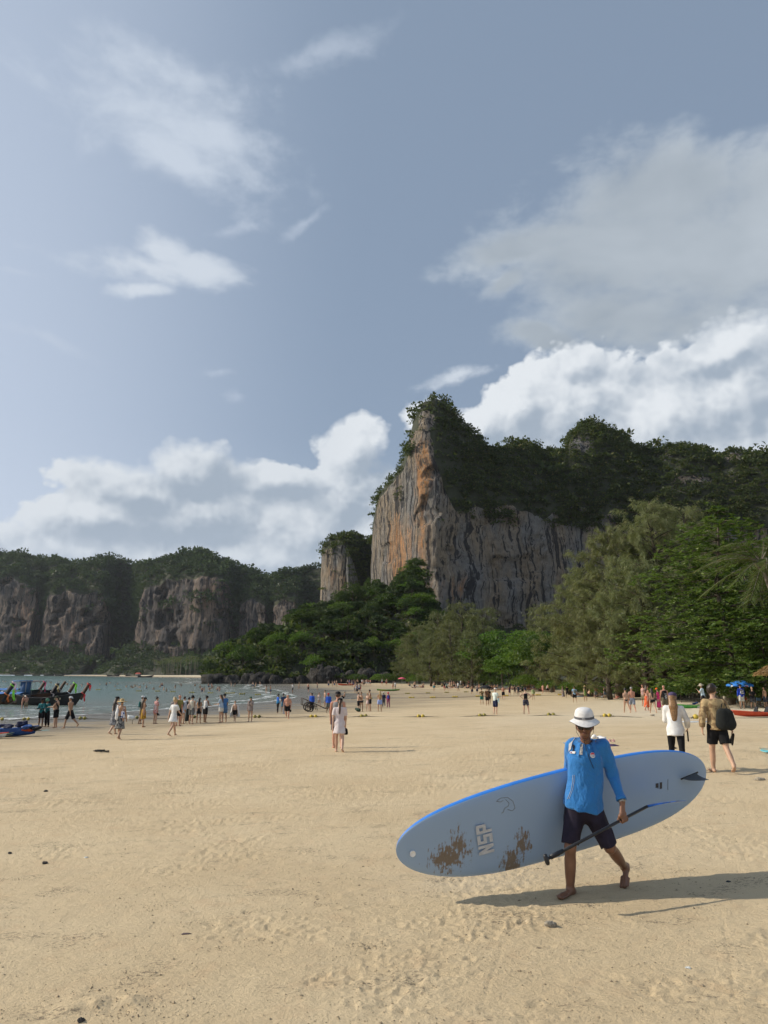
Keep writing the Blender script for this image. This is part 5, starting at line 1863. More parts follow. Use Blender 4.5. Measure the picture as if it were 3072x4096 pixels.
def person(label, px, yf, yh, face, pose='stand', skin='fair', hair=('short', 'brown'), wear=(), hat=None, fem=False, g=1.0, group=None, bags=(), H=None, base=None, kid=False, h=None, sink=0.0):
    """px, yf, yh: column, foot row and head row in the photograph; face: 0 looks away, 90 left, 180 at the camera"""
    b = np.array(gpt(px, yf)) if base is None else np.array(base, float)
    dist = math.hypot(b[0], b[1])
    if H is None:
        H = float(at(px, yh, b[1])[2] - b[2])
        H = min(max(H, 1.05 if kid else 1.48), 1.95) - (.03 if hat else 0)
    if h is None:
        h = float(np.clip(dist * .00085, .012, .06))
    t = thing('person', label, 'person', (b[0], b[1], b[2] - sink), R(face), group)
    NP_[0] += 1
    J = skeleton(pose, H, g, fem, np.random.default_rng(1000 + NP_[0]), kid)
    grow('body', body_prims(J, h), h, skinmat(skin), t, k=.03)
    if 'hs' not in J:
        J['hs'] = nv(np.cross(J['hf'], J['hu']))
    if hair:
        hair_(J, hair[0], hair[1], h, t, bool(hat))
    if hat:
        hat_(J, hat[0], hat[1], h, t, hat[2] if len(hat) > 2 else None)
    for w_ in wear:
        kw = w_[2] if len(w_) > 2 else {}
        wear_(J, w_[0], w_[1], h, t, **kw)
    for bg_ in bags:
        bag_(J, bg_[0], bg_[1], bg_[2], h, t, *(bg_[3:]))
    return t, J


# ------------------------------------------------------------------ the man carrying the board
from mathutils.bvhtree import BVHTree


def bvh(o):
    me = o.data
    M = o.matrix_world if o.parent is None else o.parent.matrix_basis @ o.matrix_basis
    return BVHTree.FromPolygons([M @ v.co for v in me.vertices], [p.vertices[:] for p in me.polygons])


def hit(tree, px, py, lift=.003):
    d = ray(px, py)
    d = Vector(d / np.linalg.norm(d))
    loc, n_, i, dist = tree.ray_cast(Vector((0, 0, CAMZ)), d)
    if loc is None:
        return None, None
    if n_.dot(d) > 0:
        n_ = -n_
    return np.array(loc + n_ * lift), np.array(n_)


fR, fL = gpt(2275, 3592), gpt(2500, 3553)
YR, YL = fR[1], fL[1]
YM = YR * .55 + YL * .45
HS = (at(2338, 2843, YM)[2] - (fR[2] + fL[2]) / 2) / 1.75
sH = HS
UP = np.array([0, 0, 1.0])
FW = nv([-.22, -.975, 0])
SD = nv(np.cross(FW, UP))
J = dict(s=sH, g=1.0, fem=False, U=nv(UP + FW * .05), F=FW, S=SD)
J['pel'] = at(2334, 3232, YM)
J['neck'] = at(2343, 2974, YM - .05)
J['hR'], J['hL'] = at(2299, 3248, YM + .01), at(2372, 3248, YM - .01)
J['kR'] = at(2281, 3388, YR + .06)
J['aR'] = at(2281, 3556, YR + .10)
J['tR'] = np.array([*at(2240, 3594, YR - .06)[:2], fR[2] + .026])
J['qR'] = np.array([*at(2294, 3580, YR + .13)[:2], fR[2] + .028])
J['kL'] = at(2438, 3385, YL - .20)
J['aL'] = at(2496, 3466, YL + .13)
J['tL'] = np.array([*at(2498, 3548, YL + .0)[:2], fL[2] + .024])
J['qL'] = at(2506, 3462, YL + .17)
J['sR'], J['sL'] = at(2286, 2984, YM + .02), at(2412, 2986, YM - .07)
J['eL'] = at(2450, 3094, YM - .02)
J['wL'] = at(2489, 3208, YM - .16)
J['eR'] = at(2274, 3092, YM + .24)
J['wR'] = at(2330, 3150, YM + .42)
J['fR'] = at(2375, 3185, YM + .43)
J['head'] = at(2339, 2907, YM - .09)
J['hf'] = nv(FW * .95 + np.array([-.10, 0, -.13]))
J['hu'] = nv(UP - J['hf'] * J['hf'][2])
# paddle axis
pG, pB = at(2186, 3438, YM - .60), at(2588, 3226, YM - .04)
pd_ = nv(pB - pG)
tH = .745
pH = pG + (pB - pG) * tH
J['fL'] = pH + UP * .03
man = thing('person', 'man in white bucket hat and sunglasses carrying a blue paddleboard and a paddle', 'person', (0, 0, 0))
h0 = .0072
bp = body_prims(J, h0, (.4, .3), skip='L')
# left fist closed round the shaft
e1 = nv((J['wL'] - pH) - pd_ * ((J['wL'] - pH) @ pd_))
e2 = np.cross(pd_, e1)
if e2[1] > 0:
    e2 = -e2
rS = .0155
pc = pH + e1 * .042 + e2 * .012
bp.append(cap_(J['wL'], pc, .028 * sH, .034 * sH, front=nv(np.cross(pd_, nv(pH - J['wL']))), flat=.66, k=.02))
bp.append(cap_(pc - pd_ * .030, pc + pd_ * .030, .019, .019, k=.015))
for i, ln in enumerate((3.0, 3.35, 3.25, 2.8)):
    o = pd_ * (.031 - .0195 * i)
    an = np.linspace(.45, .45 + ln, 6)
    pp = [pH + o + (e1 * math.cos(a) + e2 * math.sin(a)) * (rS + .0115) for a in an]
    for a_, b_ in zip(pp[:-1], pp[1:]):
        bp.append(cap_(a_, b_, .0095, .0088, k=.004))
tb = pc - pd_ * .034 - e2 * .006
tm = tb - pd_ * .022 - e1 * .030 - e2 * .014
te = pH - pd_ * .052 + e2 * .024 - e1 * .012
bp += [cap_(tb, tm, .0125, .0105, k=.01), cap_(tm, te, .0105, .0085, k=.005)]
# jaw, lips, brow, calves, knees, collar bones
hd, hf, hu = J['head'], J['hf'], J['hu']
hsv = nv(np.cross(hf, hu))
bp += [cap_(hd - hu * .072 * sH + hf * .052 * sH - hsv * .012, hd - hu * .072 * sH + hf * .052 * sH + hsv * .012, .032 * sH, k=.02),
       cap_(hd + hu * .030 * sH + hf * .082 * sH - hsv * .030, hd + hu * .030 * sH + hf * .082 * sH + hsv * .030, .014 * sH, k=.015)]
for q in (-1, 1):
    bp.append(cap_(hd + hsv * q * .050 * sH + hf * .052 * sH - hu * .012 * sH, hd + hsv * q * .042 * sH + hf * .058 * sH - hu * .02 * sH, .028 * sH, k=.02))
for n_ in 'RL':
    back = -nv(np.cross(nv(J['a' + n_] - J['k' + n_]), SD)) if n_ == 'R' else nv(np.cross(nv(J['a' + n_] - J['k' + n_]), SD))
    c = J['k' + n_] * .68 + J['a' + n_] * .32
    bp.append(cap_(c - FW * .022, c * .6 + J['a' + n_] * .4 - FW * .012, .042 * sH, .028 * sH, k=.03))
    bp.append(cap_(J['k' + n_] + FW * .012, J['k' + n_] + FW * .014 - UP * .02, .044 * sH, k=.03))
sk = pmat('sun dark skin', (.205, .100, .058), .42, .16, 5, spec=.45, bump=.0008, bscale=160)
bd = grow('body', bp, h0, sk, man, k=.03)
hair_(J, 'short', 'black', .011, man)
# clothes
blue, N = newmat('blue polo knit')
oc = N.n('ShaderNodeTexCoord').outputs['Object']
wob = N.vm('ADD', oc, N.vm('SCALE', N.vm('SUBTRACT', N.noise(oc, 5.0, 3, .5, col=True), (.5, .5, .5)), scale=.16))
cre = N.m('ABSOLUTE', N.m('SUBTRACT', N.noise(N.vm('MULTIPLY', wob, (9, 9, 3.2)), 1.0, 3, .5), .5))
cre2 = N.m('ABSOLUTE', N.m('SUBTRACT', N.noise(N.vm('MULTIPLY', N.n('ShaderNodeVectorRotate', {'Vector': wob, 'Angle': .8}, rotation_type='Y_AXIS').outputs[0], (14, 10, 4)), 1.0, 3, .5), .5))
bpn = N.n('ShaderNodeBump', {'Strength': 1.0, 'Distance': .040, 'Height': N.m('ADD', N.m('ADD', cre, N.m('MULTIPLY', cre2, .7)), N.m('MULTIPLY', N.noise(oc, 260.0, 2, .5), .02))})
bcol = N.mix(N.noise(oc, 6.0, 4, .6), (.026, .165, .45, 1), (.036, .205, .53, 1))
finish(N, N.n('ShaderNodeBsdfPrincipled', {'Base Color': bcol, 'Roughness': .85, 'Specular IOR Level': .2, 'Sheen Weight': .2, 'Normal': bpn.outputs[0]}).outputs[0])
shirt_prims = []
nb = torso(J, .022)
hemP, hemN = (J['hR'] + J['hL']) / 2 + UP * .035, nv(J['U'] + SD * -.16)
pl = [(hemP, -hemN), (T(J, 0, 1.03), nv(J['U'] + FW * .55))]
for q in nb:
    q['planes'] = list(pl); q['wr'] = .013
nb.append(cap_(T(J, 0, .46), T(J, 0, -.14), .160 * sH, .200 * sH, front=FW, flat=.76, planes=pl, wr=.026), )
nb.append(cap_(T(J, .02, .30), T(J, .035, -.12), .150 * sH, .195 * sH, front=FW, flat=.80, planes=pl, wr=.022))
nb.append(cap_(T(J, 0, .80), T(J, 0, .50), .150 * sH, .160 * sH, front=FW, flat=.70, planes=pl, wr=.016))
for n_, fr in (('L', .95), ('R', .95)):
    a, b, c = J['s' + n_], J['e' + n_], J['w' + n_]
    e = b + (c - b) * (.93 if n_ == 'L' else .93)
    nb.append(cap_(a, b, .068 * sH, .056 * sH, wr=.014, mid=.004))
    nb.append(cap_(b, e, .056 * sH, .046 * sH, wr=.014, planes=[(e, nv(c - b))]))
shirt = grow('shirt', nb, .0085, blue, man, k=.035)
cuff = MB()
cL = J['eL'] + (J['wL'] - J['eL']) * .90
dL = nv(J['wL'] - J['eL'])
cuff.tube([cL - dL * .032, cL - dL * .02, cL + dL * .010, cL + dL * .012], [.046, .051, .052, .045], 16, cap=False)
cuff.build('cuff', blue, shirt)
# collar: a turned down band, open at the throat
a = np.linspace(-2.55, 2.55, 34)
cn = J['neck'] + J['U'] * .020 - FW * .004
rows_ = []
for (r_, z_, zz) in ((.064, .016, 0), (.070, .036, 0), (.092, .022, 0), (.130, -.020, .050), (.128, -.026, .052)):
    fr = np.abs(a) / 2.55
    dz_ = z_ - zz * np.clip((fr - .62) / .38, 0, 1) * 1.4
    rad = r_ * (1 + .12 * fr ** 4)
    rows_.append(cn + (np.cos(a)[:, None] * -FW + np.sin(a)[:, None] * SD) * rad[:, None] + J['U'] * (dz_ - .045 * fr ** 2)[:, None])
MB().grid(np.stack(rows_)).build('collar', blue, shirt)
sb_ = bvh(shirt)
white = pmat('white trim', (.66, .66, .66), .8, .08, 20)
trim = pmat('grey trim', (.42, .45, .50), .8, .1, 20)


def patch_on(tree, name, quad, m, par, n=(8, 8), lift=.004, rnd=False, inv=None):
    """a thin cloth or paper piece lying on a surface: corners given in photograph pixels"""
    q = np.array(quad, float)
    P = np.zeros((n[0], n[1], 3))
    for i, u in enumerate(np.linspace(0, 1, n[0])):
        for j, v in enumerate(np.linspace(0, 1, n[1])):
            p = (q[0] * (1 - u) + q[1] * u) * (1 - v) + (q[3] * (1 - u) + q[2] * u) * v
            h_, _ = hit(tree, p[0], p[1], lift)
            P[i, j] = h_ if h_ is not None else P[i, j - 1] if j else P[i - 1, j]
    if inv is not None:
        P = P.reshape(-1, 3) @ np.array(inv.to_3x3()).T + np.array(inv.translation)
        P = P.reshape(n[0], n[1], 3)
    return MB().grid(P).build(name, m, par)


def line_on(tree, name, pix, r, m, par, lift=.002, inv=None, seg=5):
    pts = []
    for p in pix:
        h_, _ = hit(tree, p[0], p[1], lift)
        if h_ is not None:
            pts.append(h_)
    pts = np.array(pts)
    if inv is not None:
        pts = pts @ np.array(inv.to_3x3()).T + np.array(inv.translation)
    if len(pts) > 1:
        return MB().tube(pts, r, seg).build(name, m, par)


def seg_px(pts, n=12):
    pts = np.array(pts, float)
    t = np.linspace(0, len(pts) - 1, n * (len(pts) - 1) + 1)
    return np.stack([np.interp(t, np.arange(len(pts)), pts[:, k]) for k in (0, 1)], 1)


patch_on(sb_, 'placket', [(2316, 2972), (2332, 2978), (2330, 3020), (2318, 3018)], pmat('grey lining', (.40, .40, .40), .8), shirt, (4, 8), .005)
line_on(sb_, 'piping', seg_px([(2319, 2985), (2317, 3018)], 6), .003, white, shirt)
for y_ in (2992, 3008):
    p, n_ = hit(sb_, 2325, y_, .006)
    if p is not None:
        MB().ball(p, .006, 8, 6).build('button', white, shirt)
patch_on(sb_, 'shoulder_stripe', [(2276, 2976), (2290, 2964), (2284, 2996), (2275, 3006)], white, shirt, (5, 8), .004)
line_on(sb_, 'piping', seg_px([(2300, 2952), (2289, 2968), (2283, 2990)], 6), .0035, white, shirt)
line_on(sb_, 'piping', seg_px([(2292, 3100), (2290, 3130), (2285, 3160), (2275, 3185), (2270, 3196)], 6), .0026, trim, shirt)
line_on(sb_, 'piping', seg_px([(2298, 3100), (2296, 3130), (2291, 3160), (2281, 3185), (2277, 3196)], 6), .0020, trim, shirt)
# badge, name tag, ribbon
red = pmat('badge red', (.62, .06, .07), .5, .05)
bp1, bn1 = hit(sb_, 2370, 3021, .005)


def disc(c, n_, r, name, m, par, t=.003, seg=20):
    n_ = nv(n_)
    x = nv(np.cross(n_, UP)); y = np.cross(x, n_)
    a = np.arange(seg) * 2 * math.pi / seg
    rim = c + r * (np.cos(a)[:, None] * x + np.sin(a)[:, None] * y)
    V = np.concatenate([rim, rim + n_ * t, [c + n_ * t]])
    Q = [(i, (i + 1) % seg, seg + (i + 1) % seg, seg + i) for i in range(seg)]
    T_ = [(seg + i, seg + (i + 1) % seg, 2 * seg) for i in range(seg)]
    return obj(name, V, [np.array(Q), np.array(T_)], m, par, smooth=False), x, y


bo, bx, by = disc(bp1, bn1, .027, 'badge', white, shirt)
a = np.linspace(0.25, math.pi - .25, 12)
hv = bp1 + bn1 * .0045 + .024 * (np.cos(a)[:, None] * bx + np.sin(a)[:, None] * by)
obj('badge_print', np.concatenate([hv, [bp1 + bn1 * .0045 + by * .007]]), np.array([(i, i + 1, 12) for i in range(11)]), red, bo, smooth=False)
for k_ in range(2):
    MB().box(bp1 + bn1 * .0045 - by * (.004 + .008 * k_), (.034 - .01 * k_, .0012, .0016)).build('badge_print', pmat('badge ink', (.12, .10, .14), .6), bo)
patch_on(sb_, 'name_tag', [(2281, 3006), (2303, 3006), (2302, 3015), (2282, 3014)], white, shirt, (4, 3), .008)
patch_on(sb_, 'name_tag_print', [(2283.5, 3008), (2290, 3008), (2290, 3012.5), (2284, 3012.5)], pmat('flag print', (.20, .08, .16), .6), shirt, (3, 3), .0095)
blk = pmat('black cloth', (.012, .012, .014), .8)
line_on(sb_, 'ribbon', seg_px([(2291, 3004), (2298, 2988), (2295, 2980), (2291, 2984), (2297, 3004)], 5), .0042, blk, shirt, .006)

# shorts
navy = pmat('dark navy shorts', (.020, .016, .030), .8, .25, 6, spec=.25, bump=.001, bscale=200)
sp = [cap_(T(J, -.055, .0), T(J, .055, .0), .118 * sH, flat=.90, front=FW, wr=.012, planes=[(T(J, 0, .22), J['U'])]), cap_(T(J, 0, .0), T(J, 0, .22), .140 * sH, .136 * sH, front=FW, flat=.80, planes=[(T(J, 0, .22), J['U'])])]
for n_, fr in (('R', .92), ('L', 1.0)):
    a, b = J['h' + n_], J['k' + n_]
    e = a + (b - a) * fr
    sp.append(cap_(a, e, .108 * sH, .086 * sH, planes=[(e, nv(b - a))], wr=.020))
shorts = grow('shorts', sp, .0085, navy, man, k=.035)

# hat, sunglasses, lips, cord, watch
hrot = np.stack([hsv, hf, hu], 1)
hc = hd + hu * .082 * sH - hf * .006 * sH
canvas = pmat('white canvas', (.70, .69, .68), .85, .07, 30, bump=.001, bscale=300)
hat = MB()
ang = np.arange(40) * 2 * math.pi / 40
prof = [(.153, -.027), (.146, -.020), (.122, -.006), (.099, .004), (.098, .030), (.093, .058), (.084, .084), (.066, .101), (.034, .110), (.002, .111)]
P = []
for r_, z_ in prof:
    w_ = np.clip((r_ - .099) / .05, 0, 1)
    zz = z_ + w_ * (.012 * np.sin(2 * ang + .5) + .008 * np.sin(3 * ang) - .012)
    loc = np.stack([r_ * np.cos(ang), r_ * 1.10 * np.sin(ang), zz], 1) * sH
    P.append(hc + loc @ hrot.T)
hat.grid(np.stack(P), closed=True)
hat_o = hat.build('hat', canvas, man)
P2 = [p - hu * .004 for p in P[:4]]
MB().grid(np.stack(P2[::-1]), closed=True).build('brim_lining', pmat('dark brim lining', (.03, .03, .035), .85), hat_o)
MB().lathe(np.array([(.1005, .004), (.1000, .028)]) * sH, 40, hc, 1, 1.10, hrot).build('hat_band', pmat('grey hat band', (.11, .11, .12), .8, .15, 40), hat_o)
for k_ in range(4):
    MB().box(hc + (hf * .1118 + hsv * (-.013 + .0085 * k_) + hu * .016) * sH, (.006, .003, .009), hrot).build('hat_print', white, hat_o)
gl = pmat('black sunglasses', (.006, .006, .007), .12, .0, spec=.6)
sg = MB()
for q in (-1, 1):
    t = np.linspace(0, 2 * math.pi, 17)[:-1]
    x = .031 * np.sign(np.cos(t)) * np.abs(np.cos(t)) ** .55
    y = .0235 * np.sign(np.sin(t)) * np.abs(np.sin(t)) ** .6
    c = hd + hu * .012 * sH + hf * .102 * sH + hsv * q * .034 * sH - hf * .006
    ring = [c + (x * k_)[:, None] * hsv * sH + (y * k_)[:, None] * hu * sH + hf * z_ - hf * .012 * ((x * q) > 0)[:, None] * np.abs(x * k_)[:, None] / .031 for k_, z_ in ((1.0, -.004), (1.02, .002), (.9, .006), (.5, .009), (.05, .010))]
    sg.grid(np.stack(ring), closed=True)
    sg.tube([c + hsv * q * .028 * sH - hf * .010, hd + hsv * q * .083 * sH + hu * .020 * sH - hf * .0], .0045, 6)
sg.tube([hd + hu * .020 * sH + hf * .104 * sH + hsv * q * .010 * sH for q in (-1, 1)], .0045, 6)
sg.build('sunglasses', gl, man)
MB().tube([hd - hu * .046 * sH + hf * (.098 - .010 * q * q) * sH + hsv * q * .020 * sH for q in (-1, -.5, 0, .5, 1)], [.002, .0042, .005, .0042, .002], 6).build('lips', pmat('lips', (.14, .05, .04), .5), man)
cord = pmat('black cord', (.010, .010, .011), .7)
for q in (-1, 1):
    pts_ = [hd + hsv * q * .088 * sH + hu * .01 * sH + hf * .01, hd + hsv * q * .084 * sH - hu * .05 * sH + hf * .03 * sH, hd + hsv * q * .045 * sH - hu * .105 * sH + hf * .075 * sH, at(2336, 2962, YM - .21)]
    pts_ = np.array(pts_)
    MB().tube(pts_, .0022, 5).build('chin_cord', cord, hat_o)
cpts = [at(2336, 2962, YM - .21)]
for p_ in seg_px([(2338, 2975), (2345, 2995), (2356, 3030), (2368, 3060), (2375, 3074)], 5):
    h_, _ = hit(sb_, p_[0], p_[1], .005)
    cpts.append(h_ if h_ is not None else cpts[-1])
MB().tube(np.array(cpts), .0030, 5).build('chin_cord', cord, hat_o)
MB().ball(cpts[0], .009, 8, 6).build('cord_slider', cord, hat_o)
steel = pmat('watch steel', (.42, .41, .38), .35, .15, 40, metal=.8)
wc = J['wL'] - dL * .012
MB().tube([wc - dL * .011, wc - dL * .009, wc + dL * .009, wc + dL * .011], [.029, .033, .033, .029], 20, cap=False).build('watch', steel, man)
wv = nv(np.array([.35, -.95, 0]))
wv = nv(wv - dL * (wv @ dL))
fx = np.cross(dL, wv)
Mw = np.stack([fx, wv, dL], 1)
wch = man.children[-1]
MB().box(wc + wv * .034, (.034, .009, .036), Mw).build('watch_case', steel, wch)
MB().box(wc + wv * .0392, (.022, .002, .018), Mw).build('watch_face', pmat('watch lcd', (.16, .17, .15), .3), wch)

# ------------------------------------------------------------------ paddleboard
Yb = YM + .19
nose, tail = at(1598, 3428, Yb - .40), at(2832, 3086, Yb + .50)
AX = nv(tail - nose)
BL = float(np.linalg.norm(tail - nose))
UB = nv(UP - AX * AX[2])
NB = np.cross(AX, UB)                      # the bottom, towards the camera
lean = R(11.0)
UB, NB = UB * math.cos(lean) + NB * math.sin(lean), NB * math.cos(lean) - UB * math.sin(lean)
BW, BT = .435, .070
MBd = Matrix(((AX[0], UB[0], NB[0], nose[0]), (AX[1], UB[1], NB[1], nose[1]), (AX[2], UB[2], NB[2], nose[2]), (0, 0, 0, 1)))
ns, ncs = 72, 40
s_ = (1 - np.cos(np.linspace(0, math.pi, ns))) / 2
d_ = 2 * s_ - 1
hw = BW * (1 - np.abs(d_) ** np.where(d_ < 0, 2.9, 3.2)) ** np.where(d_ < 0, .49, .50)
ht = BT * (.35 + .65 * (1 - np.abs(d_) ** 3)) * np.clip((1 - np.abs(d_) ** 30), .02, 1)
rk = -.11 * np.clip((.32 - s_) / .32, 0, 1) ** 2 - .03 * np.clip((s_ - .8) / .2, 0, 1) ** 2


def ring(t0, t1, n):
    t = np.linspace(t0, t1, n)
    c, s2 = np.cos(t), np.sin(t)
    y = np.sign(c) * np.abs(c) ** .42
    z = np.sign(s2) * np.abs(s2) ** .62
    return np.stack([s_[:, None] * BL * np.ones(n), hw[:, None] * y, ht[:, None] * z + rk[:, None]], -1)


board = thing('paddleboard', 'pale blue paddleboard with white letters and sand stains under the arm of the man', 'paddleboard')
board.matrix_basis = MBd
inv = MBd.inverted()
m, N = newmat('board bottom')
oc = N.n('ShaderNodeTexCoord').outputs['Object']


def loc_of(px, py):
    d = Vector(ray(px, py)); d.normalize()
    o_ = Vector((0, 0, CAMZ)); n_ = Vector(NB)
    t = (Vector(nose) + n_ * .05 - o_).dot(n_) / d.dot(n_)
    return np.array(inv @ (o_ + d * t))


sep_ = N.n('ShaderNodeSeparateXYZ', {'Vector': oc})
lx, ly = sep_.outputs[0], sep_.outputs[1]


def stain(px, py, rx, ry):
    c = loc_of(px, py)
    u = N.m('DIVIDE', N.m('SUBTRACT', lx, float(c[0])), rx)
    v = N.m('DIVIDE', N.m('SUBTRACT', ly, float(c[1])), ry)
    return N.m('SUBTRACT', 1.0, N.m('SQRT', N.m('ADD', N.m('MULTIPLY', u, u), N.m('MULTIPLY', v, v))))


# sand runs down along the world's vertical
gd = np.array(inv.to_3x3() @ Vector((0, 0, -1)))
ang_ = math.atan2(gd[1], gd[0])
rv = N.n('ShaderNodeVectorRotate', {'Vector': oc, 'Angle': -ang_}, rotation_type='Z_AXIS').outputs[0]
run = N.noise(N.vm('MULTIPLY', rv, (9, 52, 1)), 1.0, 4, .6)
blot = N.noise(rv, 14.0, 5, .7)
sm_ = N.m('MAXIMUM', stain(1800, 3440, .29, .21), N.m('MAXIMUM', N.m('SUBTRACT', stain(1840, 3385, .16, .26), .1), N.m('MAXIMUM', stain(2045, 3445, .19, .22), N.m('SUBTRACT', stain(2088, 3370, .15, .22), .08))))
edge = N.m('MULTIPLY', N.step(ly, -.30, -.43), N.m('MULTIPLY', N.step(lx, .55, .8), N.step(lx, 2.9, 2.3)))
dm = N.m('ADD', N.m('MULTIPLY', sm_, 1.15), N.m('ADD', N.m('MULTIPLY', N.m('SUBTRACT', run, .5), 2.0), N.m('MULTIPLY', N.m('SUBTRACT', blot, .5), 2.2)))
dirt = N.m('MULTIPLY', N.step(dm, .36, .74, 0, .95), N.step(sm_, -.25, .1))
em = N.step(N.m('ADD', N.m('MULTIPLY', edge, .8), N.m('MULTIPLY', N.m('SUBTRACT', N.noise(oc, 4.0, 4, .6), .5), 2.2)), .95, 1.05)
dirt = N.m('MAXIMUM', dirt, em)
scuff = N.step(N.noise(N.vm('MULTIPLY', rv, (30, 6, 1)), 1.0, 5, .7), .66, .78, 0, .4)
basec = N.mix(N.noise(oc, 1.5, 4, .5), (.275, .385, .540, 1), (.315, .430, .585, 1))
basec = N.mix(N.m('MULTIPLY', scuff, N.step(ly, .1, -.35)), basec, (.10, .14, .20, 1))
basec = N.mix(dirt, basec, N.mix(N.noise(oc, 60.0, 3, .6), (.150, .112, .072, 1), (.235, .180, .122, 1)))
bs = N.n('ShaderNodeBsdfPrincipled', {'Base Color': basec, 'Roughness': N.m('ADD', .42, N.m('MULTIPLY', dirt, .5)), 'Specular IOR Level': .35})
finish(N, bs.outputs[0])
hull = MB().grid(ring(.34, math.pi - .34, ncs)).build('hull', m, board)
deck = MB().grid(ring(math.pi - .34, 2 * math.pi + .34, ncs)).build('deck', pmat('bright blue deck', (.028, .20, .66), .5, .08, 3), board)
bt_ = bvh(hull)


def text_mesh(body, bold=0.0):
    cu = bpy.data.curves.new('lettering', 'FONT')
    cu.body = body
    cu.offset = bold
    o = bpy.data.objects.new('lettering', cu)
    COL.objects.link(o)
    bpy.context.view_layer.update()
    me = bpy.data.meshes.new_from_object(o.evaluated_get(bpy.context.evaluated_depsgraph_get()))
    bpy.data.objects.remove(o)
    V = np.zeros(len(me.vertices) * 3)
    me.vertices.foreach_get('co', V)
    V = V.reshape(-1, 3)
    lo, hi = V.min(0), V.max(0)
    return me, V, lo, hi


def lettering(body, name, origin, right, up, w, hgt, m, par, bold=0.0, lift=.0):
    """flat letters filling a w x hgt box whose lower left corner is origin"""
    me, V, lo, hi = text_mesh(body, bold)
    q = (V - lo) / np.maximum(hi - lo, 1e-6)
    P = np.asarray(origin) + q[:, :1] * w * np.asarray(right) + q[:, 1:2] * hgt * np.asarray(up)
    me.vertices.foreach_set('co', P.ravel())
    me.update()
    me.materials.clear()
    return link(name, me, m, par)


grey_print = pmat('pale grey print', (.52, .54, .56), .6, .08, 20)
lo_ = loc_of(1974, 3402)        # foot of the N
zb = BT + .004
GL = {'N': [[(0, 0), (.32, 0), (.32, 1), (0, 1)], [(.68, 0), (1, 0), (1, 1), (.68, 1)], [(.32, 1), (.32, .52), (.68, 0), (.68, .48)]],
      'S': [[(0, .79), (1, .79), (1, 1), (0, 1)], [(0, .60), (.32, .60), (.32, .79), (0, .79)], [(0, .40), (1, .40), (1, .60), (0, .60)], [(.68, .21), (1, .21), (1, .40), (.68, .40)], [(0, 0), (1, 0), (1, .21), (0, .21)]],
      'P': [[(0, 0), (.32, 0), (.32, 1), (0, 1)], [(.32, .79), (1, .79), (1, 1), (.32, 1)], [(.68, .57), (1, .57), (1, .79), (.68, .79)], [(.32, .36), (1, .36), (1, .57), (.32, .57)]]}
for k_, ch in enumerate('NSP'):
    mb = MB()
    for q in GL[ch]:
        mb.add([(lo_[0] - v * .165, lo_[1] + k_ * .103 + u * .088, zb - .002) for u, v in q], [(0, 1, 2, 3)])
    mb.build('letter', grey_print, board, smooth=False)
bm_ = [(470, 498), (500, 483), (540, 485), (556, 515), (548, 540), (520, 535), (512, 520), (498, 545), (505, 525), (525, 505), (500, 492)]
for pp_ in ([(1985, 3205), (2003, 3192), (2030, 3190), (2052, 3205), (2060, 3232), (2048, 3243), (2030, 3238)], [(2022, 3198), (2036, 3212), (2033, 3225), (2018, 3232), (2012, 3250), (2005, 3252)], [(1985, 3205), (2000, 3208), (2012, 3202)]):
    line_on(bt_, 'outline_print', seg_px(pp_, 6), .0022, pmat('worn print', (.20, .20, .17), .8, .3, 40), board, .0015, inv, 4)
pk, _ = hit(bt_, 1651, 3414, .004)
pkl = np.array(inv @ Vector(pk))
vp = MB().lathe([(.030, -.004), (.030, .006), (.024, .009), (.022, .006), (.002, .006)], 20, pkl)
vp.build('nose_plug', pmat('white plug', (.75, .75, .73), .5), board)
tdm, _ = hit(bt_, 2826, 3068, .002)
if tdm is not None:
    MB().lathe([(.012, 0), (.012, .004), (.001, .005)], 12, np.array(inv @ Vector(tdm))).build('leash_plug', blk, board)
blackp = pmat('black plastic', (.014, .014, .016), .45, .1)
f0, f1 = loc_of(2719, 3115), loc_of(2787, 3087)
fd_ = nv((f1 - f0) * np.array([1, 1, 0]))
MB().tube([[*f0[:2], zb - .006], [*f1[:2], zb - .006]], .010, 8, flat=.6).build('fin_box', blackp, board)
fp = [(0, 0), (.02, .07), (.07, .13), (.14, .185), (.19, .205), (.185, .185), (.175, .12), (.18, .05), (.20, 0)]
fx_ = (f0 + f1) / 2 - fd_ * .09
fx_[2] = zb - .008
lnn = np.array([-fd_[1], fd_[0], 0])
Vf = []
for (u, v) in fp:
    for t in (-.004, .004):
        Vf.append(fx_ + fd_ * u * .9 + np.array([0, 0, 1]) * v + lnn * t * (1 - v * 3))
nfp = len(fp)
Qf = [(2 * i, 2 * ((i + 1) % nfp), 2 * ((i + 1) % nfp) + 1, 2 * i + 1) for i in range(nfp)]
Tf = [(0, 2 * i, 2 * i + 2) for i in range(1, nfp - 1)] + [(1, 2 * i + 3, 2 * i + 1) for i in range(1, nfp - 1)]
obj('fin', Vf, [np.array(Qf), np.array(Tf)], pmat('smoky fin', (.05, .055, .06), .3), board, smooth=False)
for (x0, y0, w_, h_) in ((2622, 3134, 12, 18), (2638, 3130, 10, 26), (2630, 3134, 3, 22), (2644, 3137, 3, 14)):
    patch_on(bt_, 'small_print', [(x0, y0), (x0 + w_, y0 - 2), (x0 + w_, y0 + h_ - 2), (x0, y0 + h_)], pmat('dark print', (.05, .05, .055), .6, .3, 60), board, (3, 3), .002, inv=inv)
patch_on(bt_, 'small_print', [(2670, 3118), (2672, 3117), (2672, 3160), (2670, 3161)], pmat('dark print', (.05, .05, .055), .6), board, (2, 4), .002, inv=inv)

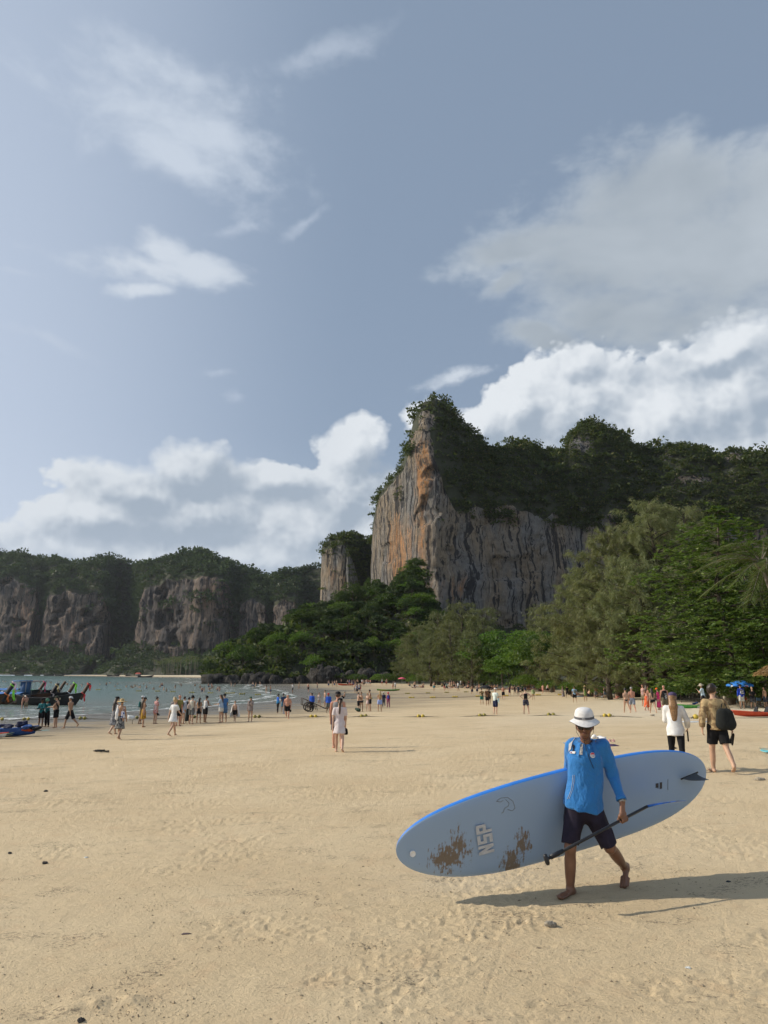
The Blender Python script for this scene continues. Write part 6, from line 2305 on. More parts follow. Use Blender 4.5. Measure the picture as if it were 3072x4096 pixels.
# ------------------------------------------------------------------ paddle
pad = thing('paddle', 'black paddle with bright blue blade held low by the man in the hat', 'paddle')
carbon = pmat('black carbon shaft', (.018, .019, .022), .38, .25, 30)
gE = pG + pd_ * .06
MB().tube([gE, pG + (pB - pG) * .5, pB], [.0150, .0150, .0140], 12).build('shaft', carbon, pad)
MB().tube([gE - pd_ * .01, gE + pd_ * .07, gE + pd_ * .14], [.020, .021, .0185], 12).build('collar_clamp', blackp, pad)
gx_ = nv(np.cross(pd_, np.array([0.0, 1, 0])))
MB().tube([pG + gx_ * t for t in (-.048, -.03, 0, .03, .046)], [.014, .021, .023, .021, .014], 10).build('grip', carbon, pad)
MB().tube([pG, pG + pd_ * .03, gE], [.021, .014, .015], 10).build('grip_neck', carbon, pad)
bE = at(2738, 3190, YM + .16)
bd_ = nv(bE - pB)
bl_ = float(np.linalg.norm(bE - pB))
bw_ = nv(np.cross(bd_, nv(np.array([.15, .35, 1.0]))))
bn_ = np.cross(bd_, bw_)
rows_ = []
for t in np.linspace(0, 1, 18):
    w_ = .098 * math.sin(math.pi * min(1, (.08 + .92 * t)) ** .9) ** .6 * (t > 0) * (1 if t < .999 else .25) + .012
    thick = .010 * (1 - t) + .003
    a = np.linspace(0, 2 * math.pi, 15)[:-1]
    rows_.append(pB + bd_ * bl_ * t + bn_ * (.035 * t * t) + (np.cos(a) * w_)[:, None] * bw_ + (np.sin(a) * thick)[:, None] * bn_)
MB().grid(np.stack(rows_), closed=True).build('blade', pmat('blue blade', (.02, .15, .58), .35, .4, 14), pad)


# ------------------------------------------------------------------ things on the beach
def pl_(name, c, **k):
    return pmat(name, c, k.pop('rough', .45), k.pop('var', .15), k.pop('scale', 5), **k)


rope_m = pmat('old rope', (.14, .125, .09), .95, .3, 20)
yel = pmat('weathered yellow float', (.60, .44, .06), .5, .2, 3, c2=(.30, .26, .06), detail=4, lo=.42, hi=.7)
olive = pmat('slimy olive float', (.42, .35, .07), .55, .2, 3, c2=(.13, .12, .04), detail=4, lo=.38, hi=.62)


def buoy_proto(m):
    t = thing('buoy', None, 'buoy', group='yellow buoys on the ropes')
    mb = MB().ball((0, 0, 0), .18, 20, 12)
    mb.lathe([(.181, -.012), (.186, 0), (.181, .012)], 20, rot=rotm(ry=R(90)))
    mb.build('float', m, t)
    MB().lathe([(.05, -.225), (.05, -.17), (.03, -.15)], 10, rot=rotm(ry=R(90))).build('eyelet', rope_m, t)
    MB().lathe([(.03, .15), (.05, .17), (.05, .225)], 10, rot=rotm(ry=R(90))).build('eyelet', rope_m, t)
    return t


BP = [buoy_proto(yel), buoy_proto(olive)]
bused = [False, False]


def buoy(p, m, label, group, r=.18):
    s = r / .18
    o = place(BP[m], bused, m, np.array(p) + np.array([0, 0, .15 * s]), s, random.uniform(-.3, .3), label, group)
    o.rotation_euler = (random.uniform(0, 3), random.uniform(-.2, .2), random.uniform(-.3, .3))
    return o


row1 = [(8, 2877, 0), (96, 2876, 1), (113, 2876, 0), (321, 2873, 1), (338, 2873, 1), (547, 2871, 1), (777, 2868, 1), (1019, 2867, 1), (1036, 2867, 1), (1245, 2866, 0), (1262, 2866, 0), (1446, 2865, 1), (1463, 2864, 1),
        (1674, 2866, 0), (1691, 2866, 0), (1920, 2863, 1), (1937, 2862, 1), (2195, 2860, 1), (2213, 2860, 1), (2419, 2864, 0), (2438, 2864, 0), (2783, 2872, 0)]
near_ = {8: 'at the left picture edge', 96: 'behind the blue kayak', 113: 'behind the blue kayak, right of its twin', 321: 'left of a pair beside the man walking right', 338: 'right of a pair beside the man walking right', 547: 'alone by the white dog', 777: 'behind the group at the waterline', 1019: 'right of the woman in the green cap', 1036: 'second right of the woman in the green cap',
         1245: 'under the blue jacket boatman', 1262: 'just left of the couple in the middle', 1446: 'right of the couple in the middle', 1463: 'second right of the couple in the middle', 1674: 'left of a bright pair at mid beach', 1691: 'right of a bright pair at mid beach', 1920: 'left of the pair near the man in the white cap', 1937: 'right of the pair near the man in the white cap',
         2195: 'left of the dull pair left of the white bucket hat', 2213: 'right of the dull pair left of the white bucket hat', 2419: 'left of the bright pair right of the white bucket hat', 2438: 'right of the bright pair right of the white bucket hat', 2783: 'behind the lying sunbather'}
ropep = []
for x_, y_, m_ in row1:
    p = gpt(x_, y_ + 5)
    r_ = .125 if x_ != 2783 else .145
    buoy(p, m_, ('olive stained' if m_ else 'yellow') + ' buoy ' + near_[x_], 'yellow buoys on the ropes', r_)
    ropep.append(p + np.array([0, 0, .07]))
ropep = [gpt(-120, 2882) + np.array([0, 0, .05])] + ropep + [gpt(3200, 2872)]


def rope(pts, label, r=.022, sag=.08):
    out = []
    for a, b in zip(pts[:-1], pts[1:]):
        L = np.linalg.norm(b - a)
        for t in np.linspace(0, 1, 10, endpoint=False):
            q = a * (1 - t) + b * t
            w = math.sin(math.pi * t) * min(1, L / 1.0)
            q = q + np.array([.12 * math.sin(3 * t + a[0]), .25 * w * math.sin(t * 5 + a[0]), 0])
            q[2] = float(ground(q[0], q[1])) + .02 + (a[2] - float(ground(a[0], a[1]))) * (1 - w) if w > .3 else q[2]
            out.append(q)
    out.append(pts[-1])
    mb = MB().tube(np.array(out), r, 6)
    for a in pts[1:-1]:
        for s_ in (-.24, .24):
            mb.ball(a + np.array([s_, 0, .0]), .04, 7, 5)
    return tag(mb.build('rope', rope_m), label, 'rope')


rope(ropep, 'long knotted rope lying across the beach with pairs of buoys')


def triple(cx, cy, label, grp, m, water=False, n=3, sp=None):
    p = wpt(cx, cy) if water else gpt(cx, cy)
    dd = math.hypot(p[0], p[1])
    for k in range(n):
        q = np.array(p) + np.array([(k - (n - 1) / 2) * (.36 if water else .26), .06 * (k % 2), -.06 if water else 0])
        buoy(q, m, label, grp, .15 if water else .12)
    return np.array(p)


r2 = [triple(x_, y_, 'one of the dull buoys on the second rope at far mid beach', 'buoys on the second rope', 1) for x_, y_ in ((1630, 2776), (1712, 2774), (1787, 2772), (1865, 2770))]
rope([gpt(1552, 2778) + np.array([0, 0, .03])] + r2 + [gpt(1985, 2767)], 'second buoy rope across the far beach', .03)
r3 = [triple(x_, y_, 'one of the buoys on the third rope, in threes at mid beach', 'buoys on the third rope', 0) for x_, y_ in ((1478, 2796), (1646, 2793), (1731, 2792), (1820, 2790), (1913, 2787), (2023, 2785), (2153, 2782), (2242, 2781))]
rope([gpt(1400, 2797) + np.array([0, 0, .03])] + r3 + [gpt(2360, 2777)], 'third buoy rope across the middle of the beach', .026)
for i, (x_, y_) in enumerate(((392, 2760), (475, 2761), (556, 2765), (630, 2766), (692, 2768), (767, 2771), (842, 2773), (920, 2774), (969, 2777), (1032, 2780))):
    triple(x_, y_, 'one of the buoys floating in threes off the beach', 'buoys floating on the bathing line', 1, True, 3 if i != 7 else 5)


# kayaks
def kayak(name, label, L, Wd, Hh, m, loc, rz, deckm=None, seats=0, roll=0.0):
    t = thing(name, label, 'kayak', loc, rz)
    n = 30
    s = np.linspace(-1, 1, n)
    w = Wd / 2 * (1 - np.abs(s) ** 2.4) ** .8 + .012
    keel = .10 * np.abs(s) ** 3 * Hh / .35
    top = Hh * (.72 + .28 * np.abs(s) ** 2)
    P = []
    ring_ = np.linspace(math.pi, 2 * math.pi, 13)
    hull_ = np.stack([np.stack([np.full(13, s[i] * L / 2 * (1 - .05 * (0))), np.cos(ring_) * w[i], top[i] + np.sin(ring_) * (top[i] - keel[i])], -1) for i in range(n)])
    hull_[:, :, 0] += (np.sign(s) * .18)[:, None] * ((hull_[:, :, 2] - keel[:, None]) / Hh) * (np.abs(s) ** 6)[:, None]
    MB().grid(hull_).build('hull', m, t)
    v = np.linspace(-1, 1, 9)
    dk = np.stack([np.stack([np.full(9, s[i] * L / 2 + np.sign(s[i]) * .18 * abs(s[i]) ** 6), v * w[i] * 1.02, top[i] + .035 * (1 - v ** 2) - .12 * (1 - np.clip(np.abs(v) * 1.5, 0, 1) ** 4) * (abs(s[i]) < .62)], -1) for i in range(n)])
    MB().grid(dk).build('deck', deckm or m, t)
    for sgn in (0, 1):
        e = hull_[:, 0 if sgn else -1]
        MB().tube(e, .022, 6).build('rim', deckm or m, t)
    for k in range(seats):
        x_ = (k - (seats - 1) / 2) * .62
        MB().grid(np.stack([np.stack([np.full(7, x_ + .10 * q + .02), np.linspace(-.20, .20, 7) * (1 - .35 * q ** 2), top[n // 2] - .02 + .30 * q * np.ones(7) + .04 * np.sin(np.linspace(0, math.pi, 7)) * q], -1) for q in np.linspace(0, 1, 5)] + [np.stack([np.full(7, x_ + .10 * q + .06), np.linspace(-.20, .20, 7) * (1 - .35 * q ** 2), top[n // 2] - .02 + .30 * q * np.ones(7) + .04 * np.sin(np.linspace(0, math.pi, 7)) * q], -1) for q in np.linspace(1, 0, 5)])).build('seat', blackp, t)
    t.rotation_euler = (roll, 0, rz)
    return t


kblue = pl_('scuffed blue plastic', (.018, .065, .25), c2=(.045, .12, .33), lo=.3, hi=.75)
kred = pl_('scuffed red plastic', (.50, .055, .022), c2=(.62, .10, .045), lo=.3, hi=.75)
kgreen = pl_('green plastic', (.05, .28, .06), c2=(.12, .42, .08))
kwhite = pl_('white plastic', (.66, .68, .66))
kyel = pl_('yellow green plastic', (.45, .42, .05), c2=(.10, .28, .06), scale=1.2)
p = gpt(-20, 2947)
kayak('kayak', 'scuffed dark blue kayak at the left edge heaped with life jackets', 4.0, .84, .54, kblue, (p[0], p[1], p[2]), R(4), None)
p = gpt(-75, 2955)
kayak('kayak', 'white kayak in front of the blue one, cut by the left edge', 2.6, .7, .30, kwhite, (p[0] - .1, p[1] - .1, p[2]), R(2), kred)
p = gpt(3085, 2868)
kayak('kayak', 'orange red double kayak with black seats on the sand at the right', 4.2, .82, .36, kred, (p[0], p[1], p[2]), R(2), None, 4)
p = gpt(2795, 2836)
kayak('kayak', 'green and white kayak behind the woman in the white blouse', 3.2, .78, .34, kwhite, (p[0], p[1], p[2]), R(178), kgreen)
gk = COL.objects['kayak.003'] if 'kayak.003' in COL.objects else None
if gk:
    gp_ = loc_ = None
    mb = MB()
    s = np.linspace(-1, -.15, 14)
    Lk, Wk, Hk = 3.2, .79, .34
    w = Wk / 2 * (1 - np.abs(s) ** 2.4) ** .8 + .018
    keel, top = .10 * np.abs(s) ** 3, Hk * (.72 + .28 * np.abs(s) ** 2)
    rg_ = np.linspace(math.pi, 2 * math.pi, 13)
    hh_ = np.stack([np.stack([np.full(13, s[i] * Lk / 2), np.cos(rg_) * w[i], top[i] + np.sin(rg_) * (top[i] - keel[i] + .005)], -1) for i in range(14)])
    hh_[:, :, 0] -= .18 * ((hh_[:, :, 2] - keel[:, None]) / Hk) * (np.abs(s) ** 6)[:, None]
    hh_[:, :, 0] *= -1
    mb.grid(hh_).build('green_end', kgreen, gk)
p = gpt(1553, 2764)
kayak('kayak', 'yellow and green kayak alone on the far sand', 4.2, .85, .36, kyel, (p[0], p[1], p[2]), R(4), kgreen)
p = gpt(1385, 2742)
kayak('kayak', 'tiny red kayak at the foot of the headland trees', 4.2, .9, .5, kred, (p[0], p[1], p[2]), R(2), kred)


def heap_piece(name, label, cat, c, rad, m, seed, group=None, flat=.5):
    rg = np.random.default_rng(seed)
    L = [cap_(np.array(c) + rg.normal(0, .4, 3) * rad * np.array([1, .7, .3]), np.array(c) + rg.normal(0, .5, 3) * rad * np.array([1, .7, .3]), rad * .42, rad * .34, front=UP, flat=flat, wr=.03, seed=seed) for _ in range(3)]
    o = grow(name, L, max(.02, rad * .07), m, None, k=.03)
    return tag(o, label, cat, group)


pk_ = gpt(-20, 2947)
jk = [(-15, 2903, kblue, 'crumpled navy life jacket at the left end of the heap'), (40, 2896, pl_('navy nylon', (.012, .016, .05), rough=.8), 'dark navy life jacket on top of the heap, its collar sticking up'), (82, 2890, pl_('navy nylon', (.012, .016, .05), rough=.8), 'pointed dark life jacket at the peak of the heap'),
      (120, 2902, kblue, 'blue life jacket near the bow of the blue kayak'), (108, 2911, pl_('orange nylon', (.42, .07, .02), rough=.8), 'orange red life jacket under the blue ones'), (140, 2906, pl_('black nylon', (.012, .012, .016), rough=.8), 'black life jacket at the right end of the heap')]
for i, (x_, y_, m_, lb_) in enumerate(jk):
    c = at(x_, y_ + 7, pk_[1])
    heap_piece('life_jacket', lb_, 'life jacket', c, .36, m_, 300 + i, 'life jackets heaped on the blue kayak')


def blade_paddle(label, a, b, m, bladelen=.42, group=None, two=False, wd=.10):
    a, b = np.array(a), np.array(b)
    t = thing('paddle', label, 'paddle', group=group)
    d = nv(b - a)
    MB().tube([a, b], .016, 8).build('shaft', blackp, t)
    w_ = nv(np.cross(d, UP))
    ends = [(b, d)] + ([(a, -d)] if two else [])
    for e, dd in ends:
        rows_ = []
        for u in np.linspace(0, 1, 12):
            q = wd * (math.sin(math.pi * (.08 + .88 * u) ** .8) ** .6) + .012
            an = np.linspace(0, 2 * math.pi, 11)[:-1]
            rows_.append(e + dd * bladelen * u + UP * .04 * u + np.cos(an)[:, None] * w_ * q + np.sin(an)[:, None] * UP * .008)
        MB().grid(np.stack(rows_), closed=True).build('blade', m, t)
    return t


lime = pl_('lime blade', (.55, .66, .28))
cyan = pl_('cyan blade', (.16, .55, .58))
for (x0, y0, x1, y1, m_, lb_) in ((-90, 2940, 28, 2935, lime, 'kayak paddle with upper lime blade in front of the blue kayak'), (-90, 2950, 22, 2943, lime, 'kayak paddle with lower lime blade in front of the blue kayak'), (60, 2919, 168, 2922, cyan, 'kayak paddle with cyan blade beyond the bow of the blue kayak')):
    p = gpt(-20, 2947)
    Y_ = p[1] - .75 if m_ is lime else p[1] + .3
    blade_paddle(lb_, at(x0, y0, Y_), at(x1, y1, Y_ - (.35 if m_ is lime else 0)), m_, .40, None, False, .14)
q0, q1 = gpt(3100, 3024), gpt(3066, 3014)
blade_paddle('cyan paddle lying on the sand at the right edge, nearer blade', gpt(3110, 3022) + UP * .05, gpt(3078, 3017) + UP * .05, cyan, .30, 'cyan paddles at the right edge', False, .12)
blade_paddle('cyan paddle lying at the right edge, farther blade', gpt(3120, 3003) + UP * .06, gpt(3075, 3006) + UP * .06, cyan, .32, 'cyan paddles at the right edge', False, .12)
pr_ = gpt(3085, 2868)
for i, (x0, y0, x1, y1) in enumerate(((3090, 2815, 3000, 2800), (3090, 2836, 2990, 2826))):
    blade_paddle(['upper black paddle leaning over the red kayak', 'lower black paddle leaning over the red kayak'][i], at(x0, y0 + 30, pr_[1] - .1), at(x1, y1, pr_[1] + .5), blackp, .3, None, False, .08)
p = gpt(2795, 2836)
heap_piece('life_jacket', 'dark blue life jacket on the green and white kayak', 'life jacket', at(2780, 2814, p[1]), .30, pl_('navy blue nylon', (.02, .04, .18), rough=.8), 320)

# long-tail boats
wood = pmat('dark boat wood', (.060, .030, .016), .55, .3, 3, c2=(.11, .055, .03))
paint = pmat('dark boat paint', (.020, .018, .020), .5, .2, 4)
tarp_b = pmat('blue awning', (.05, .16, .42), .7, .2, 2)
tarp_g = pmat('green awning', (.03, .18, .09), .7, .2, 2)


def boat(label, px, py, Y_, rz, ribbons, canopy=None, L=8.5, text=None, hm=wood, s=1.0):
    """px,py: where the stem meets the water; the boat runs off to local -x"""
    q = at(px, 2780, Y_)
    t = thing('longtail_boat', label, 'boat', (q[0], q[1], WATER), rz, 'longtail boats moored at the left')
    n = 26
    x = np.linspace(0, -L, n)
    u = -x / L
    bw = .85 * np.clip(u * 3.2, 0, 1) ** .7 * (1 - .35 * np.clip((u - .7) / .3, 0, 1) ** 2) + .04
    sheer = 1.38 - 1.95 * u + 1.60 * u * u + .10 * np.clip((u - .8) / .2, 0, 1)
    rake = .92 * (1 - np.clip(u * 5, 0, 1)) ** 1.5
    rr_ = np.linspace(-1, 1, 15)
    P = np.zeros((n, 15, 3))
    for i in range(n):
        v = np.abs(rr_)
        z = -.35 + (sheer[i] + .35) * v ** 1.6
        P[i, :, 0] = x[i] + rake[i] * np.clip((z + .1) / 1.42, 0, 1.1)
        P[i, :, 1] = np.sign(rr_) * bw[i] * (v ** .75)
        P[i, :, 2] = z
    hull_ = MB().grid(P)
    hull_.build('hull', hm, t)
    for k_ in (0, -1):
        MB().tube(P[:, k_] + np.array([0, 0, .02]), .045, 6).build('gunwale', paint, t)
    fl = P[2:-1, 3:12].copy(); fl[:, :, 2] = np.maximum(fl[:, :, 2], .12)
    MB().grid(fl).build('floor_boards', wood, t)
    # tall plank-like prow
    base, tip = np.array([.85, 0, 1.30]), np.array([1.52, 0, 2.42])
    pr = []
    for k_ in np.linspace(-.55, 1, 9):
        c = base + (tip - base) * k_ + np.array([.10 * k_ * k_ - .10 * k_, 0, 0])
        w_ = .20 - .02 * k_
        dq = nv(np.array([1.0, 0, -.62]))
        pr.append([c + dq * w_ + np.array([0, .06, 0]), c + dq * w_ - np.array([0, .06, 0]), c - dq * w_ - np.array([0, .06, 0]), c - dq * w_ + np.array([0, .06, 0])])
    mb = MB().grid(np.array(pr), closed=True)
    mb.add(np.array(pr[-1]), [(0, 1, 2, 3)])
    mb.build('prow', paint if hm is wood else wood, t)
    rg = np.random.default_rng(int(abs(px) + py))
    for (k_, col, ln) in ribbons:
        c = base + (tip - base) * k_
        m_ = cloth(col)
        ring_ = MB()
        dq = nv(np.array([1.0, 0, -.62]))
        lp = np.array([c + dq * .235 * math.cos(a) + np.array([0, .10, 0]) * math.sin(a) for a in np.linspace(0, 2 * math.pi, 13)])
        ring_.tube(lp, .05, 6)
        for e in range(3):
            st = c + dq * .22 + np.array([rg.normal(.02, .04), rg.normal(-.03, .04), 0])
            y_ = np.linspace(0, 1, 7)
            ctr_ = st + np.stack([.03 * np.sin(y_ * 6 + e), .04 * np.cos(y_ * 5 + e), -ln * (.75 + .15 * e) * y_], 1)
            ring_.tube(ctr_, .055 + .03 * y_, 6, flat=.35)
        ring_.build('ribbon', m_, t)
    if canopy:
        x0, x1, zc, cm_ = canopy
        xs = np.linspace(x0, x1, 9)
        v = np.linspace(-1, 1, 9)
        G_ = np.stack([np.stack([np.full(9, a), v * .95, zc - .22 * v * v + .02 * math.sin(a * 3)], -1) for a in xs])
        MB().grid(np.concatenate([G_, G_[::-1] - np.array([0, 0, .03])])).build('canopy', cm_, t)
        for a in np.linspace(x0 - .1, x1 + .1, 4):
            for sg in (-1, 1):
                MB().tube([[a, sg * .80, .45], [a, sg * .86, zc - .17]], .028, 6).build('post', pmat('pale post', (.35, .33, .30), .6), t)
    MB().box((-L * .86, 0, .85), (.7, .4, .42)).tube([[-L * .86, 0, .85], [-L * .97, 0, .75], [-L * 1.25, .1, -.2]], .04, 6).build('engine', blackp, t)
    if text:
        for tx_, x0_, zz_, w_, h_ in text:
            u_ = -x0_ / L
            yb = -(np.interp(u_, u, bw) * .985 + .03)
            lettering(tx_, 'lettering', (x0_ - w_ / 2, yb - .03, zz_), (1, 0, 0), (0, 0, 1), w_, h_, pmat('gold lettering', (.62, .52, .33), .5), t, .01)
    t.scale = (s, s, s)
    return t


RED, LIME_, PINK = (.72, .06, .06), (.30, .80, .08), (.75, .10, .20)
boat('longtail boat farthest right with red ribbons tied on its prow', 304, 2818, 84, R(-8), [(.92, RED, .55), (.02, RED, .75)], None, 7.0, [('พรชัย', -1.75, .62, .8, .30)], paint)
boat('longtail boat with a lime ribbon on its prow, second from the right', 248, 2812, 88, R(-5), [(.95, LIME_, .95), (.0, (.75, .75, .78), .5)], None, 7.5, None, paint)
boat('brown longtail boat with pale lettering and a small gold ribbon', 180, 2817, 86, R(-6), [(.80, (.62, .46, .20), .6), (.0, (.6, .5, .45), .5)], (-2.6, -5.6, 1.42, tarp_b), 8.5, [('พรชัยนำ 4', -2.6, .52, 1.5, .34), ('อ่าวนาง', -2.5, .22, 1.3, .20)], wood)
boat('longtail boat with pink ribbon and blue awning behind the brown one', 132, 2798, 100, R(-4), [(.95, PINK, 1.1), (.1, (.35, .2, .2), .3)], (-1.8, -6.0, 1.55, tarp_b), 9.0, None, paint)
boat('nearest longtail boat cut by the left edge, lime and white ribbons', -12, 2832, 76, R(2), [(.78, LIME_, 1.25), (.98, (.80, .55, .60), .8), (.05, (.75, .20, .06), .6)], (-2.4, -6.0, 1.6, tarp_b), 8.5, None, wood, 1.08)
boat('longtail boat with green awning half hidden behind the others', 215, 2795, 104, R(-3), [(.0, (.5, .45, .4), .3)], (-1.4, -5.8, 1.3, tarp_g), 8.5, None, paint)
# passenger frame with blue roof behind the boats
q = at(85, 2790, 98)
fr_ = thing('boat_cabin', 'small blue roofed boat cabin standing behind the moored longtails', 'boat cabin', (q[0], q[1], WATER + .6), R(-4))
MB().box((0, 0, 1.95), (1.9, 1.6, .10)).build('roof', tarp_b, fr_)
MB().box((.45, 0, .95), (.8, 1.2, 1.8)).build('cabin_wall', pmat('cabin blue', (.04, .10, .22), .6), fr_)
for a in (-.9, .9):
    for b_ in (-.7, .7):
        MB().tube([[a, b_, 0], [a, b_, 1.92]], .035, 6).build('post', pmat('pale post', (.35, .33, .30), .6), fr_)
q = at(132, 2790, 103)
fr_ = thing('boat_canopy', 'open pale metal canopy frame behind the moored longtails', 'frame', (q[0], q[1], WATER + .6), R(-4))
for a in (-1.3, -.3, 1.2):
    for b_ in (-.6, .6):
        MB().tube([[a, b_, 0], [a + .1, b_, 1.75]], .03, 6).build('post', pmat('pale post', (.35, .33, .30), .6), fr_)
MB().box((0, 0, 1.85), (2.9, 1.5, .14)).build('rack', pmat('faded life vests', (.50, .30, .26), .8, .4, 3, c2=(.45, .46, .42)), fr_)
# far boats on the other shore
fb = None
for i, (x_, Y_) in enumerate(((95, 900), (130, 880), (215, 830), (255, 800), (430, 720), (475, 700), (505, 690), (608, 560))):
    q = at(x_, 2700, Y_)
    if fb is None:
        fb = boat('small dark longtail boat moored along the far shore', x_, 2700, Y_, R(10), [], None, 9, None, paint, 1.15)
        fb['group'] = 'boats moored along the far shore'
        o = fb
    else:
        o = copy_tree(fb)
    o.location = (q[0], q[1], WATER)
    o.rotation_euler = (0, 0, R([10, 170, 20, -10, 175, 5, 190, 15][i]))
q = at(553, 2690, 610)
hut = thing('beach_hut', 'small red roofed hut among trees on the far shore', 'hut', (q[0], q[1], -.8))
hut.scale = (.6, .6, .6)
MB().box((0, 0, 1.4), (6.5, 5, 2.8)).build('wall', pmat('hut wall', (.25, .23, .2), .8), hut)
MB().add([(-4, -3.2, 2.7), (4, -3.2, 2.7), (4, 3.2, 2.7), (-4, 3.2, 2.7), (-2.5, 0, 4.6), (2.5, 0, 4.6)], [(0, 1, 5, 4), (2, 3, 4, 5)], [(1, 2, 5), (3, 0, 4)]).build('roof', pmat('red roof', (.38, .07, .045), .7), hut, smooth=False)

# two-wheeled cart for boats
p = gpt(1252, 2845)
cart = thing('beach_cart', 'rusty two wheeled metal cart standing in the wet sand', 'cart', tuple(p), R(12))
rust = pmat('rusty steel', (.10, .055, .035), .75, .35, 8, c2=(.05, .045, .042))
fr = MB()
for y_ in (-.7, .7):
    fr.tube([[-1.0, y_, 1.15], [1.2, y_, .18]], .035, 6).tube([[-1.0, y_, .55], [-.3, y_, .45], [.3, y_, .45]], .03, 6)
    fr.tube([[-1.0, y_, 1.15], [-1.0, y_, .55]], .03, 6).tube([[-.45, y_, .92], [-.55, y_, .45]], .03, 6)
    fr.tube([[1.2, y_, .18], [1.55, y_, .95]], .03, 6).tube([[.2, y_, .62], [.3, y_, .1]], .03, 6)
fr.build('frame', rust, cart)
for k_ in range(6):
    f = k_ / 5
    MB().tube([[-1.0 + 2.2 * f, -.7, 1.15 - .97 * f], [-1.0 + 2.2 * f, .7, 1.15 - .97 * f]], .026, 6).build('rung', rust, cart)
for y_ in (-.86, .86):
    w_ = thing('wheel', None, None)
    w_.name = 'wheel'
    w_.parent = cart
    a = np.linspace(0, 2 * math.pi, 25)
    MB().tube(np.stack([-.4 + .36 * np.cos(a), np.full(25, y_), .36 + .36 * np.sin(a)], 1), .045, 7, cap=False).build('tyre', pmat('rubber', (.02, .02, .021), .8), w_)
    mb = MB()
    for k_ in range(8):
        b_ = k_ * math.pi / 4
        mb.tube([[-.4, y_, .36], [-.4 + .33 * math.cos(b_), y_, .36 + .33 * math.sin(b_)]], .016, 5)
    mb.build('spokes', rust, w_)

# parasols
def parasol(label, loc, r, hgt, m, panels=8, pole=.022, tilt=0.0):
    t = thing('parasol', label, 'parasol', loc)
    MB().tube([[0, 0, 0], [0, 0, hgt]], pole, 8).build('pole', pmat('pale pole', (.5, .48, .44), .5), t)
    a = np.linspace(0, 2 * math.pi, panels * 4 + 1)[:-1]
    scal = 1 - .05 * np.abs(np.sin(a * panels / 2))
    rows_ = [np.stack([r * k_ * np.cos(a) * (scal if k_ > .4 else 1), r * k_ * np.sin(a) * (scal if k_ > .4 else 1), hgt - .36 * r * k_ ** 1.7 * np.ones(len(a)) + (0.02 * np.cos(a * panels) * k_)], -1) for k_ in (.02, .2, .4, .6, .8, 1.0)]
    rows_ += [rows_[-1] * np.array([.995, .995, 1]) - np.array([0, 0, .12 * r]), rows_[-1] * np.array([.985, .985, 1])]
    c = MB().grid(np.stack(rows_), closed=True).build('canopy', m, t)
    for k_ in range(panels):
        b_ = k_ * 2 * math.pi / panels
        MB().tube([[0.02, 0, hgt - .02], [r * .55 * math.cos(b_), r * .55 * math.sin(b_), hgt - .36 * r * .55 ** 1.7 - .02], [r * .98 * math.cos(b_), r * .98 * math.sin(b_), hgt - .36 * r - .015]], .008, 4).build('rib', pmat('pale pole', (.5, .48, .44), .5), t)
    return t, c


p = gpt(2969, 2836)
hp_ = at(2969, 2721, p[1])[2] - p[2]
ps, pc_ = parasol('bright blue beach parasol printed with red and white logos', tuple(p), 1.0, hp_, pmat('parasol blue', (.030, .20, .66), .6, .12, 3))


def on_canopy(px, py):
    tr = BVHTree.FromPolygons([ps.matrix_basis @ v.co for v in pc_.data.vertices], [q_.vertices[:] for q_ in pc_.data.polygons])
    return hit(tr, px, py, .01)[0]


bpy.context.view_layer.update()
_tr = BVHTree.FromPolygons([ps.matrix_basis @ v.co for v in pc_.data.vertices], [q_.vertices[:] for q_ in pc_.data.polygons])
pin = ps.matrix_basis.inverted()


def ell(cx, cy, rx, ry, n=14):
    a = np.linspace(0, 2 * math.pi, n + 1)[:-1]
    return [(cx + rx * math.cos(b_), cy + ry * math.sin(b_)) for b_ in a]


def decal(pix, name, m, par, tree, inv_, lift):
    pts = [hit(tree, *q_, lift)[0] for q_ in pix]
    if any(q_ is None for q_ in pts):
        pts = [q_ for q_ in pts if q_ is not None]
    if len(pts) < 3:
        return
    pts = np.array(pts)
    c = pts.mean(0)
    V = np.concatenate([pts, [c]])
    V = V @ np.array(inv_.to_3x3()).T + np.array(inv_.translation)
    n = len(pts)
    obj(name, V, np.array([(i, (i + 1) % n, n) for i in range(n)]), m, par, smooth=False)


pwhite, pred, pdk = pmat('parasol white', (.75, .75, .76), .6, .05), pmat('parasol red', (.62, .05, .08), .6, .05), pmat('parasol maroon', (.10, .03, .05), .6)
decal(ell(2986, 2746, 8, 5.5), 'logo', pwhite, pc_, _tr, pin, .010)
for k_ in (-2, 1.5):
    decal(ell(2986, 2746 + k_, 6.5, .9, 8), 'logo_stripe', pred, pc_, _tr, pin, .018)
decal(ell(2928, 2746, 4.5, 5), 'logo', pwhite, pc_, _tr, pin, .010)
decal([(2949, 2735), (2958, 2734), (2954, 2751), (2946, 2747)], 'logo', pred, pc_, _tr, pin, .010)
decal([(2958, 2734), (2961, 2735), (2960, 2752), (2954, 2751)], 'logo', pwhite, pc_, _tr, pin, .010)
decal([(2990, 2729), (2998, 2729), (3012, 2744), (3008, 2748)], 'logo', pdk, pc_, _tr, pin, .010)
p = gpt(1944, 2797)
parasol('black umbrella open above people at mid beach', (p[0], p[1], p[2]), .78, at(1944, 2741, p[1])[2] - p[2], blk)
p = gpt(1608, 2747)
parasol('folded pink beach umbrella far along the sand', tuple(p), .9, 2.2, pmat('pink fabric', (.62, .10, .16), .7))

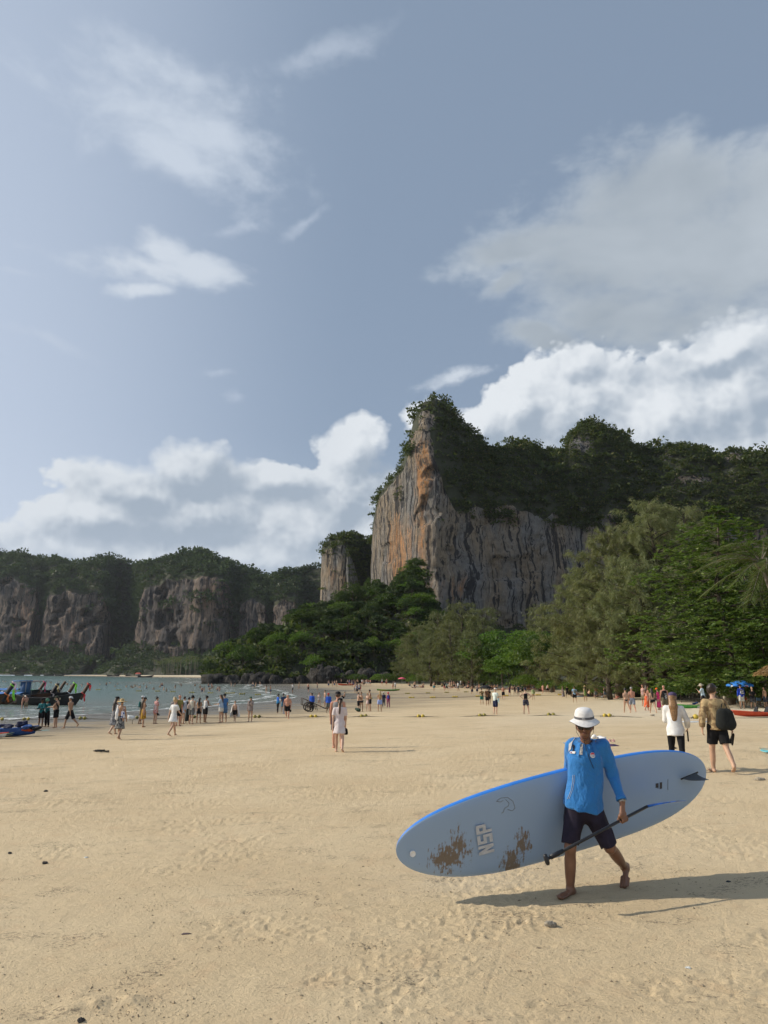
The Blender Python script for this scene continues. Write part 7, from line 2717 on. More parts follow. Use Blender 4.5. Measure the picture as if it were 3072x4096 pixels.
# thatched sunshade at the right edge
p = gpt(3110, 2850)
th = thing('thatched_sunshade', 'straw thatched sunshade on a pole cut by the right edge', 'sunshade', tuple(p))
zt = at(3080, 2655, p[1])[2] - p[2]
MB().tube([[0, 0, 0], [0, 0, zt]], .05, 8).build('pole', bark_pale, th)
trg2 = np.random.default_rng(3)
n_ = 2600
a = trg2.uniform(0, 6.28, n_)
k_ = trg2.random(n_) ** .6
P_ = np.stack([np.cos(a) * k_ * .95, np.sin(a) * k_ * .95, zt - .58 * k_ ** 1.2 + trg2.normal(0, .02, n_)], 1)
D_ = unit(np.stack([np.cos(a), np.sin(a), np.full(n_, -.75)], 1) + trg2.normal(0, .15, (n_, 3)))
S_2 = unit(np.cross(D_, trg2.normal(0, 1, (n_, 3))))
link('thatch', leafmesh('thatch', leaves(P_, D_, S_2, .40, .03, 0)), pmat('straw', (.33, .21, .085), .9, .3, 30), th)
MB().lathe([(.93, -.50), (.5, -.24), (.02, .0)], 16, (0, 0, zt - .03)).build('thatch_base', pmat('straw base', (.20, .13, .06), .9, .3, 30), th)

# fences
def fence(label, p0, p1, n, hgt, r, m, rails=2, seed=0, wob=.15, cat='fence'):
    rg = np.random.default_rng(seed)
    p0, p1 = np.array(p0, float), np.array(p1, float)
    t = thing('stake_fence', label, cat, tuple(p0))
    d = p1 - p0
    for k_ in range(n):
        f = (k_ + .5) / n
        b = d * f + np.array([rg.normal(0, .02), rg.normal(0, .04), -.1])
        hh_ = hgt * rg.uniform(1 - wob, 1 + wob * 1.4)
        tip = b + np.array([rg.normal(0, .05), rg.normal(0, .05), hh_])
        MB().tube([b, (b + tip) / 2 + rg.normal(0, .012, 3), tip], [r, r * .95, r * .7], 6).build('stake', m, t)
    for k_ in range(rails):
        z_ = hgt * (.32 + .42 * k_)
        MB().tube([np.array([0, -.05, z_]), d * .33 + np.array([0, -.06, z_ + .05]), d * .66 + np.array([0, -.05, z_ - .03]), d + np.array([0, -.05, z_])], r * .8, 6).build('rail', m, t)
    return t


drift = pmat('grey driftwood', (.24, .215, .175), .9, .25, 5)
bamboo = pmat('dry bamboo', (.26, .20, .12), .8, .25, 4)
fence('pale driftwood stake fence behind the man in the light blue shirt', gpt(2748, 2806), gpt(2880, 2812), 26, 1.02, .035, drift, 2, 1, .3)
fence('close bamboo fence under the blue parasol', gpt(2915, 2818), gpt(3110, 2822), 40, 1.25, .03, bamboo, 1, 2, .08)
fence('low reddish picket fence far along the beach', gpt(2095, 2764), gpt(2222, 2768), 30, 1.3, .05, pmat('red brown pickets', (.16, .075, .045), .8, .2), 2, 3, .06)
fence('low brown fence in front of the casuarinas', gpt(2380, 2773), gpt(2535, 2778), 32, .95, .04, pmat('brown pickets', (.10, .065, .045), .8, .2), 1, 4, .1)
for i, (x_, yb, yt, lb_) in enumerate(((2838, 2806, 2708, 'tall bare pole rising above the driftwood fence'), (2890, 2808, 2727, 'pale post holding the tilted white board'), (2919, 2812, 2712, 'thin pole beside the blue parasol'), (2651, 2792, 2733, 'thin pale pole beside the big trunk'))):
    p = gpt(x_, yb)
    o = MB().tube([[0, 0, -.2], [.02, 0, (at(x_, yt, p[1])[2] - p[2]) * .5], [0, 0, at(x_, yt, p[1])[2] - p[2]]], [.045, .04, .03], 7).build('wooden_post', drift, None, loc=tuple(p))
    tag(o, lb_, 'post')
ink = pmat('faded print', (.10, .10, .11), .7, .3, 30)


def board_sign(label, px, y0, y1, wpx, foot, m, tilt=0.0, rows_=4, legs=True):
    p = gpt(px, foot)
    k_ = p[1] / 2986
    w_, h_ = wpx * k_, (y1 - y0) * k_
    t = thing('sign_board', label, 'sign', tuple(p), 0)
    zc = at(px, (y0 + y1) / 2, p[1])[2] - p[2]
    rt = rotm(ry=R(tilt))
    MB().box((0, 0, zc), (w_, .03, h_), rt).build('panel', m, t)
    for r_ in range(rows_):
        o_ = rt @ np.array([0, 0, h_ * (.34 - .68 * r_ / max(1, rows_ - 1))])
        MB().box(np.array([0, -.018, zc]) + o_, (w_ * (.74 - .2 * (r_ % 2)), .006, h_ * .07), rt).build('print_line', ink, t)
    if legs:
        for sg in (-1, 1):
            MB().box((sg * w_ * .42, .03, (zc - h_ * .3) / 2), (.04, .04, zc - h_ * .3)).build('leg', drift, t)
    return t


sgw = pmat('white board', (.70, .70, .69), .6, .08)
board_sign('white notice board tilted on its post by the fence', 2880, 2740, 2774, 16, 2808, sgw, 14, 3)
board_sign('small standing notice with dark print at the sand edge', 2906, 2780, 2807, 24, 2809, pmat('cream board', (.55, .50, .40), .6, .1), -3, 5, False)
board_sign('blue and white information board under the casuarinas', 2538, 2741, 2772, 26, 2776, pmat('blue board', (.05, .22, .38), .5, .2, 4, c2=(.30, .45, .55)), 0, 4)
p = gpt(2950, 2815)
disk_ = thing('round_table', 'pale turquoise round table top leaning on the bamboo fence', 'table top', tuple(p + np.array([0, -.35, .55])))
MB().lathe([(.02, -.02), (.50, -.02), (.52, 0), (.50, .02), (.02, .02)], 24, (0, 0, 0), rot=rotm(rx=R(76))).build('top', pmat('turquoise laminate', (.22, .48, .50), .4, .15, 3, c2=(.45, .55, .55)), disk_)
for a in (-.3, .3):
    MB().tube([[a, .1, .1], [a * 1.1, .25, -.55]], .02, 6).build('leg', drift, disk_)
p = gpt(2576, 2790)
o = thing('market_stall', 'small dark stall with thatched roof under the casuarinas', 'stall', tuple(p))
MB().box((0, .8, .9), (2.2, 1.4, 1.8)).build('body', pmat('dark stall', (.03, .028, .025), .8), o)
MB().lathe([(1.9, 1.9), (1.0, 2.5), (.05, 2.95)], 10, (0, .8, 0)).build('roof', pmat('grey thatch', (.13, .12, .10), .9, .3, 20), o)
MB().box((.4, -.02, 1.2), (.8, .03, .7)).build('counter_board', tarp_b, o)

# odds and ends on the near sand
p = gpt(2398, 2986)
tw = heap_piece('towel', 'crumpled white towel on a dark bag behind the man with the board', 'towel', p + np.array([-.02, 0, .26]), .20, pmat('white towel', (.72, .72, .72), .9, .06, 20), 340, None, .7)
bgq = grow('beach_bag', [cap_(p + np.array([-.02, 0, .06]), p + np.array([.08, 0, .14]), .12, .10, wr=.02)], .015, pmat('dark bag', (.035, .028, .026), .8), None)
tag(bgq, 'dark beach bag under the crumpled white towel', 'bag')
bt2 = thing('water_bottle', 'clear plastic water bottle standing beside the white towel', 'bottle', tuple(gpt(2424, 2982)))
MB().lathe([(.005, 0), (.04, 0), (.042, .02), (.042, .17), (.036, .20), (.016, .235), (.015, .25)], 14).build('body', pmat('clear plastic', (.55, .58, .62), .08, .05, spec=.8), bt2)
MB().lathe([(.017, .25), (.017, .27), (.002, .271)], 10).build('cap', kwhite, bt2)
p = gpt(2440, 2984)
mt_ = tag(MB().box((0, 0, .02), (.42, .5, .035)).build('beach_mat', pmat('magenta mat', (.36, .05, .13), .9, .2, 12, c2=(.10, .12, .20)), None, loc=tuple(p)), 'folded magenta mat beside the bottle', 'mat')
p = gpt(2447, 2968)
sd_ = thing('sandals', 'pair of pink sandals behind the magenta mat', 'sandals', tuple(p), R(70))
for y_ in (-.06, .06):
    s1 = MB().tube([[-.12, y_, .02], [0, y_, .025], [.13, y_, .02]], [.035, .03, .045], 8, flat=.35).build('sandal', pmat('pink rubber', (.60, .30, .32), .6), sd_)
    MB().tube([[.05, y_ - .04, .03], [.04, y_, .085], [.05, y_ + .04, .03]], .016, 5).build('strap', pmat('pink rubber', (.60, .30, .32), .6), s1)
p = gpt(2265, 2984)
tag(MB().box((0, 0, .015), (.5, .5, .03)).build('beach_mat', pmat('blue grey mat', (.20, .26, .34), .9, .2, 12), None, loc=tuple(gpt(2290, 2976))), 'corner of a blue grey mat left of the man with the board', 'mat')


def stone(label, px, py, r, m, seed, sc=(1, 1, .65), name='stone'):
    p = gpt(px, py)
    z = float(sand_z(np.array([p[0]]), np.array([p[1]]))[0])
    o = boulder(np.random.default_rng(seed), r * sc[0], r * sc[1], r * sc[2]).build(name, m, None, loc=(p[0], p[1], z + r * sc[2] * .45))
    return tag(o, label, 'stone' if name != 'shell' else 'shell', 'stones lying on the near sand' if name == 'stone' else None)


dk_st = pmat('dark stone', (.055, .050, .045), .85, .4, 40, bump=.004, bscale=90)
coral = pmat('dead coral', (.46, .40, .31), .95, .5, 60, c2=(.20, .18, .14), bump=.012, bscale=60)
stone('lump of pitted dead coral below the shadow of the board', 2202, 3708, .052, coral, 1, (1.1, .8, .62))
stone('grey coral stone right of the man in the patterned shirt', 3036, 3117, .085, coral, 2, (1.3, .9, .5))
stone('small dark stone at the left, higher of two', 182, 3168, .045, dk_st, 3)
stone('round dark stone at the left, lower of two', 179, 3453, .034, dk_st, 4)
stone('small dark stone near the left edge', 40, 3412, .026, dk_st, 5)
stone('dark pebble at the lower left', 322, 4090, .024, dk_st, 6)
stone('flat purplish shell fragment at lower middle left', 745, 3737, .030, pmat('purple shell', (.12, .085, .09), .5, .2), 7, (1.5, .5, .3), 'shell')
stone('small black shell in the shadow of the board', 2914, 3531, .020, pmat('black shell', (.03, .03, .032), .4, .3), 8, (1.2, .8, .5), 'shell')
stone('tiny white shell at the lower right', 2752, 3873, .014, kwhite, 9, (1.6, 1, .6), 'shell')
stone('tiny pale shell at mid left', 345, 3430, .016, kwhite, 10, (1.6, 1, .6), 'shell')
stone('small stone between the patterned shirt and the sandals', 2700, 2998, .05, dk_st, 12)
stone('pale stone on the sand by the bright buoys', 2610, 2866, .13, coral, 14)
nrg = np.random.default_rng(55)
p = gpt(402, 3008)
mb = MB()
for k_ in range(9):
    a = nrg.uniform(0, 6.28, 10)
    q = np.stack([np.cumsum(nrg.normal(0, .08, 10)) * 1.2, np.cumsum(nrg.normal(0, .05, 10)), np.full(10, .03) + .03 * np.abs(nrg.normal(0, 1, 10))], 1)
    mb.tube(q - q.mean(0) * np.array([.85, .85, .3]), .018, 5)
tag(mb.build('rope_tangle', pmat('black netting', (.02, .02, .018), .9), None, loc=tuple(p)), 'dark tangle of old rope on the sand at the left', 'rope')
q = gpt(523, 2897)
dg = thing('plastic_bag', 'stuffed white plastic bag on a stick left of the woman in the yellow skirt', 'bag', tuple(q))
grow('bag', [cap_((-.1, 0, .42), (.12, 0, .40), .16, .14, wr=.03), cap_((-.15, 0, .48), (-.2, 0, .56), .07, .04, wr=.02)], .025, kwhite, dg)
MB().tube([[.1, 0, 0], [.08, 0, .35]], .02, 6).build('stick', drift, dg)


# ------------------------------------------------------------------ the crowd
BLK, NVY, WHT, GRY = (.012, .012, .014), (.015, .020, .055), (.70, .70, .69), (.25, .26, .27)
KH, TEAL, BLU, LBL = (.20, .16, .10), (.02, .13, .14), (.03, .10, .50), (.30, .45, .62)
P_ = person
# couple walking away at the right
t, Jq = P_('woman in loose white blouse and purple cap with long auburn hair', 2716, 3086, 2764, -22, dict(l=((14, 4, 2), (-13, 24, 2)), a=((20, 8, 60), (8, 18, 42)), lean=4, hp=8, hy=-25), 'fair', ('longer', 'gold'), [('blouse', (.72, .72, .71), dict(hem=-.24)), ('leggings', BLK)], hat=('cap', (.085, .065, .13)), fem=True,
           bags=[('shoes', (.02, .017, .015), 'dark strapped sandals in the hand of the woman in white', 'R')])
t, Jq = P_('man in tan camouflage shirt and black shorts with a black shoulder bag', 2885, 3090, 2742, -4, dict(l=((14, 4, 2), (-13, 24, 2)), a=((-6, 16, 14), (4, 22, 14)), lean=4, hp=8, hy=-42), 'fair', ('curly', 'dark'), [('jacket', (.46, .34, .18), dict(hem=-.14, pat=(.24, .16, .085), sc=7)), ('shorts', BLK, dict(frac=.40))], g=1.06,
           bags=[('bigtote', (.020, .022, .021), 'big black cloth bag on the shoulder of the man in camouflage', 'R'), ('shoes', (.012, .012, .012), 'black trainers in the hand of the man in camouflage', 'R')])
# the couple in the middle
P_('man in black cap and grey tank top behind the woman in the flowered dress', 1349, 2992, 2766, 0, 'stand', 'burnt', ('short', 'brown'), [('tank', (.24, .24, .245)), ('shorts', NVY)], hat=('cap', BLK), g=1.1)
P_('woman in white flowered tunic dress with a long brown ponytail', 1357, 3008, 2790, 0, 'step', 'pale', ('pony', 'brown'), [('dress', (.62, .54, .54), dict(hem=.40, sleeves=True, flare=.22, pat=(.66, .60, .60), sc=8))], hat=('cap', BLK), fem=True, g=1.08,
   bags=[('handbag', BLK, 'black bag in the hand of the woman in the flowered dress', 'R')])
# people by the water at the left
P_('boatman in teal long sleeved shirt and black shorts with a covered face', 161, 2909, 2793, 170, 'hold', 'dark', ('short', 'black'), [('long', TEAL), ('shorts', BLK)], hat=('cap', BLK))
P_('boatman in green sun hat, teal top and black striped trousers', 184, 2908, 2793, 150, 'hold', 'brown', ('short', 'black'), [('long', TEAL), ('pants', BLK)], hat=('bucket', (.10, .24, .16)), bags=[('crossbag', BLK, 'black bag hanging at the side of the boatman in the green hat', 'R')])
P_('shirtless heavy man in dark cap and black shorts looking at his phone', 219, 2911, 2783, 95, 'hold', 'fair', ('short', 'dark'), [('shorts', BLK)], hat=('cap', (.06, .07, .05)), g=1.22, bags=[('scarf', BLK, 'black towel over the shoulder of the shirtless heavy man', 'L')])
P_('tattooed shirtless man in backward white cap walking to the water', 276, 2913, 2779, 80, 'walk', 'tan', ('short', 'dark'), [('shorts', BLK, dict(frac=.48))], hat=('capback', (.62, .62, .62)))
P_('woman in dark cap and grey patterned dress beside the straw hat', 453, 2938, 2784, -30, 'step', 'fair', ('longer', 'dark'), [('dress', (.10, .10, .11), dict(hem=.62, flare=.22, pat=(.30, .30, .31), sc=14))], hat=('cap', BLK), fem=True)
P_('woman in wide straw hat with bare back and black patterned skirt', 476, 2957, 2793, -8, 'step', 'tan', ('short', 'brown'), [('bikini', (.08, .02, .02)), ('skirt', (.015, .015, .018), dict(hem=.58, flare=.24, pat=(.30, .30, .29), sc=15))], hat=('wide', (.52, .38, .19)), fem=True,
   bags=[('scarf', WHT, 'white towel over the shoulder of the woman in the straw hat', 'L'), ('tote', (.62, .62, .64), 'white cloth bag with blue print beside the black skirt', 'R', None, (.05, .08, .25))])
P_('woman in black hat and mustard yellow skirt with a black bag', 570, 2908, 2789, -60, 'stand', 'tan', ('longer', 'brown'), [('bikini', BLK), ('skirt', (.48, .28, .025), dict(hem=.52, flare=.20, pat=(.30, .16, .02), sc=14))], hat=('cap', BLK), fem=True, bags=[('crossbag', BLK, 'black bag at the hip of the woman in the yellow skirt', 'L')])
P_('man in white cap half hidden behind the woman in the yellow skirt', 562, 2896, 2783, -70, 'stand', 'tan', ('short', 'brown'), [('tee', (.16, .17, .15)), ('shorts', KH)], hat=('cap', WHT), bags=[('backpack', (.02, .12, .12), 'teal backpack behind the yellow skirt')])
P_('woman in red and white flowered shirt and shorts with hair in a bun', 620, 2895, 2788, -40, 'stand', 'fair', ('bun', 'dark'), [('shirt', (.62, .50, .48), dict(pat=(.45, .12, .10), sc=14)), ('shorts', (.62, .50, .48), dict(pat=(.45, .12, .10), sc=14, frac=.3))], fem=True, bags=[('shoes', BLK, 'dark sandals held by the woman in the flowered shirt', 'R')])
P_('blonde woman in short white dress striding along the sand', 690, 2943, 2791, -30, 'walk', 'fair', ('bun', 'blond'), [('dress', WHT, dict(hem=.34, sleeves=True, flare=.25)), ], fem=True, bags=[('crossbag', BLK, 'small black bag of the woman in the white dress', 'L')])
P_('person in beige hat and patterned shirt behind the woman in white', 692, 2904, 2787, -20, 'stand', 'fair', ('short', 'blond'), [('shirt', (.28, .24, .22), dict(pat=(.10, .09, .10), sc=16)), ('shorts', KH)], hat=('bucket', (.45, .38, .28)), fem=True)
P_('bald man in olive shirt at the left of the waterline group', 712, 2903, 2781, -20, 'stand', 'burnt', None, [('tee', (.20, .18, .06)), ('shorts', BLK)], g=1.1)
P_('woman in pale blue top and short skirt with a black backpack', 730, 2895, 2787, -35, 'stand', 'fair', ('short', 'dark'), [('blouse', (.45, .50, .58), dict(hem=-.02)), ('skirt', (.50, .54, .60), dict(hem=.28, flare=.2))], fem=True, bags=[('backpack', BLK, 'black backpack on the woman in the pale blue top')])
P_('person in dark dress hidden among the waterline group', 750, 2892, 2789, 0, 'stand', 'tan', ('short', 'black'), [('dress', (.025, .03, .03), dict(hem=.95, sleeves=True, flare=.22))], fem=True)
P_('man in black bucket hat, cream vest and grey shorts', 764, 2896, 2781, -15, 'shift', 'fair', ('short', 'dark'), [('tank', (.60, .56, .46)), ('shorts', (.15, .16, .16))], hat=('bucket', BLK), bags=[('tote', (.45, .36, .32), 'pale pink bag on the shoulder of the man in the cream vest', 'L')])
P_('woman with very long dark hair, bare back and black skirt', 793, 2892, 2792, 0, 'stand', 'tan', ('longer', 'dark'), [('bikini', BLK), ('skirt', BLK, dict(hem=.34, flare=.19))], fem=True)
P_('man in black cap and white vest holding a dark bag', 819, 2890, 2782, -30, 'hold', 'brown', ('short', 'black'), [('tank', WHT), ('shorts', BLK)], hat=('cap', BLK), bags=[('crossbag', (.03, .03, .035), 'dark bag in front of the man in the white vest', 'R')])
P_('woman in pale blue shirt and white shorts holding a phone', 882, 2890, 2779, 75, 'hold', 'fair', ('long', 'brown'), [('shirt', (.36, .46, .58), dict(hem=-.05)), ('shorts', (.66, .62, .55), dict(frac=.28))], fem=True)
P_('man in dark cap and blue top behind the woman with the phone', 896, 2888, 2774, 40, 'stand', 'tan', ('short', 'dark'), [('tee', (.06, .16, .36)), ('shorts', (.10, .18, .30))], hat=('cap', BLK), bags=[('towel', (.50, .40, .42), 'striped towel hanging by the man in the blue top', 'R')])
tb_, Jb = P_('boy in black swimsuit wrapped in a white towel', 938, 2888, 2804, 175, 'step', 'pale', ('short', 'dark'), [('trunks', BLK)], kid=True)
tw_ = thing('towel', 'white towel draped like a cape around the boy', 'towel')
tw_.matrix_basis = tb_.matrix_basis.copy()
s = Jb['s']
P3 = []
for z_ in np.linspace(1.42, .42, 10):
    a = np.linspace(-2.2, 2.2, 24)
    rr_ = (.20 + .16 * (1.42 - z_)) * s * (1 + .05 * np.sin(a * 6 + z_ * 4))
    P3.append(np.stack([np.sin(a) * rr_ * 1.25, -np.cos(a) * rr_ * .8, np.full(24, z_ * s)], 1))
P3 = np.stack(P3)
MB().grid(np.concatenate([P3, P3[::-1] * np.array([.97, .97, 1])])).build('cloth', pmat('white towel', (.72, .72, .72), .9, .06, 20), tw_)
P_('woman in green cap and grey tunic with hand at her face', 1000, 2888, 2786, 170, 'face', 'fair', ('long', 'brown'), [('blouse', (.24, .20, .19), dict(hem=-.30)), ], hat=('cap', (.05, .11, .07)), fem=True, bags=[('crossbag', (.03, .03, .02), 'dark shoulder bag of the woman in the green cap', 'R'), ('shoes', BLK, 'dark shoes held by the woman in the green cap', 'L')])
P_('boatman in bright blue jacket and black trousers near the cart', 1110, 2853, 2776, -60, 'stand', 'dark', ('short', 'black'), [('long', BLU, dict(pat=(.03, .20, .40), sc=6)), ('leggings', BLK)])
P_('person in black cap and dark blue shirt behind the big bellied man', 1132, 2850, 2773, 10, 'stand', 'brown', ('short', 'black'), [('tee', (.03, .06, .13)), ('shorts', (.10, .20, .28))], hat=('cap', BLK))
P_('shirtless grey haired man with a big belly in black shorts', 1149, 2876, 2778, 178, 'step', 'burnt', ('short', 'grey'), [('shorts', BLK, dict(frac=.40))], g=1.28, bags=[('towel', (.02, .10, .38), 'blue towel hanging from the hand of the man with the big belly', 'R'), ('handbag', BLK, 'small black pouch in the hand of the man with the big belly', 'L')])
P_('boatman in blue jacket and black trousers standing at the cart', 1247, 2846, 2772, -15, 'stand', 'dark', ('short', 'black'), [('jacket', BLU), ('pants', BLK)], g=1.05)
P_('boatman in red cap and blue jacket right of the cart', 1313, 2852, 2772, 165, 'stand', 'dark', ('short', 'black'), [('jacket', BLU), ('shorts', (.10, .11, .11), dict(frac=.48))], hat=('cap', (.50, .035, .03)))
P_('shirtless man in grey shorts behind the cart', 1299, 2828, 2761, 120, 'stand', 'fair', ('short', 'dark'), [('shorts', GRY)])
P_('woman in pale swimsuit behind the cart', 1276, 2832, 2770, 175, 'hold', 'fair', ('short', 'dark'), [('bikini', (.55, .52, .50)), ('tank', (.50, .46, .44))], fem=True)
P_('man in sunglasses peering over the cart', 1243, 2832, 2772, 170, 'hold', 'fair', ('short', 'brown'), [('tee', GRY), ('shorts', NVY)])
# right of the couple
P_('shirtless man in black trunks bending over a bag', 1433, 2848, 2770, -80, 'hold', 'pale', ('short', 'dark'), [('shorts', BLK)], bags=[('handbag', BLK, 'black bag held by the bending shirtless man', 'L')])
P_('woman in dark shorts with a raised hand beside the bending man', 1445, 2848, 2769, 160, 'face', 'tan', ('bun', 'brown'), [('bikini', BLK), ('hotpants', BLK)], fem=True)
P_('woman in pale pink skirt wrap beside the dark haired man', 1471, 2845, 2772, 150, 'hold', 'pale', ('short', 'blond'), [('bikini', (.60, .45, .42)), ('skirt', (.62, .48, .45), dict(hem=.28, flare=.19))], fem=True)
P_('tall shirtless man with dark hair in black trunks looking down', 1481, 2845, 2760, 90, 'hold', 'tan', ('curly', 'dark'), [('trunks', BLK)])
P_('girl with long blonde hair in pale blue shorts seen from behind', 1519, 2848, 2764, 8, 'hold', 'tan', ('longer', 'blond'), [('bikini', (.45, .30, .2)), ('shorts', (.28, .36, .66), dict(frac=.34))], fem=True)
P_('man in white cap with a dark backpack walking away', 1535, 2830, 2767, 5, 'step', 'dark', ('short', 'black'), [('long', (.07, .08, .11)), ('pants', (.07, .07, .08))], hat=('cap', WHT), bags=[('backpack', NVY, 'navy backpack of the man in the white cap')])
P_('woman in red hat and pink trousers with a blue backpack', 1553, 2833, 2769, 0, 'stand', 'dark', ('short', 'black'), [('long', (.25, .04, .10)), ('pants', (.38, .16, .22), dict(pat=(.24, .08, .12), sc=14))], hat=('bucket', (.55, .04, .07)), fem=True, bags=[('backpack', (.05, .10, .42), 'blue backpack of the woman in the red hat')])
p = gpt(1433, 2849)
heap_piece('backpack', 'dark green backpack standing on the sand by the bending man', 'backpack', p + np.array([0, 0, .22]), .30, pmat('dark green nylon', (.02, .045, .03), .8), 350, None, 1.0)
P_('sunbather reclining in shallow water behind the couple', 1375, 2796, 2770, 90, 'sit', 'tan', ('short', 'dark'), [('trunks', BLK)], H=1.7)
# middle of the beach
P_('man in black and tan patterned shirt and green shorts', 1928, 2819, 2754, -5, 'stand', 'tan', ('short', 'dark'), [('tee', (.04, .035, .03), dict(pat=(.40, .28, .13), sc=7)), ('shorts', (.03, .15, .11))])
P_('man in black flowered shirt and shorts right of the green shorts', 1950, 2825, 2752, 5, 'stand', 'tan', ('short', 'dark'), [('tee', (.02, .018, .018), dict(pat=(.30, .16, .08), sc=10)), ('shorts', (.025, .022, .022))])
P_('person in dark clothes close behind the man in the flowered shirt', 1957, 2818, 2754, 0, 'stand', 'tan', ('long', 'dark'), [('tee', BLK), ('shorts', BLK)], fem=True)
P_('tall man in white cap and pale shirt with a white towel and navy shorts', 1983, 2859, 2752, -55, 'hold', 'pale', ('short', 'blond'), [('tee', (.58, .66, .62), dict(hem=-.02)), ('shorts', NVY, dict(frac=.46))], hat=('cap', WHT), bags=[('towel', (.50, .68, .74), 'pale blue and white towel held by the tall man in the white cap', 'L')])
P_('shirtless man with hands on hips and a small black backpack', 2105, 2858, 2752, -8, 'hips', 'pale', ('short', 'dark'), [('trunks', (.014, .016, .035), dict(pat=(.10, .10, .13), sc=18))], hat=('cap', NVY), bags=[('backpack', BLK, 'small black backpack on the man with hands on hips')])
P_('person in green patterned beach shirt near the buoys', 2134, 2801, 2749, 0, 'stand', 'tan', ('short', 'brown'), [('blouse', (.22, .30, .10), dict(hem=-.2, pat=(.45, .46, .30), sc=10))], hat=('cap', GRY), fem=True)
P_('shirtless man in navy shorts left of the black umbrella', 1889, 2780, 2742, 0, 'step', 'tan', ('short', 'dark'), [('shorts', NVY)])
P_('person in grey vest right of the man in navy shorts', 1909, 2778, 2745, 10, 'stand', 'fair', ('short', 'brown'), [('tank', GRY), ('shorts', NVY)], fem=True)
P_('shirtless slim man in black shorts right of the white cap', 2014, 2799, 2742, 0, 'step', 'burnt', ('short', 'dark'), [('shorts', BLK)])
P_('woman in short dark purple dress at mid beach', 2039, 2785, 2743, 0, 'stand', 'tan', ('long', 'dark'), [('dress', (.06, .03, .06), dict(hem=.42, flare=.2))], fem=True)
P_('woman in black top and dark leggings at mid beach', 2060, 2781, 2742, 20, 'step', 'tan', ('pony', 'dark'), [('tank', BLK), ('leggings', (.04, .04, .05))], fem=True)
P_('man in dark wetsuit right of the woman in leggings', 2074, 2783, 2744, -20, 'stand', 'brown', ('short', 'black'), [('tee', (.02, .035, .05)), ('leggings', (.02, .03, .04))])
P_('person in green top close to the man in the wetsuit', 2090, 2778, 2742, 0, 'stand', 'tan', ('short', 'dark'), [('tee', (.04, .07, .04)), ('shorts', BLK)])
P_('shirtless man in pink trunks walking right of mid beach', 2172, 2775, 2743, -40, 'walk', 'burnt', ('short', 'dark'), [('trunks', (.45, .20, .16))])
P_('shirtless man carrying a white towel, walking away', 2191, 2774, 2742, -60, 'walk2', 'tan', ('short', 'dark'), [('shorts', BLK)], bags=[('scarf', WHT, 'white towel on the shoulder of the man walking away', 'L')])
P_('woman in pink patterned skirt and pale top at mid right', 2253, 2792, 2748, 30, 'step', 'fair', ('long', 'brown'), [('tank', (.40, .35, .33)), ('sarong', (.30, .26, .27), dict(hem=.9, flare=.27, pat=(.15, .13, .15), sc=12))], fem=True)
P_('man in black tee and dark shorts left of the backpack man', 2270, 2792, 2743, 0, 'step', 'tan', ('short', 'dark'), [('tee', BLK), ('shorts', (.035, .03, .03))])
P_('man with grey backpack and dark shorts walking to the trees', 2300, 2812, 2745, 0, 'step', 'tan', ('short', 'dark'), [('tee', LBL), ('shorts', BLK)], bags=[('backpack', (.16, .18, .16), 'grey backpack of the man walking to the trees')])
P_('woman in green playsuit and straw hat', 2343, 2806, 2742, 0, 'stand', 'tan', ('long', 'brown'), [('dress', (.10, .16, .05), dict(hem=.36, flare=.2, pat=(.16, .22, .07), sc=12))], hat=('sun', (.48, .36, .18)), fem=True)
P_('person wrapped in a blue towel near the straw hat', 2358, 2786, 2742, 0, 'step', 'burnt', ('short', 'brown'), [('sarong', (.10, .35, .55), dict(hem=.6, flare=.2))])
P_('shirtless dark man with folded arms in grey shorts', 2386, 2797, 2743, 170, 'hold', 'brown', ('short', 'black'), [('shorts', (.12, .14, .16))])
P_('woman in dark top with long hair in the middle distance', 2422, 2796, 2747, 0, 'stand', 'tan', ('long', 'dark'), [('tank', BLK), ('shorts', (.10, .14, .20))], fem=True)
P_('woman in dark green bikini with her hair in a bun', 2508, 2853, 2753, 5, 'step', 'fair', ('bun', 'black'), [('bikini', (.015, .035, .03))], fem=True, g=1.05)
P_('shirtless bald man in grey blue shorts beside the green bikini', 2532, 2850, 2747, -5, 'walk', 'burnt', ('short', 'grey'), [('shorts', (.24, .27, .33))])
P_('woman in long orange red sarong with wet hair', 2591, 2844, 2741, -70, 'step', 'burnt', ('long', 'brown'), [('bikini', (.45, .10, .08)), ('sarong', (.55, .06, .025), dict(hem=.82, flare=.22, pat=(.62, .16, .06), sc=10))], fem=True)
P_('woman in yellow bikini top and black shorts with long dark hair', 2614, 2855, 2751, -4, 'walk', 'fair', ('longer', 'dark'), [('bikini', (.62, .62, .04)), ('hotpants', BLK)], fem=True)
P_('woman wrapped in bright pink sarong and orange cap', 2638, 2843, 2751, 60, 'hold', 'tan', ('short', 'brown'), [('tee', (.62, .05, .18)), ('sarong', (.58, .04, .16), dict(hem=.80, flare=.22))], hat=('cap', (.80, .14, .02)), fem=True)
tv, Jv = P_('bald man in black sleeveless top with a white print and khaki shorts', 2664, 2855, 2742, 0, 'stand', 'burnt', None, [('tank', BLK), ('shorts', (.13, .11, .07))], g=1.12)
_o = [c for c in tv.children if c.name.startswith('shirt')][0]
_bt = BVHTree.FromPolygons([tv.matrix_basis @ v.co for v in _o.data.vertices], [q_.vertices[:] for q_ in _o.data.polygons])
_in = tv.matrix_basis.inverted()
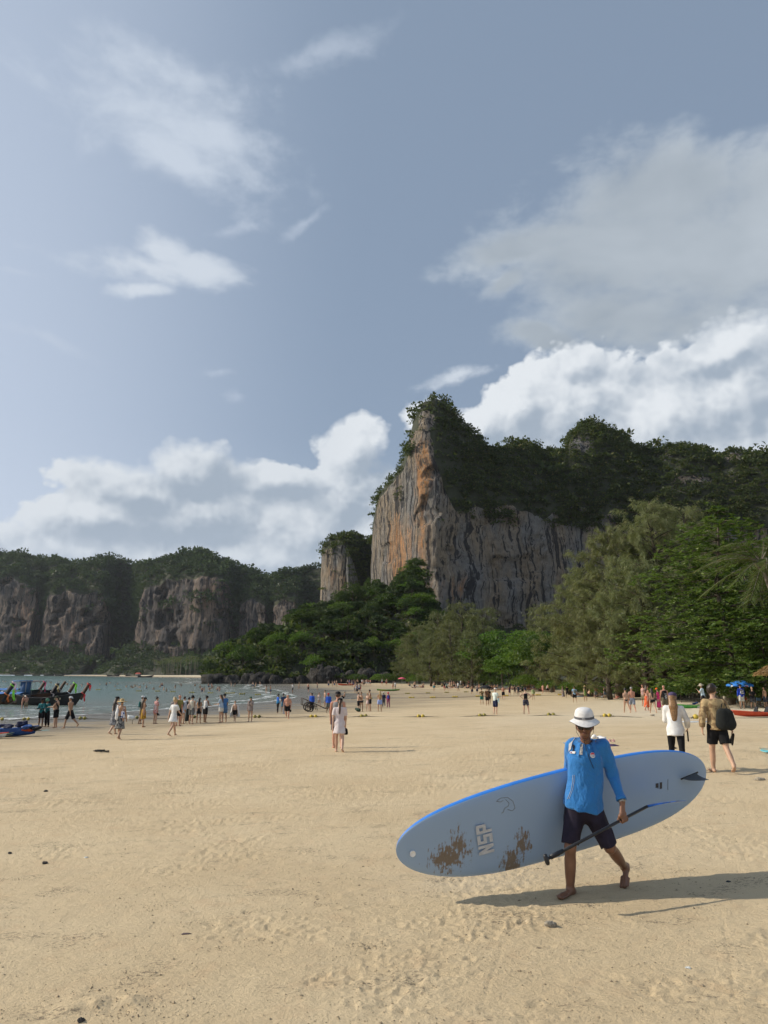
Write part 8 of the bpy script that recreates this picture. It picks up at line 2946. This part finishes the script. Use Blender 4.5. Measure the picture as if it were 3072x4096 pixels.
for (cx_, cy_, rx_2, ry_2) in ((2664, 2776, 7, 1.6), (2664, 2786, 4.5, 6.0), (2664, 2795, 5, 1.0)):
    decal(ell(cx_, cy_, rx_2, ry_2, 10), 'shirt_print', WHT and pmat('white shirt print', (.5, .5, .5), .8), _o, _bt, _in, .012)
P_('woman in pale wrap talking beside the dark stall', 2576, 2826, 2738, 120, 'stand', 'burnt', ('bun', 'brown'), [('tank', (.45, .30, .28)), ('shorts', KH)], fem=True)
P_('man in sun hat and light blue tee holding an orange drink', 2818, 2842, 2734, 60, 'face', 'fair', ('short', 'brown'), [('tee', (.46, .58, .64)), ('shorts', BLK)], hat=('sun', (.45, .40, .30)))
P_('person in blue long sleeved top with a white backpack under the parasol', 2971, 2838, 2736, 2, 'stand', 'tan', ('short', 'dark'), [('long', (.02, .06, .45)), ('shorts', (.50, .48, .42))], hat=('cap', NVY), bags=[('backpack', (.55, .55, .56), 'white and black backpack under the blue parasol', 'R', None, (.03, .03, .04))])
P_('woman in black tee eating, right of the blue parasol', 3015, 2838, 2749, 170, 'hold', 'fair', ('bun', 'blond'), [('tee', (.015, .014, .016)), ('shorts', (.06, .06, .065))], fem=True, g=1.15)
P_('person in orange shorts standing behind the white backpack', 2982, 2826, 2742, 0, 'stand', 'fair', ('short', 'brown'), [('tee', NVY), ('shorts', (.60, .13, .04))])
P_('tattooed shirtless man cut by the right picture edge', 3066, 2838, 2748, 100, 'stand', 'tan', ('short', 'dark'), [('shorts', (.05, .06, .08))])
P_('man in dark tee right of the woman eating', 3038, 2828, 2752, 150, 'hold', 'tan', ('short', 'dark'), [('tee', (.06, .05, .05)), ('shorts', LBL)])
tl, Jl = P_('sunbather lying with knees raised between the couple', 2805, 2887, 2800, 94, 'lie', 'tan', ('short', 'brown'), [('bikini', (.42, .05, .04))], fem=True, H=1.68)
p = gpt(2800, 2888)
tag(MB().box((0, 0, .012), (1.9, .85, .02)).build('beach_mat', pmat('pale grey mat', (.42, .44, .46), .9, .1, 10), None, loc=tuple(p)), 'pale mat under the sunbather with raised knees', 'mat')

# far people: standing in the wet sand and on the far strip
frng2 = np.random.default_rng(8)
SK = ['fair', 'tan', 'burnt', 'pale', 'tan', 'brown']


def far_person(px, yf, label, group, pose, fem, wear, hairc='dark', face=None, H=None, sink=0.0, base=None, water=False):
    b = base
    if water:
        b = wpt(px, yf)
    return person(label, px, yf, yf - 20, frng2.uniform(0, 360) if face is None else face, pose, SK[int(frng2.integers(0, 6))], ('long' if fem else 'short', hairc), wear, fem=fem, group=group,
                  H=H or frng2.uniform(1.58, 1.82), base=b, h=.06, sink=sink)


def outfit(fem):
    k = int(frng2.integers(0, 6))
    c = [(.02, .02, .025), (.03, .06, .2), (.5, .5, .5), (.35, .08, .06), (.06, .2, .22), (.4, .33, .2)][int(frng2.integers(0, 6))]
    c2 = [(.02, .02, .025), (.04, .07, .16), (.2, .2, .2), (.4, .12, .1)][int(frng2.integers(0, 4))]
    if fem:
        return [[('bikini', c)], [('dress', c, dict(hem=.4))], [('tank', c), ('hotpants', c2)], [('bikini', c2)], [('tee', (.6, .6, .6)), ('shorts', c2)], [('skirt', c), ('tank', c2)]][k]
    return [[('shorts', c2)], [('trunks', c)], [('tee', c), ('shorts', c2)], [('shorts', (.02, .02, .025))], [('tee', (.62, .62, .62)), ('shorts', c2)], [('tank', c2), ('shorts', c)]][k]


for i, (x_, y_) in enumerate([(1170, 2772), (1233, 2769), (1269, 2761), (1195, 2758), (1314, 2751), (1418, 2772), (1428, 2775), (1436, 2770), (1441, 2768), (1425, 2764)]):
    fem = i % 3 == 0
    far_person(x_, y_, 'far bather wading at the edge of the wet sand', 'far bathers on the wet sand', 'step' if i % 2 else 'stand', fem, outfit(fem))
for i, (x_, y_) in enumerate([(1330, 2748), (1338, 2749), (1346, 2748), (1365, 2741), (1391, 2746), (1398, 2745), (1407, 2746), (1414, 2747), (1421, 2745), (1430, 2744), (1448, 2743), (1452, 2743), (1456, 2744), (1465, 2743), (1473, 2741), (1481, 2743), (1528, 2742), (1545, 2743), (1547, 2742)]):
    fem = i % 2 == 0
    far_person(x_, y_, 'far person standing on the strip of sand below the headland', 'far people below the headland', ['stand', 'step', 'shift'][i % 3], fem, outfit(fem))
for i, (x_, y_) in enumerate([(1572, 2759), (1581, 2759), (1658, 2756), (1736, 2765), (1660, 2754), (1778, 2764), (1787, 2764), (1800, 2760), (1808, 2758), (1817, 2757), (1833, 2765), (1843, 2752), (1852, 2750), (1867, 2750), (1876, 2749), (1884, 2748), (1915, 2747), (1948, 2750), (1954, 2749), (2133, 2750)]):
    fem = i % 3 == 1
    far_person(x_, y_, 'far person on the sand in front of the mid beach trees', 'far people before the mid beach trees', ['stand', 'step', 'walk', 'shift'][i % 4], fem, outfit(fem))
tcol = [(.62, .62, .6), (.05, .10, .3), (.40, .10, .12), (.2, .35, .4), (.5, .42, .2)]
for i in range(44):
    x_ = frng2.uniform(1615, 2080) if i < 34 else frng2.uniform(2300, 2480)
    y_ = np.interp(x_, [1615, 1800, 2080, 2300, 2480], [2746, 2750, 2764, 2784, 2790]) + frng2.uniform(-4, 5)
    p = gpt(x_, y_)
    fem = i % 2 == 0
    far_person(x_, y_, 'sunbather on a towel along the top of the beach', 'sunbathers along the top of the beach', ['lieflat', 'sit', 'lie', 'sit'][i % 4], fem, outfit(fem)[:1] if fem else [('shorts', (.03, .04, .08))], face=frng2.choice([0, 90, 180, 270]) + frng2.normal(0, 15), base=p + np.array([0, 0, .02]))
    if i % 2 == 0:
        o = tag(MB().box((0, 0, .01), (.8, 1.8, .02)).build('beach_towel', cloth(tcol[i % 5]), None, loc=tuple(p + np.array([0, -.2, 0]))), 'beach towel spread along the top of the beach', 'towel', 'towels along the top of the beach')
        o.rotation_euler = (0, 0, frng2.uniform(0, 3))
# bathers: waders and swimmers
P_('woman in tan bikini wading left of the boatmen', 87, 2836, 2790, -60, 'hold', 'burnt', ('bun', 'dark'), [('bikini', (.25, .16, .08))], fem=True, base=wpt(87, 2834), H=1.65, sink=.35)
P_('man in tan shorts wading beside the woman in the tan bikini', 103, 2836, 2790, 60, 'hold', 'burnt', ('short', 'dark'), [('trunks', (.25, .18, .11))], base=wpt(103, 2834), H=1.75, sink=.38)
for i, (x_, y_, s_) in enumerate([(1065, 2770, .25), (1082, 2774, .25), (1022, 2746, .4), (1012, 2748, .4), (1040, 2744, .4), (808, 2766, .75), (816, 2768, .7), (870, 2763, .7), (878, 2764, .7), (834, 2748, .7), (846, 2748, .7), (838, 2762, .9), (925, 2744, .5), (585, 2755, .8), (700, 2752, .8), (648, 2744, .7), (327, 2748, .7), (425, 2742, .7)]):
    fem = i % 2 == 0
    far_person(x_, y_, 'bather standing in the shallow sea off the beach', 'bathers standing in the sea', ['wave', 'stand', 'hold', 'look'][i % 4], fem, [('bikini', (.05, .05, .08))] if fem else [('trunks', (.03, .04, .1))], sink=s_, water=True, H=1.7)
sw = None
srng = np.random.default_rng(19)
swp = [(12, 2727), (22, 2728), (78, 2729), (135, 2731), (157, 2730), (110, 2731), (200, 2731), (205, 2733), (278, 2725), (265, 2737), (270, 2740), (283, 2744), (460, 2747), (505, 2749), (524, 2749), (530, 2752), (536, 2748), (541, 2746), (548, 2747), (556, 2750), (560, 2752), (614, 2758), (644, 2741), (650, 2742), (655, 2760), (665, 2766), (640, 2749), (720, 2738), (725, 2744), (780, 2744), (800, 2752), (845, 2757), (850, 2751), (868, 2760), (940, 2740), (985, 2741), (935, 2745), (1000, 2741), (600, 2735), (575, 2737), (470, 2737), (400, 2740), (360, 2733), (440, 2733), (236, 2728), (175, 2727), (50, 2733)]
for i, (x_, y_) in enumerate(swp):
    q = wpt(x_, y_)
    if sw is None:
        sw, _j = far_person(x_, y_, 'swimmer with only head and shoulders above the sea', 'swimmers in the bay', 'stand', False, [], sink=1.28, water=True, H=1.75)
        o = sw
    else:
        o = copy_tree(sw)
    o.location = (q[0], q[1], WATER - srng.uniform(1.0, 1.36))
    o.rotation_euler = (0, 0, srng.uniform(0, 6.28))


# ------------------------------------------------------------------ humid sea air
hz, N = newmat('humid air')
vol = N.n('ShaderNodeVolumePrincipled', {'Color': (.86, .92, 1.0, 1), 'Density': .000045, 'Anisotropy': .25})
o_ = N.n('ShaderNodeOutputMaterial')
N.l.new(vol.outputs[0], o_.inputs['Volume'])
air = MB().box((0, 600, 103), (4400, 3600, 220)).build('haze', hz, smooth=False)
tag(air, 'thin humid haze over the whole bay', None, None, 'stuff')
